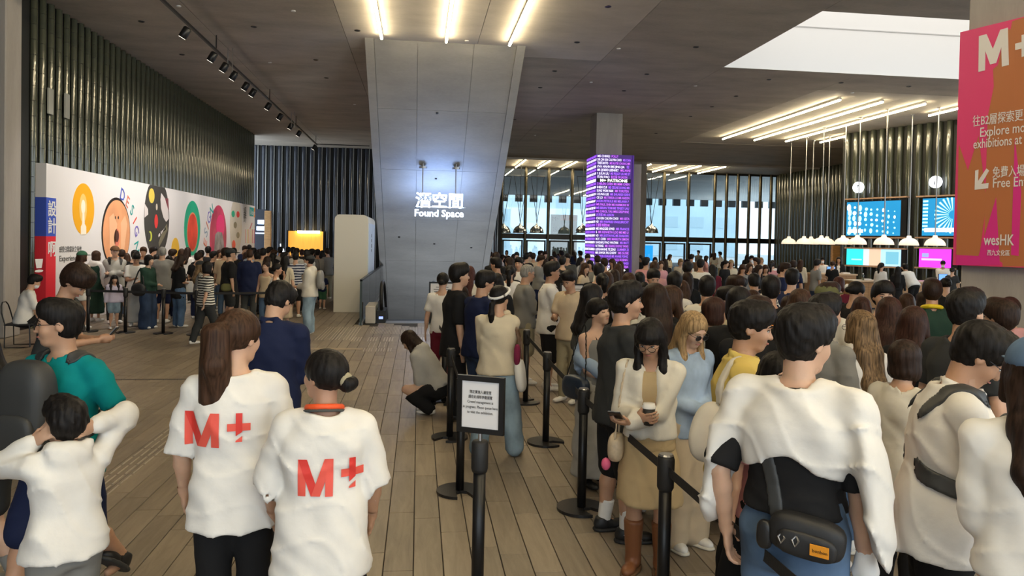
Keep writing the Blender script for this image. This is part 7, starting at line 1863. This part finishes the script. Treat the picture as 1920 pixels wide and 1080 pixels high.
def crowd(rows, where, group, base_face, spread, xmin=-7.45, dlo=5.2):
    for r in rows:
        px, yt, code = r[0], r[1], r[2]
        sex = 'm' if code[0] == 'm' else 'f'
        hair = {'s': 'short', 'f': 'fade', 'o': 'mop', 'c': 'crop', 'l': 'long', 'b': 'bob', 'p': 'pony', 'u': 'bun', 't': 'updo'}[code[1]]
        tc = r[3] if len(r) > 3 else rng.choice(DK); fc = r[4] if len(r) > 4 else base_face + rng.uniform(-spread, spread); hcol = r[5] if len(r) > 5 else (rng.choice(['black', 'black', 'dark brown']) if sex == 'm' else rng.choice(['black', 'dark brown', 'dark brown', 'black', 'brown']))
        b = solve(px, yt, sex, xmin, dlo=dlo)
        if b is None or b[3] < .39: continue
        sl = rng.choice(['short', 'short', 'half', 'long']); ex = r[6] if len(r) > 6 else {}
        bc = rng.choice(['black', 'charcoal', 'dark denim', 'denim blue', 'khaki', 'navy'])
        bk = 'trousers' if sex == 'm' or rng.random() < .6 else 'skirt'
        sp_ = dict(h=b[1], sex=sex, build=rng.uniform(.96, 1.06), hair=hair, hcol=hcol, hlen=rng.uniform(.14, .32), locks=rng.random() < .3, fringe=(sex == 'f' and rng.random() < .25), hpitch=rng.uniform(-4, 22), hyaw=rng.uniform(-25, 25), top=top(tc, sleeve=sl, ease=rng.uniform(.018, .036)), bottom=bot(bc, bk), armR=rng.choice(['down', 'belly', 'phone', 'down']), armL=rng.choice(['down', 'belly', 'down']), shoe_col=rng.choice(['white', 'black', 'grey']), skin=rng.choice([0, 1, 2]))
        sp_.update(ex)
        lab = ex.get('label') or 'person with %s in %s %s %s' % (HDESC[hair] % hcol, tc, SLD[sl], where)
        sp_.pop('label', None)
        person(sp_, b[2], fc, lab, group, 'mid' if b[2][0] ** 2 + b[2][1] ** 2 < 300 else 'lo'); PEOPLE[-1][1]['alt'] = 'person with %s in %s %s and %s %s %s' % (HDESC[hair] % hcol, tc, SLD[sl], bc, bk, where)
A_ = lambda x, y: (900 + x * .1354, 460 + y * .1354)
B_ = lambda x, y: (1140 + x * .1354, 460 + y * .1354)
C__ = lambda x, y: (1380 + x * .1389, 470 + y * .1389)
E_ = lambda x, y: (190 + x * .1198, 450 + y * .1198)
F_C = lambda x, y: (400 + x * .125, 450 + y * .125)
def R(fn, x, y, *rest): return (*fn(x, y), *rest)
crowd([R(B_, 620, 330, 'mf', 'white', 178, 'black', dict(mask='black', label='man in black face mask facing the queue')),
       R(A_, 1640, 265, 'ms', 'black', 10), R(A_, 1760, 380, 'fl', 'black', 20, 'brown'), R(A_, 1860, 345, 'fl', 'black', 0), R(A_, 1140, 160, 'mf', 'black', 10), R(A_, 1440, 250, 'fl', 'beige', 110, 'brown'), R(A_, 1370, 165, 'fl', 'white', 80), R(A_, 430, 290, 'fl', 'black', 30), R(A_, 1700, 400, 'fp', 'black', 0), R(A_, 1910, 260, 'fl', 'black', 0),
       R(B_, 100, 345, 'fl', 'black', 0), R(B_, 290, 390, 'fl', 'lavender', 10, 'brown'), R(B_, 440, 380, 'fb', 'black', 0), R(B_, 910, 390, 'ms', 'white', 30), R(B_, 1030, 500, 'fl', 'black', 0), R(B_, 1100, 380, 'fl', 'black', 10, 'dark brown'), R(B_, 1730, 430, 'ms', 'olive', 150), R(B_, 500, 520, 'fl', 'black', 10), R(B_, 680, 555, 'fl', 'black', -20), R(B_, 1560, 640, 'fl', 'khaki', 20, 'dark brown'),
       R(C__, 250, 320, 'mf', 'off-white', 10), R(C__, 30, 370, 'ms', 'white', 30), R(C__, 40, 510, 'fb', 'black', 0), R(C__, 200, 540, 'fl', 'beige', 40, 'brown'), R(C__, 700, 620, 'fl', 'black', 80), R(C__, 900, 580, 'fl', 'black', 10, 'auburn'), R(C__, 1390, 360, 'fb', 'maroon', 0, 'red-brown'), R(C__, 1300, 430, 'fl', 'black', 20, 'brown'), R(C__, 1690, 640, 'fl', 'black', 20, 'auburn'),
       (1700, 552, 'fl', 'black', 10, 'brown'), (1735, 548, 'fl', 'black', -20), (1775, 522, 'fu', 'black', 0), (1668, 560, 'fl', 'white', 5, 'auburn'), (1640, 610, 'ms', 'black', 20), (1500, 545, 'fl', 'black', 0, 'brown'), (1415, 560, 'ms', 'black', 20), (1435, 600, 'fl', 'olive', 160), (1300, 575, 'fl', 'off-white', 20, 'brown'), (1240, 560, 'fl', 'black', -10)],
      'packed in the belt queue', 'visitors packed in the belt queue', 10, 50)
crowd([R(E_, 660, 115, 'mf', 'grey', 178, 'brown', dict(label='older man with light brown hair facing out by the panel')), R(E_, 60, 240, 'ms', 'white', 40), R(E_, 310, 155, 'ms', 'black', 20), R(E_, 390, 210, 'fl', 'black', 20), R(E_, 510, 165, 'ms', 'black', 10), R(E_, 790, 115, 'ms', 'navy', 90), R(E_, 860, 230, 'fl', 'white', 0), R(E_, 1060, 250, 'fl', 'off-white', 170), R(E_, 1090, 150, 'ms', 'white', 60), R(E_, 1190, 260, 'fp', 'black', 60), R(E_, 1250, 140, 'fl', 'beige', 20, 'brown'), R(E_, 1340, 120, 'fl', 'white', 30, 'dark brown'), R(E_, 1550, 170, 'ms', 'black', 20), R(E_, 1500, 205, 'ms', 'black', 30), R(E_, 1670, 108, 'ms', 'black', 0), R(E_, 1740, 185, 'ms', 'black', 60), R(E_, 1840, 160, 'fb', 'beige', 150, 'auburn'),
       R(F_C, 20, 180, 'ms'), R(F_C, 90, 150, 'fl', 'white', 160, 'brown'), R(F_C, 170, 125, 'ms'), R(F_C, 300, 130, 'ms'), R(F_C, 380, 230, 'ms', 'olive', 40), R(F_C, 460, 88, 'mf', 'navy', 150), R(F_C, 540, 75, 'ms'), R(F_C, 585, 125, 'mf', 'light blue', 20), R(F_C, 480, 190, 'fb', 'black', 10, 'auburn'), R(F_C, 690, 140, 'fl', 'black'), R(F_C, 740, 130, 'ms'), R(F_C, 830, 112, 'mf', 'white', 60), R(F_C, 890, 150, 'mf', 'black', 30, 'brown'), R(F_C, 800, 250, 'fl', 'black', 40, 'dark brown'), R(F_C, 950, 250, 'ms', 'black', 20), R(F_C, 1000, 110, 'ms'), R(F_C, 1050, 190, 'ms', 'white', 60), R(F_C, 1120, 110, 'ms'), R(F_C, 1190, 112, 'ms'), R(F_C, 1240, 130, 'ms', 'white'), R(F_C, 1330, 140, 'fb', 'black', 0, 'auburn'), R(F_C, 1400, 150, 'ms', 'light grey'), R(F_C, 1470, 140, 'ms', 'grey', 20), R(F_C, 1560, 145, 'ms', 'light grey', 20), R(F_C, 1520, 150, 'fl', 'black'), R(F_C, 1630, 160, 'fl', 'black'), R(F_C, 1720, 130, 'mf', 'grey', -30), R(F_C, 880, 200, 'fl', 'black'), R(F_C, 650, 190, 'ms', 'light blue', 20)],
      'queueing along the exhibition panel', 'visitors queueing at the exhibition panel', 20, 40, dlo=19.3)
rows = [R(A_, x, y, c) for x, y, c in ((140, 90, 'fl'), (210, 100, 'ms'), (300, 130, 'fl'), (370, 70, 'fb'), (420, 170, 'fl'), (505, 100, 'ms'), (540, 175, 'ms'), (590, 165, 'fl'), (640, 110, 'ms'), (690, 95, 'ms'), (740, 110, 'ms'), (830, 78, 'ms'), (890, 85, 'ms'), (815, 135, 'mf'), (1030, 85, 'fl'), (1135, 80, 'ms'), (1060, 130, 'fp'), (1300, 82, 'fl'), (1395, 80, 'mf'), (1490, 125, 'ms'), (1630, 145, 'mf'), (1530, 210, 'fl'), (1730, 185, 'ms'), (1850, 190, 'fl'), (900, 195, 'fl'), (980, 150, 'fl'), (250, 180, 'ms'), (460, 120, 'fl'), (1220, 120, 'ms'), (1590, 120, 'fl'), (1100, 120, 'fl'))]
rows += [R(B_, 70, 190, 'fl'), R(B_, 170, 225, 'fl', 'black', 0, 'brown'), R(B_, 520, 175, 'ms', 'pink', 20), R(B_, 460, 140, 'fb'), R(B_, 650, 165, 'fl', 'white', 160), R(B_, 640, 240, 'mf', 'dusty pink', 10, 'brown'), R(B_, 790, 190, 'fl', 'black', 0), R(B_, 850, 125, 'fl', 'cream', 120, 'brown'), R(B_, 730, 215, 'fl', 'pink', 150, 'brown'), R(B_, 1000, 185, 'fb', 'cream', 170, 'blonde'), R(B_, 1100, 240, 'mo', 'black', 10), R(B_, 1150, 125, 'ms', 'brown', 20), R(B_, 1280, 200, 'ms', 'white', 10), R(B_, 1355, 145, 'fl', 'dusty pink', 100), R(B_, 1440, 110, 'fl', 'white', 110), R(B_, 1560, 92, 'ms', 'white', -80), R(B_, 1450, 270, 'fl', 'maroon', 5), R(B_, 1620, 210, 'fp', 'black', 130), R(B_, 1705, 205, 'fl', 'cream', 175, 'brown', dict(cap='tan', label='woman in tan patterned hat and cream coat facing out'))]
rows += [R(C__, 85, 185, 'fl', 'grey', 160, 'brown'), R(C__, 180, 175, 'fl', 'black', 165, 'brown'), R(C__, 205, 72, 'ms', 'white', 150, 'black', dict(mask='white', label='masked visitor in white shirt by the far fin wall')), R(C__, 340, 95, 'fl', 'white', 170, 'blonde'), R(C__, 300, 195, 'fl', 'black', 150, 'dark brown'), R(C__, 395, 195, 'fl', 'black', 170), R(C__, 480, 150, 'fp', 'pink', 20), R(C__, 590, 195, 'fb', 'beige', 60), R(C__, 630, 170, 'ms'), R(C__, 770, 140, 'mo', 'navy', 20, 'dark brown'), R(C__, 870, 125, 'fl', 'cream', 10, 'brown'), R(C__, 1080, 120, 'mf', 'grey', 60), (1400, 478, 'fl'), (1420, 484, 'ms'), (1340, 474, 'fl'), (1310, 470, 'ms'), (1448, 488, 'fl'), (1290, 486, 'fp')]
crowd(rows, 'before the glass facade', 'visitors in the crowd before the glass facade', 0, 180, dlo=12.5)
# people at the information desk
DG = 'people at the information desk'
def desk(px, ytop, Y, label, face, **k):
    p = aty(px, ytop, Y); k.setdefault('h', max(1.5, min(1.85, float(p[2])))); person(k, (float(p[0]), Y), face, label, DG)
desk(1542, 483, 27.6, 'masked clerk in white shirt behind the high counter', 172, sex='m', hair='short', mask='white', top=top('white'), bottom=bot('black'), armR='belly')
desk(1573, 482, 28.2, 'clerk with long black hair and dark jacket behind the high counter', 185, sex='f', hair='long', top=top('black', sleeve='long', open=.05), inner=top('white', sleeve='none', ease=.012), bottom=bot('black'))
desk(1561, 490, 24.6, 'visitor with tied brown hair before the high counter', 20, sex='f', hair='updo', hcol='brown', top=top('black'), bottom=bot('black'))
desk(1531, 487, 24.4, 'visitor in grey with backpack at the high counter', 70, sex='m', hair='fade', hcol='dark brown', top=top('grey'), bottom=bot('light grey', 'shorts'), armR='fwd')
desk(1652, 493, 22.6, 'woman with black ponytail and white shirt at the low counter', 40, sex='f', hair='pony', top=top('white', ease=.04, sleeve='long'), bottom=bot('white'))
desk(1684, 500, 22.2, 'woman in long black dress at the low counter', 5, sex='f', hair='long', hlen=.45, top=top('black', sleeve='long'), bottom=bot('black', 'skirt', len=.46))
desk(1714, 500, 22.6, 'man in white shirt leaning on the low counter', -40, sex='m', hair='short', lean=38, hpitch=-20, armR='lean', armL='lean', top=top('white', ease=.04, sleeve='half'), bottom=bot('black'), h=1.72)
desk(1768, 489, 25.4, 'masked clerk in white shirt behind the low counter', 178, sex='m', hair='short', mask='white', top=top('white', ease=.03), bottom=bot('black'), armR='belly', hpitch=20)
desk(1785, 515, 22.4, 'visitor with dark bun at the low counter end', 10, sex='f', hair='bun', top=top('charcoal'), bottom=bot('black'))

from collections import Counter
_cnt = Counter(r['label'] for _, r, _s in PEOPLE)
for _, r, _s in PEOPLE:
    if _cnt[r['label']] > 1 and r.get('alt') and len(r['alt'].split()) <= 16: r['label'] = r['alt']
    if 'alt' in r: del r['alt']
# ------------------------------------------------------------------ lettering becomes plain mesh
_dg = bpy.context.evaluated_depsgraph_get()
for o in [o for o in list(bpy.data.objects) if o.type == 'FONT']:
    me = bpy.data.meshes.new_from_object(o.evaluated_get(_dg)); me.name = o.name
    n_ = bpy.data.objects.new('tmp', me); COL.objects.link(n_); n_.parent = o.parent; n_.location = o.location; n_.rotation_euler = o.rotation_euler; n_.scale = o.scale
    if o.get('fit') and me.vertices:
        xs_ = [v.co.x for v in me.vertices]; n_.scale = (o['fit'] / max(max(xs_) - min(xs_), 1e-3), 1, 1)
    base = o.name.split('.')[0]; bpy.data.objects.remove(o); n_.name = base
